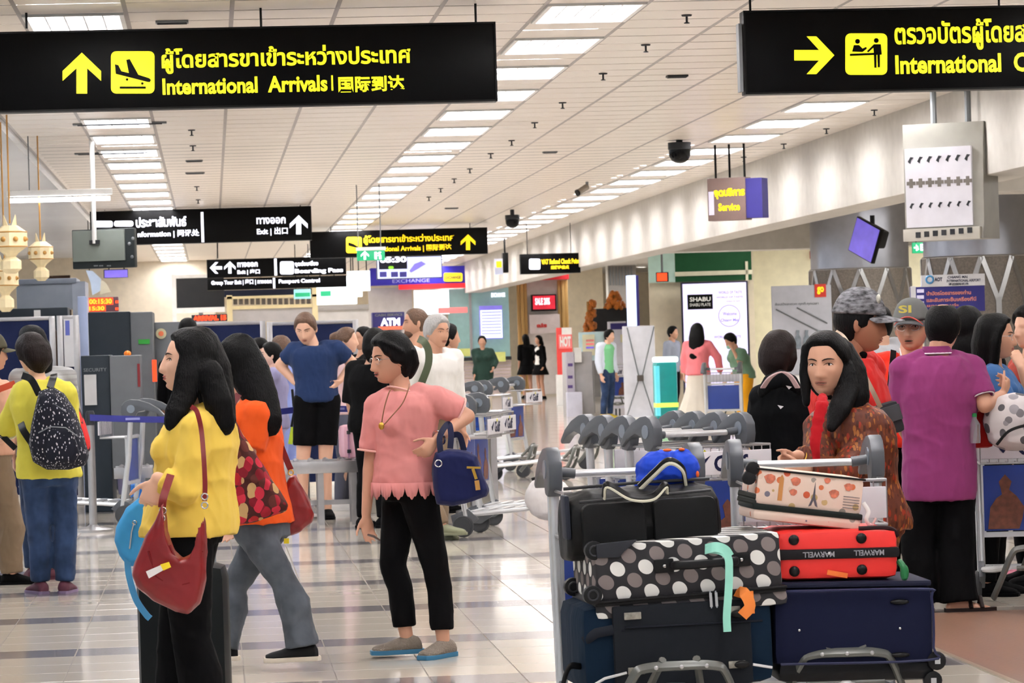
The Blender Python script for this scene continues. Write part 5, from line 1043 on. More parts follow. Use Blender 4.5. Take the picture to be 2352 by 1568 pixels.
b.arrow(1870, 127, 46, math.pi / 2, M_SYEL); b.poly(rrect(1941, 77, 2037, 172, 12), M_SYEL, -.008, .003)
K = M_SBLK
b.poly(rrect(1963, 90, 1974, 101, 5), K, -.014, .003); b.poly(rrect(2006, 88, 2017, 99, 5), K, -.014, .003)
b.poly([(1956, 119), (1960, 104), (1972, 104), (1980, 112), (1988, 108), (1990, 112), (1980, 120)], K, -.014, .003); b.poly([(1990, 118), (2006, 102), (2022, 102), (2024, 124), (2006, 126), (2005, 110), (1993, 121)], K, -.014, .003)
b.poly([(1951, 124), (2024, 121), (2024, 126), (1951, 129)], K, -.014, .003); b.poly([(2006, 126), (2012, 126), (2012, 156), (2007, 156)], K, -.014, .003); b.poly([(2014, 126), (2020, 126), (2020, 155), (2015, 155)], K, -.014, .003)
b.text('ตรวจบัตรผู้โดยสารระหว่างประเทศ', M_SYEL, 2054, 40, 2660, 112, bold=.028); b.text('International  Check-in', M_SYEL, 2056, 122, 2500, 166, bold=.03)
# information / exit sign
b = Board('hanging_sign', 'black hanging sign with white Information and Exit lettering and up arrow', 'sign', 207, 479, 716, 558, 50.6); signbox(b, .2); hang(b, [(240, 482), (690, 476)])
b.arrow(686, 516, 22, 0, M_SWHT); b.text('ทางออก', M_SWHT, 589, 499, 656, 514, bold=.03); b.text('Exit | 出口', M_SWHT, 590, 522, 661, 541, bold=.03); b.rect(462, 487, 468, 557, M_SWHT, name='divider')
b.text('ประชาสัมพันธ์', M_SWHT, 312, 497, 428, 521, bold=.03); b.text('nformation | 问讯处', M_SWHT, 316, 528, 458, 546, bold=.03)
b.poly(rrect(217, 507, 259, 522, 5), M_SWHT, name='pictogram'); b.poly(rrect(262, 507, 306, 520, 5), M_SWHT, name='pictogram')
# yellow arrivals sign further back
b = Board('hanging_sign', 'black sign with warm yellow International Arrivals lettering, behind the green exit sign', 'sign', 712, 527, 1120, 588, 60.5); signbox(b, .2); hang(b, [(760, 530), (1080, 524)])
b.arrow(1075, 556, 18, 0, M_SYEL2); b.text('ผู้โดยสารขาเข้าระหว่างประเทศ', M_SYEL2, 835, 538, 1043, 560, bold=.03); b.text('International Arrivals | 国际到达', M_SYEL2, 842, 562, 1037, 579, bold=.03); b.poly(rrect(795, 544, 831, 581, 5), M_SYEL2, name='pictogram'); b.poly([(800, 556), (812, 560), (822, 566), (822, 570), (800, 564)], M_SBLK, -.008, .003)
b = Board('exit_sign', 'small green running man exit sign in front of the yellow arrivals sign', 'exit sign', 820, 574, 884, 598, 45); g = MB(); g.box(0, .03, .0, b.w, .06, b.h); g.build('sign_case', M_SGRN, b.root, bevel=.004); b.rect(818, 567, 886, 575, M_WHITE, -.01, .07, 'cover'); b.arrow(838, 586, 10, 0, M_SWHT); b.text('ห', M_SWHT, 860, 578, 876, 595, bold=.05)
g = MB()
for px in (823, 875): x, z = b.L(px, 567); g.tube([(x, .03, z), (x, .03, CEIL - b.o.z)], .008, 6)
g.build('hanger', M_GREY, b.root)
# double sign
b = Board('hanging_sign', 'black two-tier sign with left and up arrows under the information sign', 'sign', 475, 592, 795, 634, 63); signbox(b, .2); hang(b, [(500, 592), (770, 592)], r=.012)
b.arrow(496, 615, 14, -math.pi / 2, M_SWHT); b.arrow(528, 614, 14, 0, M_SWHT); b.text('ทางออก', M_SWHT, 545, 602, 592, 613, bold=.05); b.text('Exit | 出口', M_SWHT, 545, 618, 597, 631, bold=.05); b.rect(630, 592, 636, 634, M_SWHT, name='divider'); b.poly(rrect(643, 600, 675, 630, 5), M_SWHT, name='pictogram'); b.text('จุดต่อเครื่อง', M_SWHT, 677, 599, 731, 613, bold=.05); b.text('Boarding Pass', M_SWHT, 677, 616, 788, 629, bold=.05)
g = MB(); g.box((b.x0 + b.x1) / 2, .1, b.z0 - .13, b.w, .2, .22); l2 = g.build('lower_panel', M_SBLK, b.root, bevel=.006); b.text('Group Tour Exit | 出口 | ทางออก', M_SWHT, 485, 641, 624, 655, bold=.05, parent=l2); b.rect(627, 638, 632, 662, M_SWHT, name='divider', parent=l2); b.text('Passport Control', M_SWHT, 640, 640, 735, 652, bold=.05, parent=l2)
b = Board('hanging_sign', 'small black sign with white square and yellow lettering before the red booth', 'sign', 1195, 582, 1333, 628, 62); signbox(b, .15); hang(b, [(1212, 584), (1312, 580)]); b.poly(rrect(1215, 594, 1241, 619, 4), M_SWHT, name='pictogram'); b.text('VAT Refund Check Point', M_SYEL2, 1243, 594, 1331, 606, bold=.05); b.text('退税检查点', M_SYEL2, 1265, 609, 1307, 618, bold=.05)
# side-on sign under the beam
b = Board('hanging_sign', 'taupe hanging sign with yellow lettering and a blue end panel beside the white beam', 'sign', 1625, 408, 1712, 506, 38, math.radians(-30)); g = MB(); g.box(0, .1, 0, b.w, .2, b.h); g.build('sign_case', mat('taupe_panel', (128, 106, 100), .45), b.root, bevel=.005)
b.text('จุดบริการ', M_SYEL2, 1640, 432, 1711, 456, bold=.06); b.text('Service', M_SYEL2, 1650, 466, 1700, 484, bold=.05); b.rect(1628, 440, 1640, 494, mat('pale_lilac', (206, 200, 224), .5, emit=.4), name='panel'); hang(b, [(1640, 412), (1672, 408), (1706, 406)], r=.014, top=CEIL)
g = MB(); g.box(b.x1 + .1, .12, 0, .2, .2, b.h * .93); g.build('end_panel', mat('royal_blue_panel', (56, 50, 132), .5), b.root)
# clock and flight screen
M_SCR = mat('screen_pale_blue', (190, 200, 240), .4, emit=1.1); M_SCRD = mat('screen_dark', (26, 26, 40), .4); M_LIL = mat('screen_lilac', (120, 110, 200), .4, emit=.8)
b = Board('display_screen', 'ceiling screen with a clock and weather map below the yellow arrivals sign', 'screen', 865, 588, 1016, 640, 66); b.body(M_DK, .12, 'casing', .005); b.rect(867, 590, 1014, 638, M_SCR, name='screen'); b.rect(870, 590, 935, 618, M_SCRD, -.008, -.004, 'clock_panel'); b.text('05:30', M_SWHT, 872, 589, 934, 603, -.010, .05); b.poly(rrect(892, 611, 904, 618, 3), mat('screen_green', (120, 200, 40), .5, emit=.8), -.012, .003)
for x_ in (872, 898, 918): b.rect(x_, 624, x_ + 16, 636, mat('screen_indigo', (60, 56, 130), .4, emit=.3), -.008, -.004, 'icon')
b.poly([(940, 622), (952, 606), (968, 600), (978, 606), (962, 616), (944, 626)], M_LIL, -.008, .003); hang(b, [(880, 590), (1000, 590)], r=.012)
# big monitor seen from behind, on a pole
b = Board('monitor', 'old dark monitor hanging from a white pole below the tube lamp', 'monitor', 170, 526, 313, 616, 34, math.radians(-14)); g = MB(); g.box(0, -.02, 0, b.w, .10, b.h); g.build('casing', mat('monitor_dark', (44, 50, 52), .5), b.root, bevel=.012)
b.rect(173, 529, 292, 600, mat('monitor_back', (122, 130, 124), .45, vary=(3, .15)), -.10, -.07, 'rear_cover', .006); b.rect(214, 552, 236, 562, M_DK, -.15, -.10, 'bracket', .004)
for q in ((310, 548), (302, 560), (308, 590)): x, z = b.L(*q); g = MB(); g.ball((x, -.08, z), (.018, .01, .018)); g.build('screw', M_GREY, b.root)
for x_ in (220, 232, 250): b.rect(x_, 609, x_ + 9, 612, M_GREY, -.078, -.07, 'button')
x, z = b.L(225, 560); g = MB(); g.tube([(x, -.13, z), (x, -.13, CEIL - b.o.z)], .026, 10); g.build('pole', M_WHITE, b.root)
# tube lamp
b = Board('tube_lamp', 'suspended white fluorescent tube lamp above the monitor', 'lamp', 20, 452, 255, 466, 33); x0, z = b.L(22, 461); x1, _ = b.L(253, 459); g = MB(); g.tube([(x0, 0, z), (x1, 0, z)], .022, 10); g.build('tube', mat('tube_light', (255, 255, 255), .4, emit=TUBE_E), b.root)
g = MB(); g.box((x0 + x1) / 2, .03, z + .07, x1 - x0 + .05, .09, .06); g.build('housing', M_WHITE, b.root, bevel=.01); g = MB(); g.tube([(x0 + .2, .03, z + .05), (x0 + .2, .03, CEIL + .13 - b.o.z)], .006, 6); g.build('wire', M_GREY, b.root)
# ceiling fittings: sprinklers, dome cameras, vents, speakers
def ceilpt(px, py): q = ray(px, py); t_ = (CEIL - 1.5) / q.z; r_ = CAM + q * t_; return (r_.x, r_.y, CEIL)
g = MB(); g.lathe([(.038, 0), (.034, -.01), (.008, -.012), (.008, -.05), (.02, -.055), (.02, -.06), (.002, -.062)], n=12); sp = g.build('sprinkler_head', M_DK, None); spm = sp.data; D.objects.remove(sp)
spots = [(1577, 34), (1483, 102), (1385, 168), (1292, 235), (1228, 281), (1175, 322), (1127, 352), (1079, 387), (1043, 410), (1012, 432), (985, 452), (440, 298), (443, 334), (452, 428), (455, 458), (2008, 252), (1898, 295), (1800, 330), (1708, 360)]
for i, q in enumerate(spots):
    nm = 'middle' if i < 11 else ('left' if i < 15 else 'right'); k = i if i < 11 else (i - 11 if i < 15 else i - 15)
    o = link('sprinkler', spm, None, ceilpt(*q)); tag(o, 'small dark ceiling sprinkler, %s of the %s sprinkler line' % (ordn[k], nm), 'sprinkler', 'ceiling sprinklers')
def domecam(px, py, r, lab, d):
    q = P(px, py, d); t = T('dome_camera', lab, 'camera', q); g = MB(); g.lathe([(r * 1.05, r * .9), (r * 1.05, .3 * r), (r, .25 * r)], n=20); g.build('mount', M_DK, t); g = MB(); g.lathe([(r, r * .25), (r * .98, -.3 * r), (r * .75, -.75 * r), (r * .4, -.95 * r), (.01, -r)], n=20); g.build('dome', mat('smoked_dome', (12, 12, 14), .15), t)
    g = MB(); g.tube([(0, 0, r * .8), (0, 0, CEIL - q.z)], r * .3, 10); g.build('stem', M_DK, t)
domecam(1561, 350, .125, 'black dome camera hanging near the right lamp row', 37); domecam(1177, 508, .118, 'black dome camera beyond the middle lamp row', 55)
b = Board('bullet_camera', 'dark bullet camera on the ceiling beside the right lamp row', 'camera', 1326, 428, 1352, 446, 46); g = MB(); x, z = b.L(1328, 442); x1, z1 = b.L(1350, 428); g.tube([(x, 0, z), (x1, .1, z1)], .045, 10); g.build('camera_body', mat('camera_taupe', (130, 120, 108), .5), b.root); g = MB(); g.tube([(x - .02, -.01, z - .01), (x, 0, z)], .05, 10); g.build('lens_hood', M_BLK, b.root); g = MB(); g.tube([(x1, .08, z1), (x1, .08, CEIL - b.o.z)], .02, 8); g.build('arm', M_GREY, b.root)
for i, (px, py, w_) in enumerate(((1555, 173, .18), (395, 48, .22), (1263, 348, .17), (448, 396, .24), (446, 368, .2), (1037, 477, .22), (275, 282, .9), (255, 350, .8))):
    x, y, z = ceilpt(px, py); t = T('ceiling_vent', ['dark slot vent in the ceiling left of the counter sign', 'round vent above the big arrivals sign', 'small dark vent between middle and right lamps', 'vent beside the left lamp row, third down', 'dark vent beside the left lamp row, second down', 'far vent near the second dome camera', 'long louvre beside the nearest left lamp', 'long louvre at the second left lamp'][i], 'vent', (x, y, z), 0, 'ceiling vents')
    g = MB(); g.box(0, 0, -.008, w_, .12, .016); g.build('vent_frame', M_GREY if i != 0 else M_DK, t, bevel=.004); g = MB()
    for k in range(4): g.box(0, -.04 + .027 * k, -.018, w_ * .9, .008, .006)
    g.build('slat', M_DK, t)
# airline counter lightbox at the right
M_BOXG = mat('counter_grey', (150, 148, 140), .5)
b = Board('counter_light_box', 'big hanging white panel printed with rows of crosses above the right crowd', 'light box', 2080, 338, 2232, 520, 29.5, math.radians(-32)); 
g = MB(); g.prism([(b.x0, b.z0), (b.x1, b.z0), (b.x1, b.z1), (b.x0, b.z1)], 0, .05); g.build('panel', mat('panel_white', (206, 204, 212), .5, emit=.12), b.root)
g = MB(); g.loft([[Vector((b.x0 - .02, .02, z_)), Vector((b.x1 + .1, .02 + y_, z_)), Vector((b.x1 + .1, .45, z_)), Vector((b.x0 - .02, .45, z_))] for z_, y_ in ((b.z1 + .22, .06), (b.z1 + .02, .03), ((b.z0 + b.z1) / 2, .01), (b.z0, 0), (b.z0 - .12, -.03))]); g.build('casing', M_BOXG, b.root)
g = MB(); g.box((b.x0 + b.x1) / 2 + .03, -.02, b.z0 - .07, b.w + .1, .06, .11); fo = g.build('lower_strip', mat('strip_pale', (190, 186, 176), .5), b.root, bevel=.004)
ck = mat('cross_print', (110, 104, 98), .6); n = 7
for r_ in range(3):
    for i in range(n):
        x_ = b.x0 + b.w * (i + .6) / n; z_ = b.z1 - b.h * (.14, .44, .72)[r_] ; q = b.w * (.05, .066, .042)[r_]; g = MB()
        if r_ == 1: g.prism([(x_ - q, z_ - q * .4), (x_ - q * .4, z_ - q * .4), (x_ - q * .4, z_ - q), (x_ + q * .4, z_ - q), (x_ + q * .4, z_ - q * .4), (x_ + q, z_ - q * .4), (x_ + q, z_ + q * .4), (x_ + q * .4, z_ + q * .4), (x_ + q * .4, z_ + q), (x_ - q * .4, z_ + q), (x_ - q * .4, z_ + q * .4), (x_ - q, z_ + q * .4)], -.003, 0)
        else: g.prism([(x_ - q * .8, z_ - q * .6), (x_, z_ - q * 1.2), (x_ + q * .2, z_ - q * .2), (x_ + q, z_ + q * .6), (x_, z_ + q * .8)], -.003, 0)
        g.build('cross_mark', ck if r_ == 1 else M_DK, b.root, smooth=False)
for i in range(7): g = MB(); g.box(b.x0 + b.w * (.2 + .13 * i), -.055, b.z0 - .07 + .004 * i, b.w * .07, .01, .05); g.build('lettering_block', M_DK, fo)
g = MB(); g.tube([(b.x1 - .1, .25, b.z1), (b.x1 - .1, .25, CEIL - b.o.z)], .03, 8); g.tube([(b.x0 + .2, .25, b.z1), (b.x0 + .2, .25, CEIL - b.o.z)], .03, 8); g.build('hanger', M_GREY, b.root)
# tilted screen by the column
b = Board('display_screen', 'tilted ceiling screen with violet picture in front of the first steel column', 'screen', 1948, 508, 2022, 594, 41, math.radians(-58)); q = MB()
R_ = Matrix.Rotation(-.42, 4, 'Y'); g = MB(); g.box(0, .03, 0, b.w * .8, .06, b.h * .98); g.build('casing', M_BLK, b.root, bevel=.01, xf=R_.inverted()); g = MB(); g.box(0, -.004, 0, b.w * .74, .008, b.h * .92); g.build('screen', mat('screen_violet', (112, 96, 200), .3, emit=.7, vary=(4, .3)), b.root, xf=R_.inverted()); g = MB(); g.box(.0, .16, .05, b.w * .5, .2, b.h * .5); g.build('rear_case', M_DK, b.root, bevel=.03, xf=R_.inverted()); g = MB(); g.tube([(0, .15, b.h * .4), (0, .15, 2.95 - b.o.z)], .03, 8); g.build('pole', M_DK, b.root)
# ================================================================== security area, shops, far furniture
def bx(name, label, cat, px0, py0, px1, py1, d, dep, mt, rz=0, bevel=.01, group=None, toground=False, part='body'):
    b = Board(name, label, cat, px0, py0, px1, py1, d, rz, group); z0 = b.floor() if toground else b.z0
    g = MB(); g.box((b.x0 + b.x1) / 2, dep / 2, (b.z1 + z0) / 2, b.w, dep, b.z1 - z0); g.build(part, mt, b.root, bevel=bevel); b.z0 = z0; return b
M_PNAVY = mat('partition_navy', (26, 36, 74), .8, vary=(30, .05)); M_SCAN = mat('scanner_grey', (96, 100, 104), .5); M_SCAND = mat('scanner_dark', (38, 46, 54), .5); M_SCANL = mat('scanner_light', (126, 134, 146), .45)
M_LED = mat('led_red', (255, 60, 30), .5, emit=1.3, ecol=(255, 70, 20)); M_LEDY = mat('led_amber', (255, 180, 40), .5, emit=1.2, ecol=(255, 170, 40)); M_BGREEN = mat('blue_screen', (120, 140, 220), .4, emit=.8)
# partition panels, left
def partition(lab, x0, y0, x1, y1, d, rz=0):
    b = Board('partition_panel', lab, 'partition', x0, y0, x1, y1, d, rz, 'navy partition panels'); z0 = b.floor()
    g = MB(); g.box((b.x0 + b.x1) / 2, .03, (b.z1 + z0) / 2 + .05, b.w - .06, .04, b.z1 - z0 - .1); g.build('panel', M_PNAVY, b.root)
    for x_ in (b.x0 + .03, b.x1 - .03): g = MB(); g.box(x_, .03, (b.z1 + z0) / 2, .06, .07, b.z1 - z0); g.build('post', M_STEEL, b.root, bevel=.006)
    g = MB(); g.box((b.x0 + b.x1) / 2, .03, b.z1 - .02, b.w, .06, .04); g.build('top_rail', M_STEEL, b.root, bevel=.005); return b
partition('navy partition panel at the left edge', -60, 728, 132, 1150, 33); b = partition('narrow navy partition panel with taped notices', 136, 724, 187, 1150, 32.5)
for q, c in (((147, 732, 170, 842), (214, 214, 216)), ((172, 765, 184, 818), (206, 200, 202))): nt_ = b.rect(*q, mat('notice_paper%d' % q[0], c, .6), -.004, .0, 'notice')
b.rect(150, 736, 160, 770, mat('blue_print', (90, 100, 180), .6), -.006, -.004, 'print')
partition('navy partition panel behind the three women in lavender', 432, 738, 615, 1080, 34); partition('navy partition panel behind the man in the blue shirt', 617, 736, 828, 1080, 34)
# scanners
b = bx('baggage_scanner', 'tall dark and grey baggage scanner behind the lemon shirt group', 'scanner', 208, 716, 305, 1125, 36, 1.5, M_SCAND, toground=True); b.rect(305, 716, 356, 1125, M_SCAN, -.02, 1.4, 'side_panel', .01); b.rect(318, 779, 344, 790, mat('green_sticker', (40, 150, 50), .5), -.03, -.02, 'green_label'); b.rect(350, 826, 360, 876, M_LED, -.03, -.02, 'status_light')
b = bx('baggage_scanner', 'low grey scanner housing with red and yellow beacons', 'scanner', 190, 816, 255, 1125, 31, 1.2, M_SCAND, toground=True); b.rect(255, 816, 325, 1075, M_SCAN, -.02, 1.0, 'side_panel', .01); b.text('SECURITY', M_GREY, 192, 845, 245, 853)
x, z = b.L(291, 812); g = MB(); g.ball((x, .3, z), (.035, .035, .03)); g.build('beacon', mat('amber_beacon', (226, 120, 30), .4, emit=.3), b.root); b.rect(316, 835, 322, 888, mat('red_strip', (120, 20, 26), .5), -.03, -.02, 'red_strip')
b.rect(194, 860, 222, 930, mat('white_panel_blur', (186, 186, 186), .5), -.03, -.0, 'white_panel')
b = bx('baggage_scanner', 'grey scanner end with round orange badge behind the yellow woman', 'scanner', 358, 738, 500, 1110, 37, 1.6, M_SCAN, toground=True); x, z = b.L(370, 766); g = MB(); g.tube([(x, -.005, z), (x, -.015, z)], .06, 16); g.build('badge_rim', mat('badge_ring', (190, 186, 150), .5), b.root); g = MB(); g.tube([(x, -.01, z), (x, -.022, z)], .03, 14); g.build('badge', mat('badge_orange', (214, 110, 70), .5), b.root)
b = bx('cabinet', 'pale blue-grey cabinet box above the left partition', 'cabinet', 38, 645, 172, 710, 38, 1.0, M_SCANL); b.rect(36, 640, 176, 652, mat('cabinet_top', (118, 126, 140), .4), -.03, 1.0, 'lid', .01); b.rect(172, 646, 202, 1100, mat('cabinet_side', (150, 158, 172), .4), -.01, 1.0, 'side'); 
b = bx('cabinet', 'dark teal cabinet top behind the left partition', 'cabinet', -40, 708, 156, 760, 36, .6, M_SCAND); b.rect(78, 712, 93, 728, M_WHITE, -.02, 0, 'label_plate')
b = bx('post', 'pale blue steel post beside the tall scanner', 'post', 184, 680, 206, 1120, 34.5, .15, mat('post_blue', (150, 164, 196), .4), toground=True)
# roller conveyors
def conveyor(lab, x0, x1, py, d, dep=.55):
    b = Board('roller_conveyor', lab, 'conveyor', x0, py, x1, py + 40, d, 0, 'roller conveyors'); zt = b.z1; n = int(b.w / .11)
    for y_ in (0, dep): g = MB(); g.box((b.x0 + b.x1) / 2, y_, zt - .04, b.w, .04, .10); g.build('side_rail', M_STEEL, b.root, bevel=.006)
    for k in range(n): g = MB(); x_ = b.x0 + .06 + k * b.w / n; g.tube([(x_, .03, zt), (x_, dep - .03, zt)], .028, 8); g.build('roller', M_STEEL, b.root)
    for x_ in (b.x0 + .1, b.x1 - .1, (b.x0 + b.x1) / 2):
        for y_ in (.05, dep - .05): g = MB(); g.box(x_, y_, (zt - .06 + b.floor()) / 2, .05, .05, zt - .06 - b.floor()); g.build('leg', M_STEEL, b.root)
    g = MB(); g.box((b.x0 + b.x1) / 2, dep / 2, b.floor() + .18, b.w - .2, .04, .04); g.build('brace', M_STEEL, b.root)
conveyor('steel roller conveyor under the pink suitcase', 632, 840, 1062, 27.5); conveyor('steel roller conveyor end behind the yellow sleeve', 262, 350, 1076, 30.2)
b = bx('platform', 'grey inspection counter behind the pink top', 'counter', 845, 993, 1130, 1150, 29.3, .9, mat('counter_beige', (168, 164, 152), .5), toground=True); b.rect(1128, 990, 1142, 1175, M_STEEL, -.05, .0, 'corner_post')
b = bx('bin', 'blue plastic bin under the conveyor by the sky blue bag', 'bin', 300, 1112, 345, 1150, 29.5, .4, mat('blue_plastic', (30, 110, 196), .4))
g = MB(); g.box(0, .1, b.z0 - .2, .5, .3, .02); g.build('shelf', M_STEEL, b.root)
for i, (y0, y1) in enumerate(((890, 912), (955, 966), (967, 978), (979, 992))):
    b = bx('crate', ['blue tray standing on end by the white sweater', 'upper of the three stacked blue trays', 'middle of the three stacked blue trays', 'lowest of the three stacked blue trays'][i], 'tray', 1034 if i == 0 else 1052, y0, 1056 if i == 0 else 1120, y1 if i else 992, 29.4, .4, mat('tray_blue', (24, 92, 206), .4), bevel=.02, group='blue security trays'); 
    g = MB(); g.box((b.x0 + b.x1) / 2, .2, b.z1, b.w + .03, .43, .02); g.build('rim', mat('tray_rim', (16, 66, 160), .4), b.root)
b = Board('suitcase', 'pale pink hard-shell suitcase on the roller conveyor', 'suitcase', 788, 975, 862, 1052, 27.8, math.radians(8)); g = MB(); g.box(0, .13, 0, b.w, .26, b.h); g.build('shell', mat('pink_shell', (226, 176, 190), .3), b.root, bevel=.05)
g = MB(); g.box(-b.w * .33, -.004, 0, .012, .02, b.h * .96); g.build('zip_seam', mat('seam_mauve', (150, 110, 140), .5), b.root)
for z_ in (-.08, .08): g = MB(); g.box(-b.w * .33, -.012, z_, .03, .02, .03); g.build('catch', M_DK, b.root)
g = MB(); g.tube([(-.04, .13, b.h / 2), (-.04, .13, b.h / 2 + .3), (.12, .13, b.h / 2 + .3), (.12, .13, b.h / 2)], .012, 8); g.build('pull_handle', M_STEEL, b.root)
# stanchions with belt
def stan(lab, px, d):
    q = S(px, d); t = T('barrier_post', lab, 'barrier post', (q.x, q.y, 0), 0, 'queue barrier posts'); g = MB(); g.lathe([(.001, 0), (.17, 0), (.17, .02), (.05, .045), (.033, .06), (.033, .93), (.001, .93)], n=20); g.build('post', M_STEEL, t)
    g = MB(); g.lathe([(.001, .93), (.038, .93), (.038, 1.0), (.03, 1.02), (.001, 1.02)], n=18); g.build('belt_head', M_DK if px != 705 else M_STEEL, t); g = MB(); g.lathe([(.034, .9), (.036, .905), (.036, .925), (.034, .93)], n=16); g.build('collar', M_DK, t); return q
a = stan('steel barrier post in front of the man in the blue shirt', 705, 28.7); c = stan('steel barrier post behind the navy handbag', 1090, 28.9); e = stan('steel barrier post behind the lemon shirt', 215, 27.6)
M_BELT = mat('belt_blue', (40, 44, 130), .6)
for k_, (u, v, lab) in enumerate(((a, c, 'blue barrier belt from the blue-shirt man to the navy handbag'), (e, a, 'blue barrier belt crossing behind the yellow and orange women'))):
    mb = MB(); pts = [Vector((u.x, u.y - .045, .965)).lerp(Vector((v.x, v.y - .045, .965)), i / 12) - ZV * .05 * math.sin(math.pi * i / 12) * (1 if k_ else .4) for i in range(13)]; rings = [[q + ZV * .027, q - ZV * .027, q - ZV * .027 + Vector((0, .004, 0)), q + ZV * .027 + Vector((0, .004, 0))] for q in pts]; mb.loft(rings); t = T('barrier_belt', lab, 'barrier belt', pts[6], 0, 'barrier belts'); mb.build('webbing', M_BELT, t, xf=Matrix.Translation(-pts[6]))
    for f_ in (2.5, 8.5): q = pts[int(f_)] - pts[6]; mb = MB(); mb.box(q.x, q.y - .004, q.z, .22, .004, .02); mb.build('printed_mark', mat('belt_print', (130, 134, 190), .6), t)
# fold-out LED boards
b = Board('led_board', 'small red and amber LED board above the tall scanner', 'led sign', 200, 682, 272, 716, 40); b.body(mat('led_case', (96, 60, 70), .5), .15, 'case', .01); b.rect(202, 684, 260, 700, M_LED, -.006, -.001, 'lit_row'); b.rect(202, 701, 243, 715, M_LED, -.006, -.001, 'lit_row'); b.text('00:15:30', M_LEDY, 205, 686, 257, 698, -.012, .04); b.text('15:30', M_LEDY, 205, 703, 240, 713, -.012, .04)
for z_ in (693, 709): b.rect(265, z_ - 3, 272, z_ + 3, M_LED, -.006, -.001, 'indicator')
g = MB(); g.box(0, .07, (b.z0 + b.floor()) / 2, .05, .05, b.z0 - b.floor()); g.build('stand', M_GREY, b.root)
b = Board('led_board', 'red LED strip above the head of the yellow woman', 'led sign', 440, 722, 522, 738, 50); b.body(M_DK, .12, 'case', .005); b.text('ARRIVAL 15', M_LED, 443, 724, 520, 736, -.008, .08); g = MB(); g.box(0, .06, (b.z0 + b.floor()) / 2, .04, .04, b.z0 - b.floor()); g.build('stand', M_GREY, b.root)
# lanterns
M_LANT = mat('lantern_cream', (226, 212, 176), .6, vary=(14, .1), emit=.18, ecol=(255, 220, 150)); M_LGOLD = mat('lantern_gold', (190, 140, 70), .5)
def lantern(lab, px, py0, py1, d, r):
    q = P(px, (py0 + py1) / 2, d); h = (py1 - py0) / FPX * d; t = T('lantern', lab, 'lantern', q, 0, 'hanging paper lanterns')
    prof = [(.25, .5), (.2, .42), (.45, .36), (1, .24), (1, -.02), (.45, -.14), (.3, -.2), (.62, -.28), (.62, -.42), (.3, -.5)]
    g = MB(); g.lathe([(r * a, h * z) for a, z in prof[2:]], n=8); g.build('body', M_LANT, t, smooth=False)
    for k in range(4): a = math.pi / 4 + k * math.pi / 2; g = MB(); g.loft([[Vector((r * .42 * math.cos(a + s_) , r * .42 * math.sin(a + s_), h * .36)) for s_ in (-.5, 0, .5)], [Vector((r * .5 * math.cos(a), r * .5 * math.sin(a), h * .56))] * 3]); g.build('crown_leaf', M_LANT, t, smooth=False)
    for z_ in (.24, -.02): g = MB(); g.ring((0, 0, h * z_), r * .98, r * .05, ZV, 8, 5); g.build('gold_band', M_LGOLD, t)
    for k in range(8): a = (k + .5) * math.pi / 4; g = MB(); g.ball((r * .95 * math.cos(a), r * .95 * math.sin(a), h * .11), (r * .16,) * 3, None, 8, 5); g.build('rosette', M_LGOLD, t)
    g = MB(); g.tube([(0, 0, h * .4), (0, 0, CEIL + .1 - q.z)], .008, 6); g.build('cord', M_LGOLD, t)
lantern('cream paper lantern hanging at the left edge, upper and larger', 24, 500, 628, 30, .155); lantern('cream paper lantern beneath the upper one at the left edge', 12, 590, 716, 30.5, .125); lantern('amber paper lantern nearer to the monitor', 94, 540, 645, 33, .125)
# decor banner by the monitor, violet screen
b = bx('display_screen', 'violet screen under the old monitor', 'screen', 238, 618, 294, 638, 60, .1, M_DK); b.rect(240, 620, 293, 637, mat('screen_violet'), -.01, 0, 'screen'); hang(b, [(250, 619), (285, 619)], r=.012, top=CEIL + .15)
b = Board('banner', 'pale blue and white hanging banner behind the tall scanner', 'banner', 198, 620, 232, 678, 55); g = MB(); g.prism([b.L(*q) for q in ((197, 620), (213, 622), (232, 640), (230, 668), (212, 678), (208, 650))], 0, .04); g.build('cloth', mat('banner_blue', (196, 214, 240), .6), b.root); g = MB(); g.prism([b.L(*q) for q in ((232, 642), (244, 650), (254, 670), (230, 676))], .05, .08); g.build('cream_cloth', mat('banner_cream', (222, 214, 190), .6), b.root); hang(b, [(205, 622)], top=CEIL + .15)
# left back wall with board and dark doorway
wallpx('wall_left', -60, 500, 80, 0, 3.9, mat('beige_wall', (224, 212, 192), .6)); wallpx('wall_left', 108, 170, 78, 0, 3.4, mat('brown_doorway', (60, 42, 34), .7), .1)
b = Board('notice_board', 'big black framed board on the beige wall behind the scanners', 'notice board', 405, 636, 515, 706, 76); b.body(mat('board_black', (38, 38, 40), .35), .06, 'board'); g = MB()
for q in ((b.x0, b.x1, b.z1 - .02, b.z1 + .06), (b.x0 - .1, b.x1, b.z0 - .12, b.z0)): g.box((q[0] + q[1]) / 2, .0, (q[2] + q[3]) / 2, q[1] - q[0], .1, q[3] - q[2])
g.build('frame', M_WHITE, b.root); b.rect(395, 630, 405, 740, M_WHITE, -.02, .05, 'side_frame'); x, z = b.L(460, 706); g = MB(); g.box(0, .06, (z + b.floor()) / 2, .1, .06, z - b.floor()); g.build('leg', M_GREY, b.root)
b = Board('gantry', 'cream metal doorway frame with dark louvres under the two-tier sign', 'door frame', 515, 676, 740, 738, 72); fr = mat('frame_cream', (222, 206, 160), .5)
for q in ((521, 678, 534, 738), (717, 660, 730, 738), (521, 678, 730, 684), (534, 700, 717, 708)): b.rect(*q, fr, 0, .12, 'frame_bar')
b.rect(515, 664, 724, 679, mat('deep_navy', (22, 26, 46), .5), .05, .3, 'header'); b.rect(534, 708, 717, 738, mat('pale_grey_panel', (178, 174, 174), .5), .06, .1, 'panel')
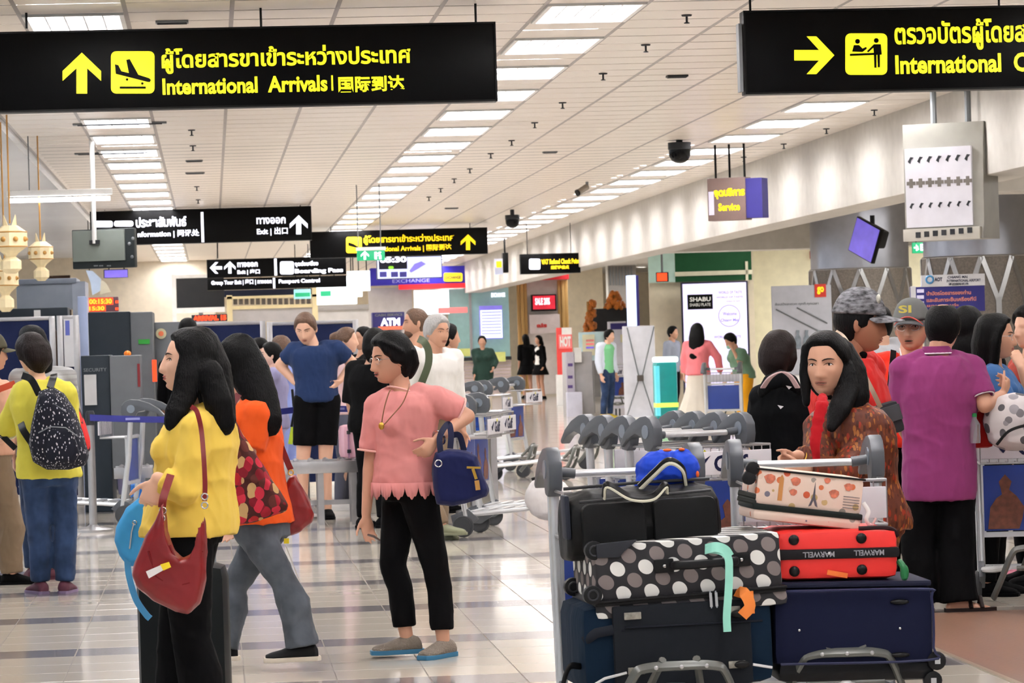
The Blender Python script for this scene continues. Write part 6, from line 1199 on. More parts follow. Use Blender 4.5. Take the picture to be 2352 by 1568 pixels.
for k in range(14): b.rect(536 + 13 * k, 685, 545 + 13 * k, 699, mat('louvre_brown', (92, 84, 76), .5), .08, .1, 'slat')
g = MB(); g.box(b.x0 + .2, .06, (b.z0 + b.floor()) / 2, .12, .12, b.z0 - b.floor()); g.box(b.x1 - .2, .06, (b.z0 + b.floor()) / 2, .12, .12, b.z0 - b.floor()); g.build('upright', fr, b.root)
b = bx('exit_sign', 'tiny teal exit sign left of the white glowing panels', 'exit sign', 675, 664, 714, 686, 70, .1, mat('teal_light', (150, 206, 214), .5, emit=.5)); b.rect(678, 672, 712, 681, M_SGRN, -.01, 0, 'green_face'); hang(b, [(680, 665), (710, 665)], r=.01)
for i, q in enumerate(((728, 655, 820, 699), (760, 634, 832, 682), (798, 622, 850, 668))):
    b = bx('light_box', ['lowest white glowing light box with a green exit mark', 'middle white glowing light box of the overlapping three', 'upper right white glowing light box of the three'][i], 'light box', *q, 69 - i * .5, .15, mat('light_box_white', (240, 250, 255), .5, emit=1.6)); hang(b, [(q[0] + 8, q[1] + 2), (q[2] - 8, q[1] + 2)], r=.012)
    if i == 0: b.rect(736, 668, 762, 680, M_SGRN, -.01, -.002, 'exit_mark')
b = bx('counter_desk', 'long pale grey check desk under the glowing light boxes', 'desk', 728, 700, 848, 712, 74, .8, mat('desk_grey', (150, 146, 142), .5)); g = MB(); g.box(0, .4, (b.z0 + b.floor()) / 2, b.w * .98, .7, b.z0 - b.floor()); g.build('base', mat('desk_base', (196, 192, 188), .5), b.root)
# bank counter across the far end
D0 = 90
b = Board('exchange_kiosk', 'far exchange kiosk with indigo fascia, red stripe and teal glass front', 'kiosk', 865, 612, 1165, 905, D0); z0 = b.floor()
b.rect(850, 612, 1162, 652, mat('indigo_fascia', (44, 36, 160), .45, emit=.15, ecol=(50, 40, 200)), -.3, .3, 'fascia', .02); b.rect(914, 651, 1160, 662, mat('red_stripe', (240, 30, 40), .5, emit=.4), -.34, -.28, 'stripe')
b.text('EXCHANGE', mat('dim_lettering', (170, 170, 220), .5), 900, 641, 985, 649, -.32, .0); b.poly(rrect(1017, 627, 1060, 647, 4), mat('kiosk_yellow', (246, 214, 30), .5, emit=.5), -.34, .03); b.text('EXCHANGE', M_INK, 1021, 634, 1056, 641, -.375, .03)
b.rect(1030, 662, 1170, 822, mat('teal_glass', (150, 188, 184), .15, emit=.12), 0, .1, 'glass_front'); b.rect(1078, 662, 1084, 822, M_STEEL, -.05, .0, 'mullion'); b.rect(1028, 820, 1172, 828, M_DK, -.4, .1, 'counter_top')
for k in range(10): b.rect(1030, 830 + 7.5 * k, 1172, 836 + 7.5 * k, mat('counter_pinkish', (196, 180, 178), .5), -.25, .05, 'slat')
b.rect(950, 666, 1028, 722, M_WHITE, -.2, 0, 'white_panel'); b.rect(950, 666, 1030, 722, mat('light_box_white'), -.26, -.2, 'lit_panel'); b.rect(1005, 706, 1072, 719, mat('coral_bar', (250, 130, 130), .5, emit=.3), -.3, -.26, 'coral_bar')
b.rect(850, 660, 950, 905, mat('kiosk_wall', (196, 192, 188), .5), .1, .3, 'wall_panel'); b.rect(950, 722, 1030, 905, mat('kiosk_wall'), .1, .3, 'wall_panel')
s_ = b.rect(1100, 702, 1152, 778, M_LIL, -.3, -.2, 'rate_screen'); b.rect(1102, 712, 1151, 776, mat('screen_white', (226, 236, 255), .4, emit=1.1), -.32, -.3, 'screen_table', parent=s_)
for k in range(8): b.rect(1104, 716 + 7 * k, 1149, 718 + 7 * k, M_LIL, -.33, -.32, 'rate_line', parent=s_)
b.text('EXCHANGE', M_SWHT, 1128, 672, 1160, 682, -.02, .05); b.rect(1052, 800, 1078, 818, mat('pale_yellow_card', (214, 220, 130), .6), -.3, -.28, 'card'); b.rect(1130, 808, 1158, 830, mat('pale_yellow_card'), -.42, -.4, 'card')
b = Board('cash_machine', 'cash machine with navy sign reading ATM behind the pink woman', 'cash machine', 855, 718, 928, 900, 86); z0 = b.floor(); b.rect(858, 757, 926, 922, mat('atm_grey', (170, 168, 170), .5), -.0, .6, 'cabinet', .02); b.rect(855, 717, 928, 757, mat('atm_navy', (36, 32, 100), .45, emit=.1), -.2, .4, 'sign_panel'); b.text('ATM', M_SWHT, 873, 730, 918, 748, -.21, .06); b.rect(868, 749, 928, 757, mat('atm_orange', (226, 110, 80), .5, emit=.3), -.22, -.2, 'orange_band'); b.text('CASH SERVICE', M_GREY, 860, 720, 924, 726, -.21, .04)
b = bx('sign_board', 'slim black wall sign beside the dark-suited women', 'sign', 1155, 580, 1168, 626, 70, .3, M_BLK); b.rect(1137, 594, 1155, 630, mat('lilac_board', (190, 196, 220), .5, emit=.3), 0, .1, 'side_board'); b.rect(1140, 600, 1152, 614, M_SYEL2, -.02, 0, 'yellow_mark'); hang(b, [(1160, 582)], r=.02)
b = Board('booth', 'red-trimmed booth with gold curtains and a red screen', 'booth', 1186, 566, 1310, 905, 88); z0 = b.floor(); wr_ = mat('booth_white', (222, 216, 214), .5); gc = mat('gold_curtain', (190, 152, 92), .6, vary=(3, .2, (8, 8, .3)))
b.rect(1186, 628, 1304, 643, mat('booth_red', (206, 26, 40), .5), -.3, .2, 'header'); b.rect(1186, 572, 1196, 630, mat('booth_red'), -.2, .2, 'side_post'); b.rect(1212, 643, 1284, 905, wr_, .1, .3, 'back_panel')
for x_ in (1190, 1198, 1206, 1284, 1292, 1300): b.rect(x_, 643, x_ + 7.5, 905, gc, -.05 if (x_ // 8) % 2 else .0, .1, 'curtain_fold', .02)
b.rect(1220, 676, 1277, 714, M_BLK, -.1, .1, 'screen_case', .01); b.rect(1223, 679, 1274, 710, mat('red_screen', (210, 40, 60), .4, emit=.7, vary=(3, .4)), -.12, -.1, 'screen'); b.text('SALE 20%', M_SWHT, 1228, 684, 1262, 700, -.13, .04)
b.rect(1216, 722, 1286, 765, mat('pinkish_board', (226, 214, 216), .5), -.05, .1, 'poster'); b.text('ais', mat('logo_red', (206, 60, 60), .5), 1232, 742, 1256, 752, -.06, .05)
b = bx('leaflet_stand', 'red and white standing poster right of the dark-suited women', 'poster stand', 1279, 752, 1315, 860, 75, .06, mat('poster_red', (226, 70, 66), .5)); b.rect(1290, 752, 1313, 768, M_WHITE, -.01, 0, 'white_corner'); b.rect(1283, 768, 1313, 800, mat('poster_pink', (236, 130, 130), .5), -.012, 0, 'text_block'); b.text('HOT', M_WHITE, 1286, 772, 1311, 796, -.016, .05)
g = MB(); g.box(0, .1, (b.z0 + b.floor()) / 2, .4, .2, b.z0 - b.floor()); g.build('foot', M_WHITE, b.root)
# kiosks and boards mid right
b = bx('kiosk', 'grey self-service kiosk with violet stickers', 'kiosk', 1300, 808, 1362, 965, 64, .6, mat('kiosk_grey', (176, 174, 176), .5), toground=True); b.rect(1300, 808, 1318, 900, mat('kiosk_side', (186, 180, 192), .5), -.1, 0, 'front_panel')
for z_ in (834, 862, 884): b.rect(1303, z_, 1314, z_ + 7, mat('violet_sticker', (90, 70, 130), .5), -.11, -.1, 'sticker')
b.rect(1300, 900, 1334, 962, mat('kiosk_base', (206, 206, 222), .5), -.3, -.02, 'white_box', .01); b.rect(1318, 798, 1334, 832, M_WHITE, -.12, -.02, 'leaflet')
b = bx('poster_board', 'pale poster board with coloured text left of the man in green', 'poster', 1330, 762, 1388, 828, 66, .06, mat('poster_cyan', (196, 222, 226), .5)); b.rect(1338, 768, 1366, 816, mat('poster_cream', (226, 222, 190), .5), -.012, 0, 'text_panel')
for z_, c in ((780, 'poster_pink'), (788, 'coral_bar'), (796, 'screen_violet')): b.rect(1346, z_, 1364, z_ + 4, mat(c), -.018, -.012, 'text_line')
g = MB(); g.box(0, .06, (b.z0 + b.floor()) / 2, .08, .08, b.z0 - b.floor()); g.build('stand', M_STEEL, b.root)
b = bx('poster_board', 'tall white and blue poster behind the man in green', 'poster', 1398, 738, 1440, 900, 70, .08, mat('poster_white', (226, 226, 240), .5), toground=True); b.rect(1402, 742, 1440, 756, mat('royal_blue_panel'), -.012, 0, 'blue_heading'); b.rect(1425, 768, 1432, 786, mat('poster_cream'), -.012, 0, 'print')
b = bx('light_pillar', 'slim lit blue-white advert pillar above the banner', 'light box', 1443, 632, 1462, 760, 72, .3, mat('pillar_light', (206, 220, 255), .4, emit=1.1)); b.rect(1462, 632, 1468, 760, mat('royal_blue_panel'), 0, .3, 'blue_edge'); g = MB(); g.box(0, .15, (b.z0 + b.floor()) / 2, .2, .25, b.z0 - b.floor()); g.build('base', M_WHITE, b.root)
b = bx('banner_stand', 'pale display board seen from behind with crossed rods', 'banner stand', 1432, 748, 1506, 958, 60, .04, mat('banner_back', (214, 214, 222), .5), rz=-YAW)
for pts in (((1440, 752), (1468, 868)), ((1502, 750), (1474, 868)), ((1468, 868), (1440, 955)), ((1474, 868), (1503, 958))):
    (x0, z0), (x1, z1) = b.L(*pts[0]), b.L(*pts[1]); g = MB(); g.tube([(x0, -.03, z0), (x1, -.05, z1)], .012, 6); g.build('rod', M_GREY, b.root)
b.rect(1463, 861, 1478, 875, mat('hub_brown', (84, 76, 72), .5), -.10, -.04, 'hub', .01)
g = MB(); g.box(0, .0, b.floor() + .02, b.w, .4, .04); g.build('foot', M_WHITE, b.root)
b = bx('pillar_counter', 'turquoise rounded counter pillar with glowing white top and yellow-green band', 'counter', 1508, 830, 1557, 960, 58, .5, mat('turquoise', (24, 158, 158), .35), toground=True, bevel=.06); b.rect(1506, 819, 1558, 832, mat('glow_top', (230, 255, 250), .4, emit=1.6), -.02, .5, 'lit_top', .04); b.rect(1507, 925, 1558, 935, mat('lime_glow', (200, 255, 90), .4, emit=1.0), -.015, .3, 'lit_band'); b.rect(1507, 840, 1516, 955, mat('cyan_edge', (100, 214, 230), .4, emit=.4), -.012, .2, 'lit_edge')
# wall with green fascia and the lit advert
wallpx('wall_front', 1500, 1740, 62, 0, 3.6, M_CREAM, .2); wallpx('wall_right', 1735, 2420, 62.5, 0, 3.6, mat('pale_cream_wall', (228, 222, 192), .6), .2, 62.5); wallpx('wall_left', 1310, 1392, 95, 0, 3.9, M_CREAM, .2)
b = Board('shop_fascia', 'dark green shop fascia panel over the lit advert', 'fascia', 1550, 566, 1726, 645, 61.7, -YAW); b.body(mat('deep_green', (26, 82, 48), .6), .2, 'panel'); b.rect(1550, 622, 1728, 632, mat('fascia_cream', (226, 222, 196), .5), -.04, 0, 'cream_strip'); b.rect(1712, 600, 1718, 645, mat('fascia_cream'), -.04, 0, 'upright_strip'); g = MB(); g.box(b.x0 - .25, .1, 0, .5, .2, b.h); g.build('glass_end', mat('mint_glass', (190, 222, 212), .3), b.root)
b = Board('advert_light_box', 'large lit white advert with black label and speech bubble', 'advert', 1567, 646, 1722, 905, 61.3, -YAW); b.body(mat('advert_frame', (40, 38, 60), .4), .15, 'frame', .02); f_ = b.rect(1571, 650, 1717, 902, mat('advert_lit', (206, 200, 236), .4, emit=.75, ecol=(222, 214, 255)), -.01, 0, 'lit_face')
b.rect(1579, 676, 1637, 710, M_SBLK, -.016, -.01, 'label_panel', parent=f_); b.text('SHABU', M_WHITE, 1584, 682, 1632, 692, -.022, .02); b.text('SHABU PLATE', M_WHITE, 1584, 696, 1632, 703, -.022, .0)
for q in ((1650, 668, 1704, 674), (1645, 680, 1706, 684), (1668, 690, 1700, 693), (1640, 770, 1702, 776)): b.text('WORLD OF TASTE', M_LIL, *q, y=-.014, bold=.02)
x, z = b.L(1675, 725); g = MB(); g.ring((x, -.014, z), .20, .006, (0, 1, 0), 28, 4); g.build('speech_bubble', M_LIL, b.root); b.text('Welcome', M_LIL, 1660, 716, 1692, 724, -.014, .02); b.text('Chiang Mai', M_LIL, 1655, 731, 1696, 740, -.014, .02)
b = bx('led_board', 'small red and black screen left of the green fascia', 'led sign', 1508, 625, 1536, 647, 61, .1, M_BLK); b.rect(1509, 627, 1532, 645, M_LED, -.01, 0, 'screen'); g = MB(); g.tube([(0, .05, b.h / 2), (0, .05, 3.5 - b.o.z)], .02, 6); g.build('hanger', M_GREY, b.root)
b = bx('shop_window', 'grey shuttered shop window with cream frame behind the gold tree', 'window', 1395, 608, 1462, 740, 92, .1, mat('shutter_grey', (150, 146, 142), .5))
for k in range(8): b.rect(1400 + 7 * k, 612, 1403 + 7 * k, 655, M_GREY, -.03, 0, 'slat')
for q in ((1392, 603, 1462, 609), (1392, 606, 1397, 740)): b.rect(*q, M_WHITE, -.06, 0, 'frame')
b = bx('display_case', 'black display case under the gold ornaments', 'display case', 1356, 708, 1442, 760, 85, .5, M_DK); g = MB(); g.box(0, .25, (b.z0 + b.floor()) / 2, b.w * .9, .4, b.z0 - b.floor()); g.build('plinth', mat('plinth_grey', (150, 150, 152), .5), b.root)
M_ORN = mat('orange_gold', (206, 120, 40), .5, vary=(6, .3))
for lab, q0, q1, w_ in (('tall orange-gold ornament tree left of the display case', (1352, 768), (1362, 692), .16), ('heap of orange and cream decorations over the display case', (1412, 708), (1412, 672), .28)):
    t0 = P(*q0, 84 if 'tall' in lab else 85.2); t1 = P(*q1, 84 if 'tall' in lab else 85.2); t = T('ornament', lab, 'decoration', t0); L = (t1 - t0); g = MB(); random.seed(3)
    for k in range(60): u = random.random(); a = random.random() * 6.28; r_ = w_ * (1 - u * .8); g.ball(L * u + Vector((r_ * math.cos(a), r_ * math.sin(a), 0)), .05 + .03 * random.random(), None, 6, 4)
    o = g.build('baubles', M_ORN, t); o['kind'] = 'stuff'
    g = MB(); g.tube([(0, 0, -t0.z if 'tall' in lab else -.3), (0, 0, L.z)], .03, 6); g.build('stem', M_LGOLD, t)
# steel and granite columns, posters on the right
M_GRAN = mat('granite', (120, 112, 104), .45, vary=(40, .3)); M_COLS = mat('column_steel', (176, 178, 188), .28, metal=.75)
for ci, (px, d, r) in enumerate(((1986, 50, .75), (2262, 40, .68))):
    q = S(px, d); t = T('column', ['round steel-topped column behind the tilted screen', 'round steel-topped column behind the purple polo'][ci], 'column', (q.x, q.y, 0)); zb = P(px, 618 if ci == 0 else 590, d).z
    g = MB(); g.lathe([(r, zb), (r, 3.6)], n=40); g.build('steel_sleeve', M_COLS, t); g = MB(); g.lathe([(r + .02, 0), (r + .02, zb)], n=40); g.build('granite_drum', M_GRAN, t)
    g = MB(); g.ring((0, 0, zb), r + .01, .015, ZV, 40, 5); g.build('joint_ring', M_STEEL, t)
    def cyl(a, z): return Vector(((r + .025) * math.sin(a), -(r + .025) * math.cos(a), z))
    for k in range(8):
        a0 = -1.57 + k * .55; 
        for sg in (-1, 1): g = MB(); strap(g, [cyl(a0, zb - .55), cyl(a0 + sg * .14, zb - .27), cyl(a0 + sg * .27, zb - .01)], .03, .01, side=Vector((math.sin(a0), -math.cos(a0), 0))); g.build('branch_inlay', M_STEEL, t)
        g = MB(); strap(g, [cyl(a0, zb - .5), cyl(a0, .05)], .035, .01, side=Vector((math.sin(a0), -math.cos(a0), 0))); g.build('stem_inlay', M_STEEL, t)
b = bx('poster', 'pale blue-grey poster with red square logo on the right wall', 'poster', 1775, 655, 1912, 860, 49, .06, mat('poster_grey', (178, 180, 190), .5)); b.rect(1871, 652, 1897, 682, mat('logo_red2', (206, 50, 36), .5), -.012, 0, 'red_square'); b.text('go', mat('kiosk_yellow'), 1876, 658, 1892, 676, -.02, .05); b.text('ช้อปปิ้งสะดวก ทุกที่ ทุกเวลา', M_GREY, 1780, 694, 1880, 702, -.012, .02)
for q in (((1782, 710), (1880, 760)), ((1830, 706), (1900, 742))): (x0, z0), (x1, z1) = b.L(*q[0]), b.L(*q[1]); g = MB(); g.tube([(x0, -.012, z0), (x1, -.012, z1)], .01, 4); g.build('cable_print', M_GREY, b.root)
for x_ in (1832, 1852, 1880): b.poly([(x_ - 8, 800), (x_ - 7, 776), (x_ - 3, 768), (x_ - 4, 758), (x_ + 4, 758), (x_ + 3, 768), (x_ + 7, 776), (x_ + 8, 800)], mat('print_people', (120, 130, 140), .6, vary=(20, .3)), -.02, .004, 'figure_print')
g = MB(); g.box(0, .05, (b.z0 + b.floor()) / 2, b.w, .05, b.z0 - b.floor()); g.build('stand', M_WHITE, b.root)
b = Board('notice_sign', 'white and indigo notice sign of the airport above the grey cap', 'sign', 2092, 630, 2262, 712, 32, -YAW); b.rect(2116, 630, 2262, 657, mat('notice_white', (222, 222, 226), .5), -.01, .05, 'header_panel'); b.rect(2092, 657, 2262, 716, mat('notice_indigo', (52, 50, 130), .5), -.0, .05, 'body_panel'); b.rect(2092, 657, 2104, 716, mat('notice_white'), -.004, 0, 'edge_panel')
ct = mat('coral_text', (226, 140, 120), .6)
b.text('AOT', M_INK, 2146, 637, 2164, 646, -.014, .04); x, z = b.L(2135, 642); g = MB(); g.ring((x, -.014, z), .035, .010, (0, 1, 0), 14, 4); g.build('logo', mat('logo_blue', (70, 140, 190), .5), b.root)
b.text('CHIANG MAI', M_INK, 2176, 633, 2222, 639, -.014, .02); b.text('INTERNATIONAL AIRPORT', M_INK, 2174, 641, 2252, 647, -.014, .02); b.text('清迈国际机场', M_INK, 2178, 649, 2224, 655, -.014, .02)
b.text('นำบัตรโดยสารของท่าน', ct, 2128, 667, 2230, 677, -.006, .03); b.text('และสัมภาระขึ้นเครื่องที่นี่', ct, 2128, 682, 2242, 692, -.006, .03); b.text('ขอบคุณค่ะ', ct, 2128, 697, 2202, 706, -.006, .03)
for k in range(3): b.rect(2106, 664 + 14 * k, 2122, 672 + 14 * k, mat('pale_lilac'), -.006, -.001, 'icon')
g = MB(); g.box(0, .03, (b.z0 + b.floor()) / 2, .06, .06, b.z0 - b.floor() + .1); g.build('post', M_STEEL, b.root)
b = bx('exit_sign', 'green exit sign between the two columns', 'exit sign', 2096, 556, 2142, 581, 48, .1, M_SGRN, rz=-YAW); b.text('→ EXIT', M_SWHT, 2099, 560, 2139, 576, -.01, .05); hang(b, [(2105, 557), (2135, 557)], r=.012, top=3.6)
b = bx('fire_alarm', 'small red fire alarm box on the cream wall left of the column', 'alarm', 1861, 576, 1872, 594, 62.35, .08, mat('alarm_red', (180, 30, 30), .5)); g = MB(); g.box(0, -.01, 0, b.w * .5, .02, b.h * .4); g.build('cover', M_WHITE, b.root)
# ================================================================== people further away
C_LAV = cloth('lavender_uniform', (146, 142, 176), .6); C_LBLUE = cloth('pale_blue_uniform', (136, 150, 206), .5); C_GREEND = cloth('dark_green_jacket', (40, 62, 54), .5)
p = Person('man in blue t-shirt and black shorts with hands on hips', 725, 28.5, 1.80, 8, 'm', 'a', .95, hphi=-10, pitch=-22, J=dict(head=(702, 754, -.05), neck=(720, 792, 0), pelvis=(728, 912, 0), shr=(676, 806, 0), elr=(643, 838, .08), wrr=(676, 876, .0), hdr=(692, 892, -.06), shl=(774, 802, 0), ell=(811, 834, .08), wrl=(780, 874, .0), hdl=(764, 892, -.06)), hs=1.05)
p.face(); p.hair('short', M_HAIRL, .012); p.top(C_BLUE, -.1, .62, .022, 't_shirt', wr=.003, over=lambda t, a, b: (a + .008, b + .01)); p.pants(C_BLACK, .36, .02, hem=.10, name='shorts'); p.shoes(C_BLACK)
p = Person('woman with bobbed black hair in lavender uniform bending forward', 592, 32, 1.55, 60, 'f', 'a', 1, J=dict(head=(596, 806, 0), neck=(612, 838, 0))); p.hair('fringe', M_HAIR, .03); p.top(C_LBLUE, -.1, 1.2, .02); p.pants(C_LAV, 1, .02); p.shoes(C_BLACK)
p = Person('woman with tied hair in grey-lavender uniform with folded arms', 635, 29.5, 1.56, -80, 'f', 'd', 1.05, hphi=-85, J=dict(head=(622, 815, 0), ell=(612, 890, -.1), wrl=(598, 880, -.05), hdl=(590, 872, 0), elr=(612, 895, .1), wrr=(598, 885, .1))); p.face(); p.hair('short', M_HAIR, .014, falls=[([(0, -.09, .03), (0, -.11, .01)], [.035, .03], .9)]); p.top(C_LAV, -.12, 1.5, .026); p.pants(C_LAV, 1, .02); p.shoes(C_BLACK)
p = Person('woman with reddish hair in pale blue uniform behind the blue-shirt man', 658, 31.4, 1.62, -120, 'f', 'a', 1.1, J=dict(head=(645, 800, 0))); p.hair('short', M_HAIRL, .018, falls=[([(0, -.08, .03), (0, -.1, -.03)], [.05, .04], .9)]); p.top(C_LBLUE, -.14, 1.2, .026); p.pants(C_LBLUE, 1, .03); p.shoes(C_BLACK)
mb = MB(); mb.box(0, 0, 0, .04, .02, .16, Matrix.Rotation(.2, 3, 'Y')); q = P(670, 1000, 30); t = T('lanyard_badge', 'black and lime lanyard tag hanging by the pale blue uniform', 'badge', q); mb.build('tag', mat('lime_tag', (190, 214, 50), .5), t); mb = MB(); mb.tube([(0, 0, .08), (.03, 0, .22), (.02, .1, .42)], .012, 6); mb.build('cord', M_BLK, t)
p = Person('ponytailed woman in pink top and grey leggings reaching to the suitcase handle', 795, 30, 1.64, 75, 'f', 'a', 1, hphi=80, J=dict(head=(797, 782, 0), neck=(790, 818, 0), ell=(800, 905, -.1), shr=(796, 840, -.12), elr=(800, 872, -.15), wrr=(812, 915, -.1), hdr=(822, 935, -.1), wrl=(818, 858, .1), hdl=(830, 860, .1))); p.hair('short', M_HAIRL, .014, falls=[([(0, -.08, .05), (0, -.13, .04), (0, -.14, -.02)], [.045, .045, .03], .9)]); p.top(cloth('pale_pink_top', (222, 190, 190), .5), 0, .4, .014); p.pants(cloth('slate_leggings', (86, 88, 102), .4), 1, .006, hem=.05); p.shoes(M_WHITE)
p = Person('white-haired man in white sweater with green backpack straps', 992, 25, 1.74, 40, 'm', 'b', 1.05, hphi=42, pitch=-4, J=dict(head=(1004, 762, 0), neck=(995, 810, 0), pelvis=(990, 940, 0), anr=(1015, 1205, -.1), toer=80)); p.face(); p.hair('short', M_HAIRG, .018); p.top(C_WHITE, -.08, 1.9, .024, 'sweater', wr=.003); p.pants(C_KHAKI, 1, .02); p.shoes(mat('olive_shoe', (120, 122, 96), .7))
mb = MB(); strap(mb, spline(pxs(24.72, [(962, 778, .15), (974, 785, 0), (984, 805, -.02), (984, 835, -.02), (972, 870, 0), (965, 885, .1)])), .028, .006); p.part(mb, 'backpack_strap', mat('olive_strap', (72, 82, 58), .7))
p = Person('bearded man in white shirt facing left behind the white-haired man', 958, 27.5, 1.74, -80, 'm', 'b', 1, hphi=-80, J=dict(head=(955, 742, 0))); p.face(); p.hair('short', M_HAIRL, .008); p.top(C_WHITE, -.1, .6, .02); p.pants(C_BLACK); p.shoes(C_BLACK)
mb = MB(); b2 = MB(); b2.ball((0, .055, -.085), (.05, .045, .035)); mb.add([p.HM @ Vector(v) for v in b2.v], b2.f); p.part(mb, 'beard', mat('beard', (92, 66, 52), .9))
p = Person('dark-clothed man with black backpack behind the white sweater', 1032, 29, 1.66, 110, 'm', 'b', 1, J=dict(head=(1030, 775, 0))); p.hair('short', M_HAIR, .014); p.top(C_BLACK, -.1, .6, .03); p.pants(C_BLACK); p.shoes(C_BLACK)
p = Person('woman in black top with shoulder-length hair behind the pink woman', 862, 27, 1.62, 150, 'f', 'b', 1.15, J=dict(head=(862, 788, 0))); p.hair('long', M_HAIR, .02, falls=[([(0, -.03, .05), (0, -.06, -.06), (0, -.05, -.15)], [.095, .09, .05], .8)]); p.top(C_BLACK, -.14, 1.0, .034); p.pants(C_BLACK); p.shoes(C_BLACK)
p = Person('person with orange-toned face and dark hair right of the partition post', 838, 33, 1.66, -60, 'm', 'b', 1, J=dict(head=(836, 778, 0))); p.hair('short', M_HAIR, .014); p.top(C_BLACK, -.1, .6, .02); p.pants(C_BLACK); p.shoes(C_BLACK)
p = Person('dark-haired person whose head shows above the yellow woman', 430, 33, 1.68, 160, 'm', 'b', 1, J=dict(head=(432, 760, 0))); p.hair('short', M_HAIR, .02); p.top(C_BLACK, -.1, 1.6, .02); p.pants(C_BLACK); p.shoes(C_BLACK)
p = Person('person in lavender uniform stooping beside the low scanner', 268, 32.8, 1.5, 170, 'f', 'b', 1, J=dict(head=(250, 850, .3), neck=(255, 880, .1))); p.hair('short', M_HAIR, .016); p.top(C_LAV, -.14, 1.2, .026); p.pants(C_LAV, 1, .02); p.shoes(C_BLACK)
p = Person('smiling staff woman in dark green jacket and cream trousers', 1113, 66, 1.62, -5, 'f', 'b', 1.05, J=dict(elr=(1095, 838, 0), wrr=(1090, 862, -.1), ell=(1138, 830, 0), wrl=(1133, 845, -.15))); p.hair('short', M_HAIR, .016); p.top(C_WHITE, -.1, .3, .014); p.top(C_GREEND, -.3, 1.9, .034, 'jacket', over=lambda t, a, b: (a + .01, b - .012 * (t > .5))); p.pants(cloth('cream_trousers', (206, 198, 180), .4), 1, .02); p.shoes(C_BLACK)
p = Person('woman in black dress with very long hair, left of the pair by the red booth', 1212, 85.5, 1.66, 200, 'f', 'b', 1, J=dict()); p.hair('long', M_HAIR, .02, falls=[([(0, -.04, .05), (0, -.07, -.1), (0, -.08, -.34)], [.09, .10, .08], .5)]); p.top(C_BLACK, -.1, 1.2, .03); p.skirt(C_BLACK, .62, .27, 'skirt'); p.shoes(C_BLACK)
p = Person('woman in black jacket and skirt, right of the pair by the red booth', 1243, 84, 1.62, -60, 'f', 'b', 1, J=dict(toel=-40)); p.hair('long', M_HAIR, .02, falls=[([(0, -.05, .05), (0, -.09, -.1), (0, -.1, -.3)], [.07, .08, .05], .7)]); p.top(C_WHITE, -.05, .2, .014); p.top(C_BLACK, -.1, 1.9, .026, 'jacket', over=lambda t, a, b: (a + .005, b - .02)); p.skirt(C_BLACK, .62, .27, 'skirt'); p.shoes(C_BLACK)
p = Person('man in white jacket and green t-shirt with blue jeans, yellow shoes', 1397, 61.5, 1.68, 50, 'm', 'a', .85, J=dict(head=(1400, 772, 0))); p.hair('short', M_HAIR, .018); p.top(cloth('mint_tee', (130, 206, 150), .4), -.08, .2, .018); p.top(cloth('white_jacket', (222, 230, 244), .4), -.14, 1.9, .026, 'jacket', over=lambda t, a, b: (a + .008, b - .03)); p.pants(C_BJEAN, 1, .012); p.shoes(mat('yellow_shoe', (206, 180, 60), .6))
p = Person('small staff member in grey shirt behind the turquoise pillar', 1548, 61, 1.68, 60, 'm', 'b', .9, J=dict()); p.hair('short', M_HAIR, .016); p.top(cloth('grey_shirt', (140, 146, 160), .4), -.1, 1.5, .02); p.pants(C_BLACK); p.shoes(C_BLACK)
p = Person('woman in pink cardigan and long white pleated skirt, back view', 1608, 51.5, 1.68, 168, 'f', 'a', 1.02, J=dict(ell=(1572, 825, .1), wrl=(1572, 860, .1), elr=(1648, 820, 0), wrr=(1655, 856, .15), hdr=(1658, 868, .2))); p.hair('long', M_HAIR, .02, falls=[([(0, -.04, .05), (0, -.09, -.10), (-.03, -.12, -.40)], [.105, .13, .10], .6)]); p.top(cloth('coral_cardigan', (236, 130, 136), .6), -.02, 1.9, .03, 'cardigan'); p.skirt(cloth('cream_pleats', (222, 214, 200), .3), .10, .36, 'skirt', pleat=.06); p.shoes(M_WHITE)
p = Person('person in green blouse and mustard trousers rubbing the face, mask on chin', 1712, 54, 1.66, -70, 'f', 'b', 1.1, hphi=-70, pitch=-30, J=dict(head=(1678, 782, 0), neck=(1692, 805, 0), ell=(1700, 835, -.2), wrl=(1682, 800, -.2), hdl=(1677, 792, -.15), elr=(1690, 850, .1), wrr=(1670, 872, 0))); p.hair('short', M_HAIR, .022); p.top(cloth('sage_blouse', (104, 136, 112), .6), -.3, .8, .045, 'blouse', cuffr=.09); p.pants(cloth('mustard_cloth', (226, 160, 30), .5), 1, .05, hem=.12); p.shoes(M_WHITE)
mb = MB(); b2 = MB(); b2.ball((0, .075, -.07), (.05, .045, .04)); mb.add([p.HM @ Vector(v) for v in b2.v], b2.f); p.part(mb, 'face_mask', mat('mint_mask', (150, 206, 190), .6))
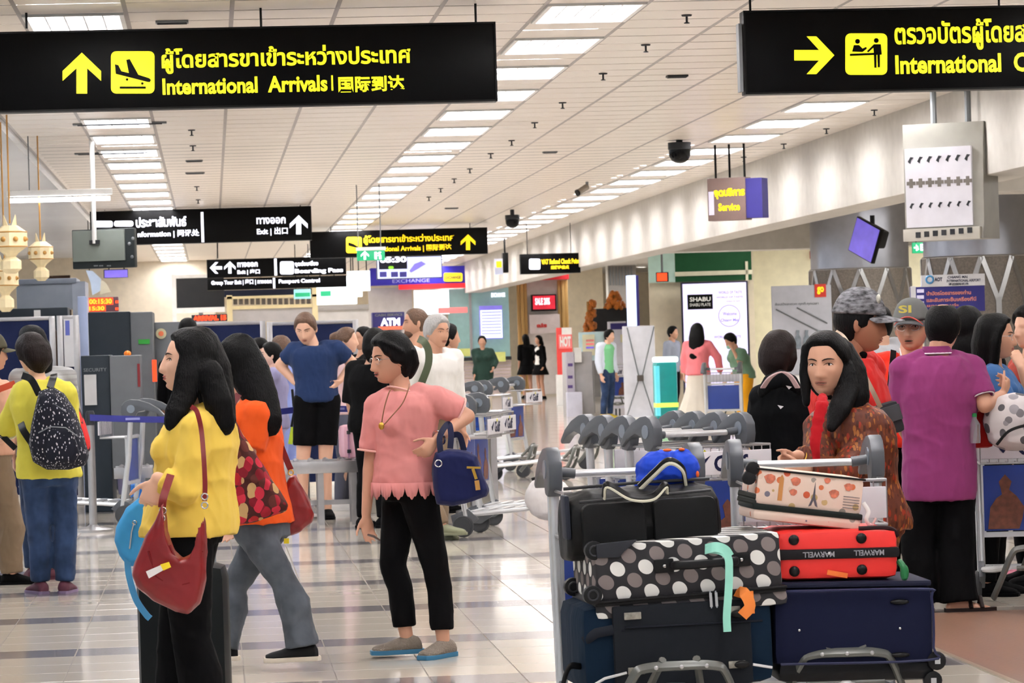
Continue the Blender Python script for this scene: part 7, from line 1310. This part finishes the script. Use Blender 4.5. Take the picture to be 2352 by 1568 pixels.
p = Person('person in pale grey shirt with back turned between the two red shirts', 2030, 22, 1.68, 200, 'm', 'a', 1.1, J=dict(head=(2018, 745, 0), neck=(2022, 790, 0))); p.hair('short', M_HAIR, .016); p.top(cloth('ash_shirt', (176, 178, 182), .6), -.1, .7, .03); p.pants(C_BLACK); p.shoes(C_BLACK)
p = Person('woman with long straight black hair right of the balding man', 2222, 18.8, 1.64, 150, 'f', 'b', 1, J=dict(head=(2222, 755, 0), neck=(2225, 820, 0))); p.hair('long', M_HAIR, .022, falls=[([(0, -.03, .05), (0, -.05, -.1), (0, -.06, -.28)], [.10, .115, .10], .6)]); p.top(C_BLACK, -.1, .6, .02); p.pants(C_BLACK); p.shoes(C_BLACK)
p = Person('woman in spectacles and blue shirt with straight black hair facing right', 2288, 18.3, 1.62, 70, 'f', 'b', 1.05, hphi=78, J=dict(head=(2288, 775, 0), neck=(2282, 845, 0), shr=(2280, 870, -.16), elr=(2315, 935, -.22), wrr=(2350, 960, -.2), shl=(2295, 865, .16)), hs=1.05); p.face(M_LIP); p.glasses(mat('glasses_frame')); p.hair('long', M_HAIR, .02, falls=[([(0, -.04, .06), (0, -.06, -.04), (0, -.07, -.18)], [.095, .10, .08], .8), ([(.07, .02, .05), (.082, .0, -.03), (.08, -.01, -.14)], [.035, .045, .04], .7)]); p.top(cloth('denim_blue_shirt', (54, 92, 140), .6), -.1, .9, .026); p.pants(C_BLACK); p.shoes(C_BLACK)
p = Person('person at the right edge in red striped top, hand at the chin', 2362, 19, 1.66, -80, 'f', 'a', 1.05, hphi=-60, J=dict(head=(2365, 755, 0), neck=(2368, 825, 0), ell=(2372, 920, -.2), wrl=(2345, 845, -.2), hdl=(2335, 818, -.16))); p.hair('short', M_HAIR, .03); p.top(mat('striped_red_cream', (180, 60, 44), .8, vary=(1.2, .45, (2, 2, 14))), -.1, .8, .03); p.pants(C_BLACK); p.shoes(C_BLACK)
p = Person('person in pink shoes and black skirt half hidden behind the right-hand trolley', 2275, 19.8, 1.5, 120, 'f', 'd', 1, J=dict(head=(2262, 800, .1), neck=(2262, 850, .1))); p.hair('short', M_HAIR, .02); p.top(C_BLACK, -.1, .6, .02); p.skirt(C_BLACK, .55, .22, 'skirt'); p.shoes(mat('pink_shoe', (206, 130, 150), .6))
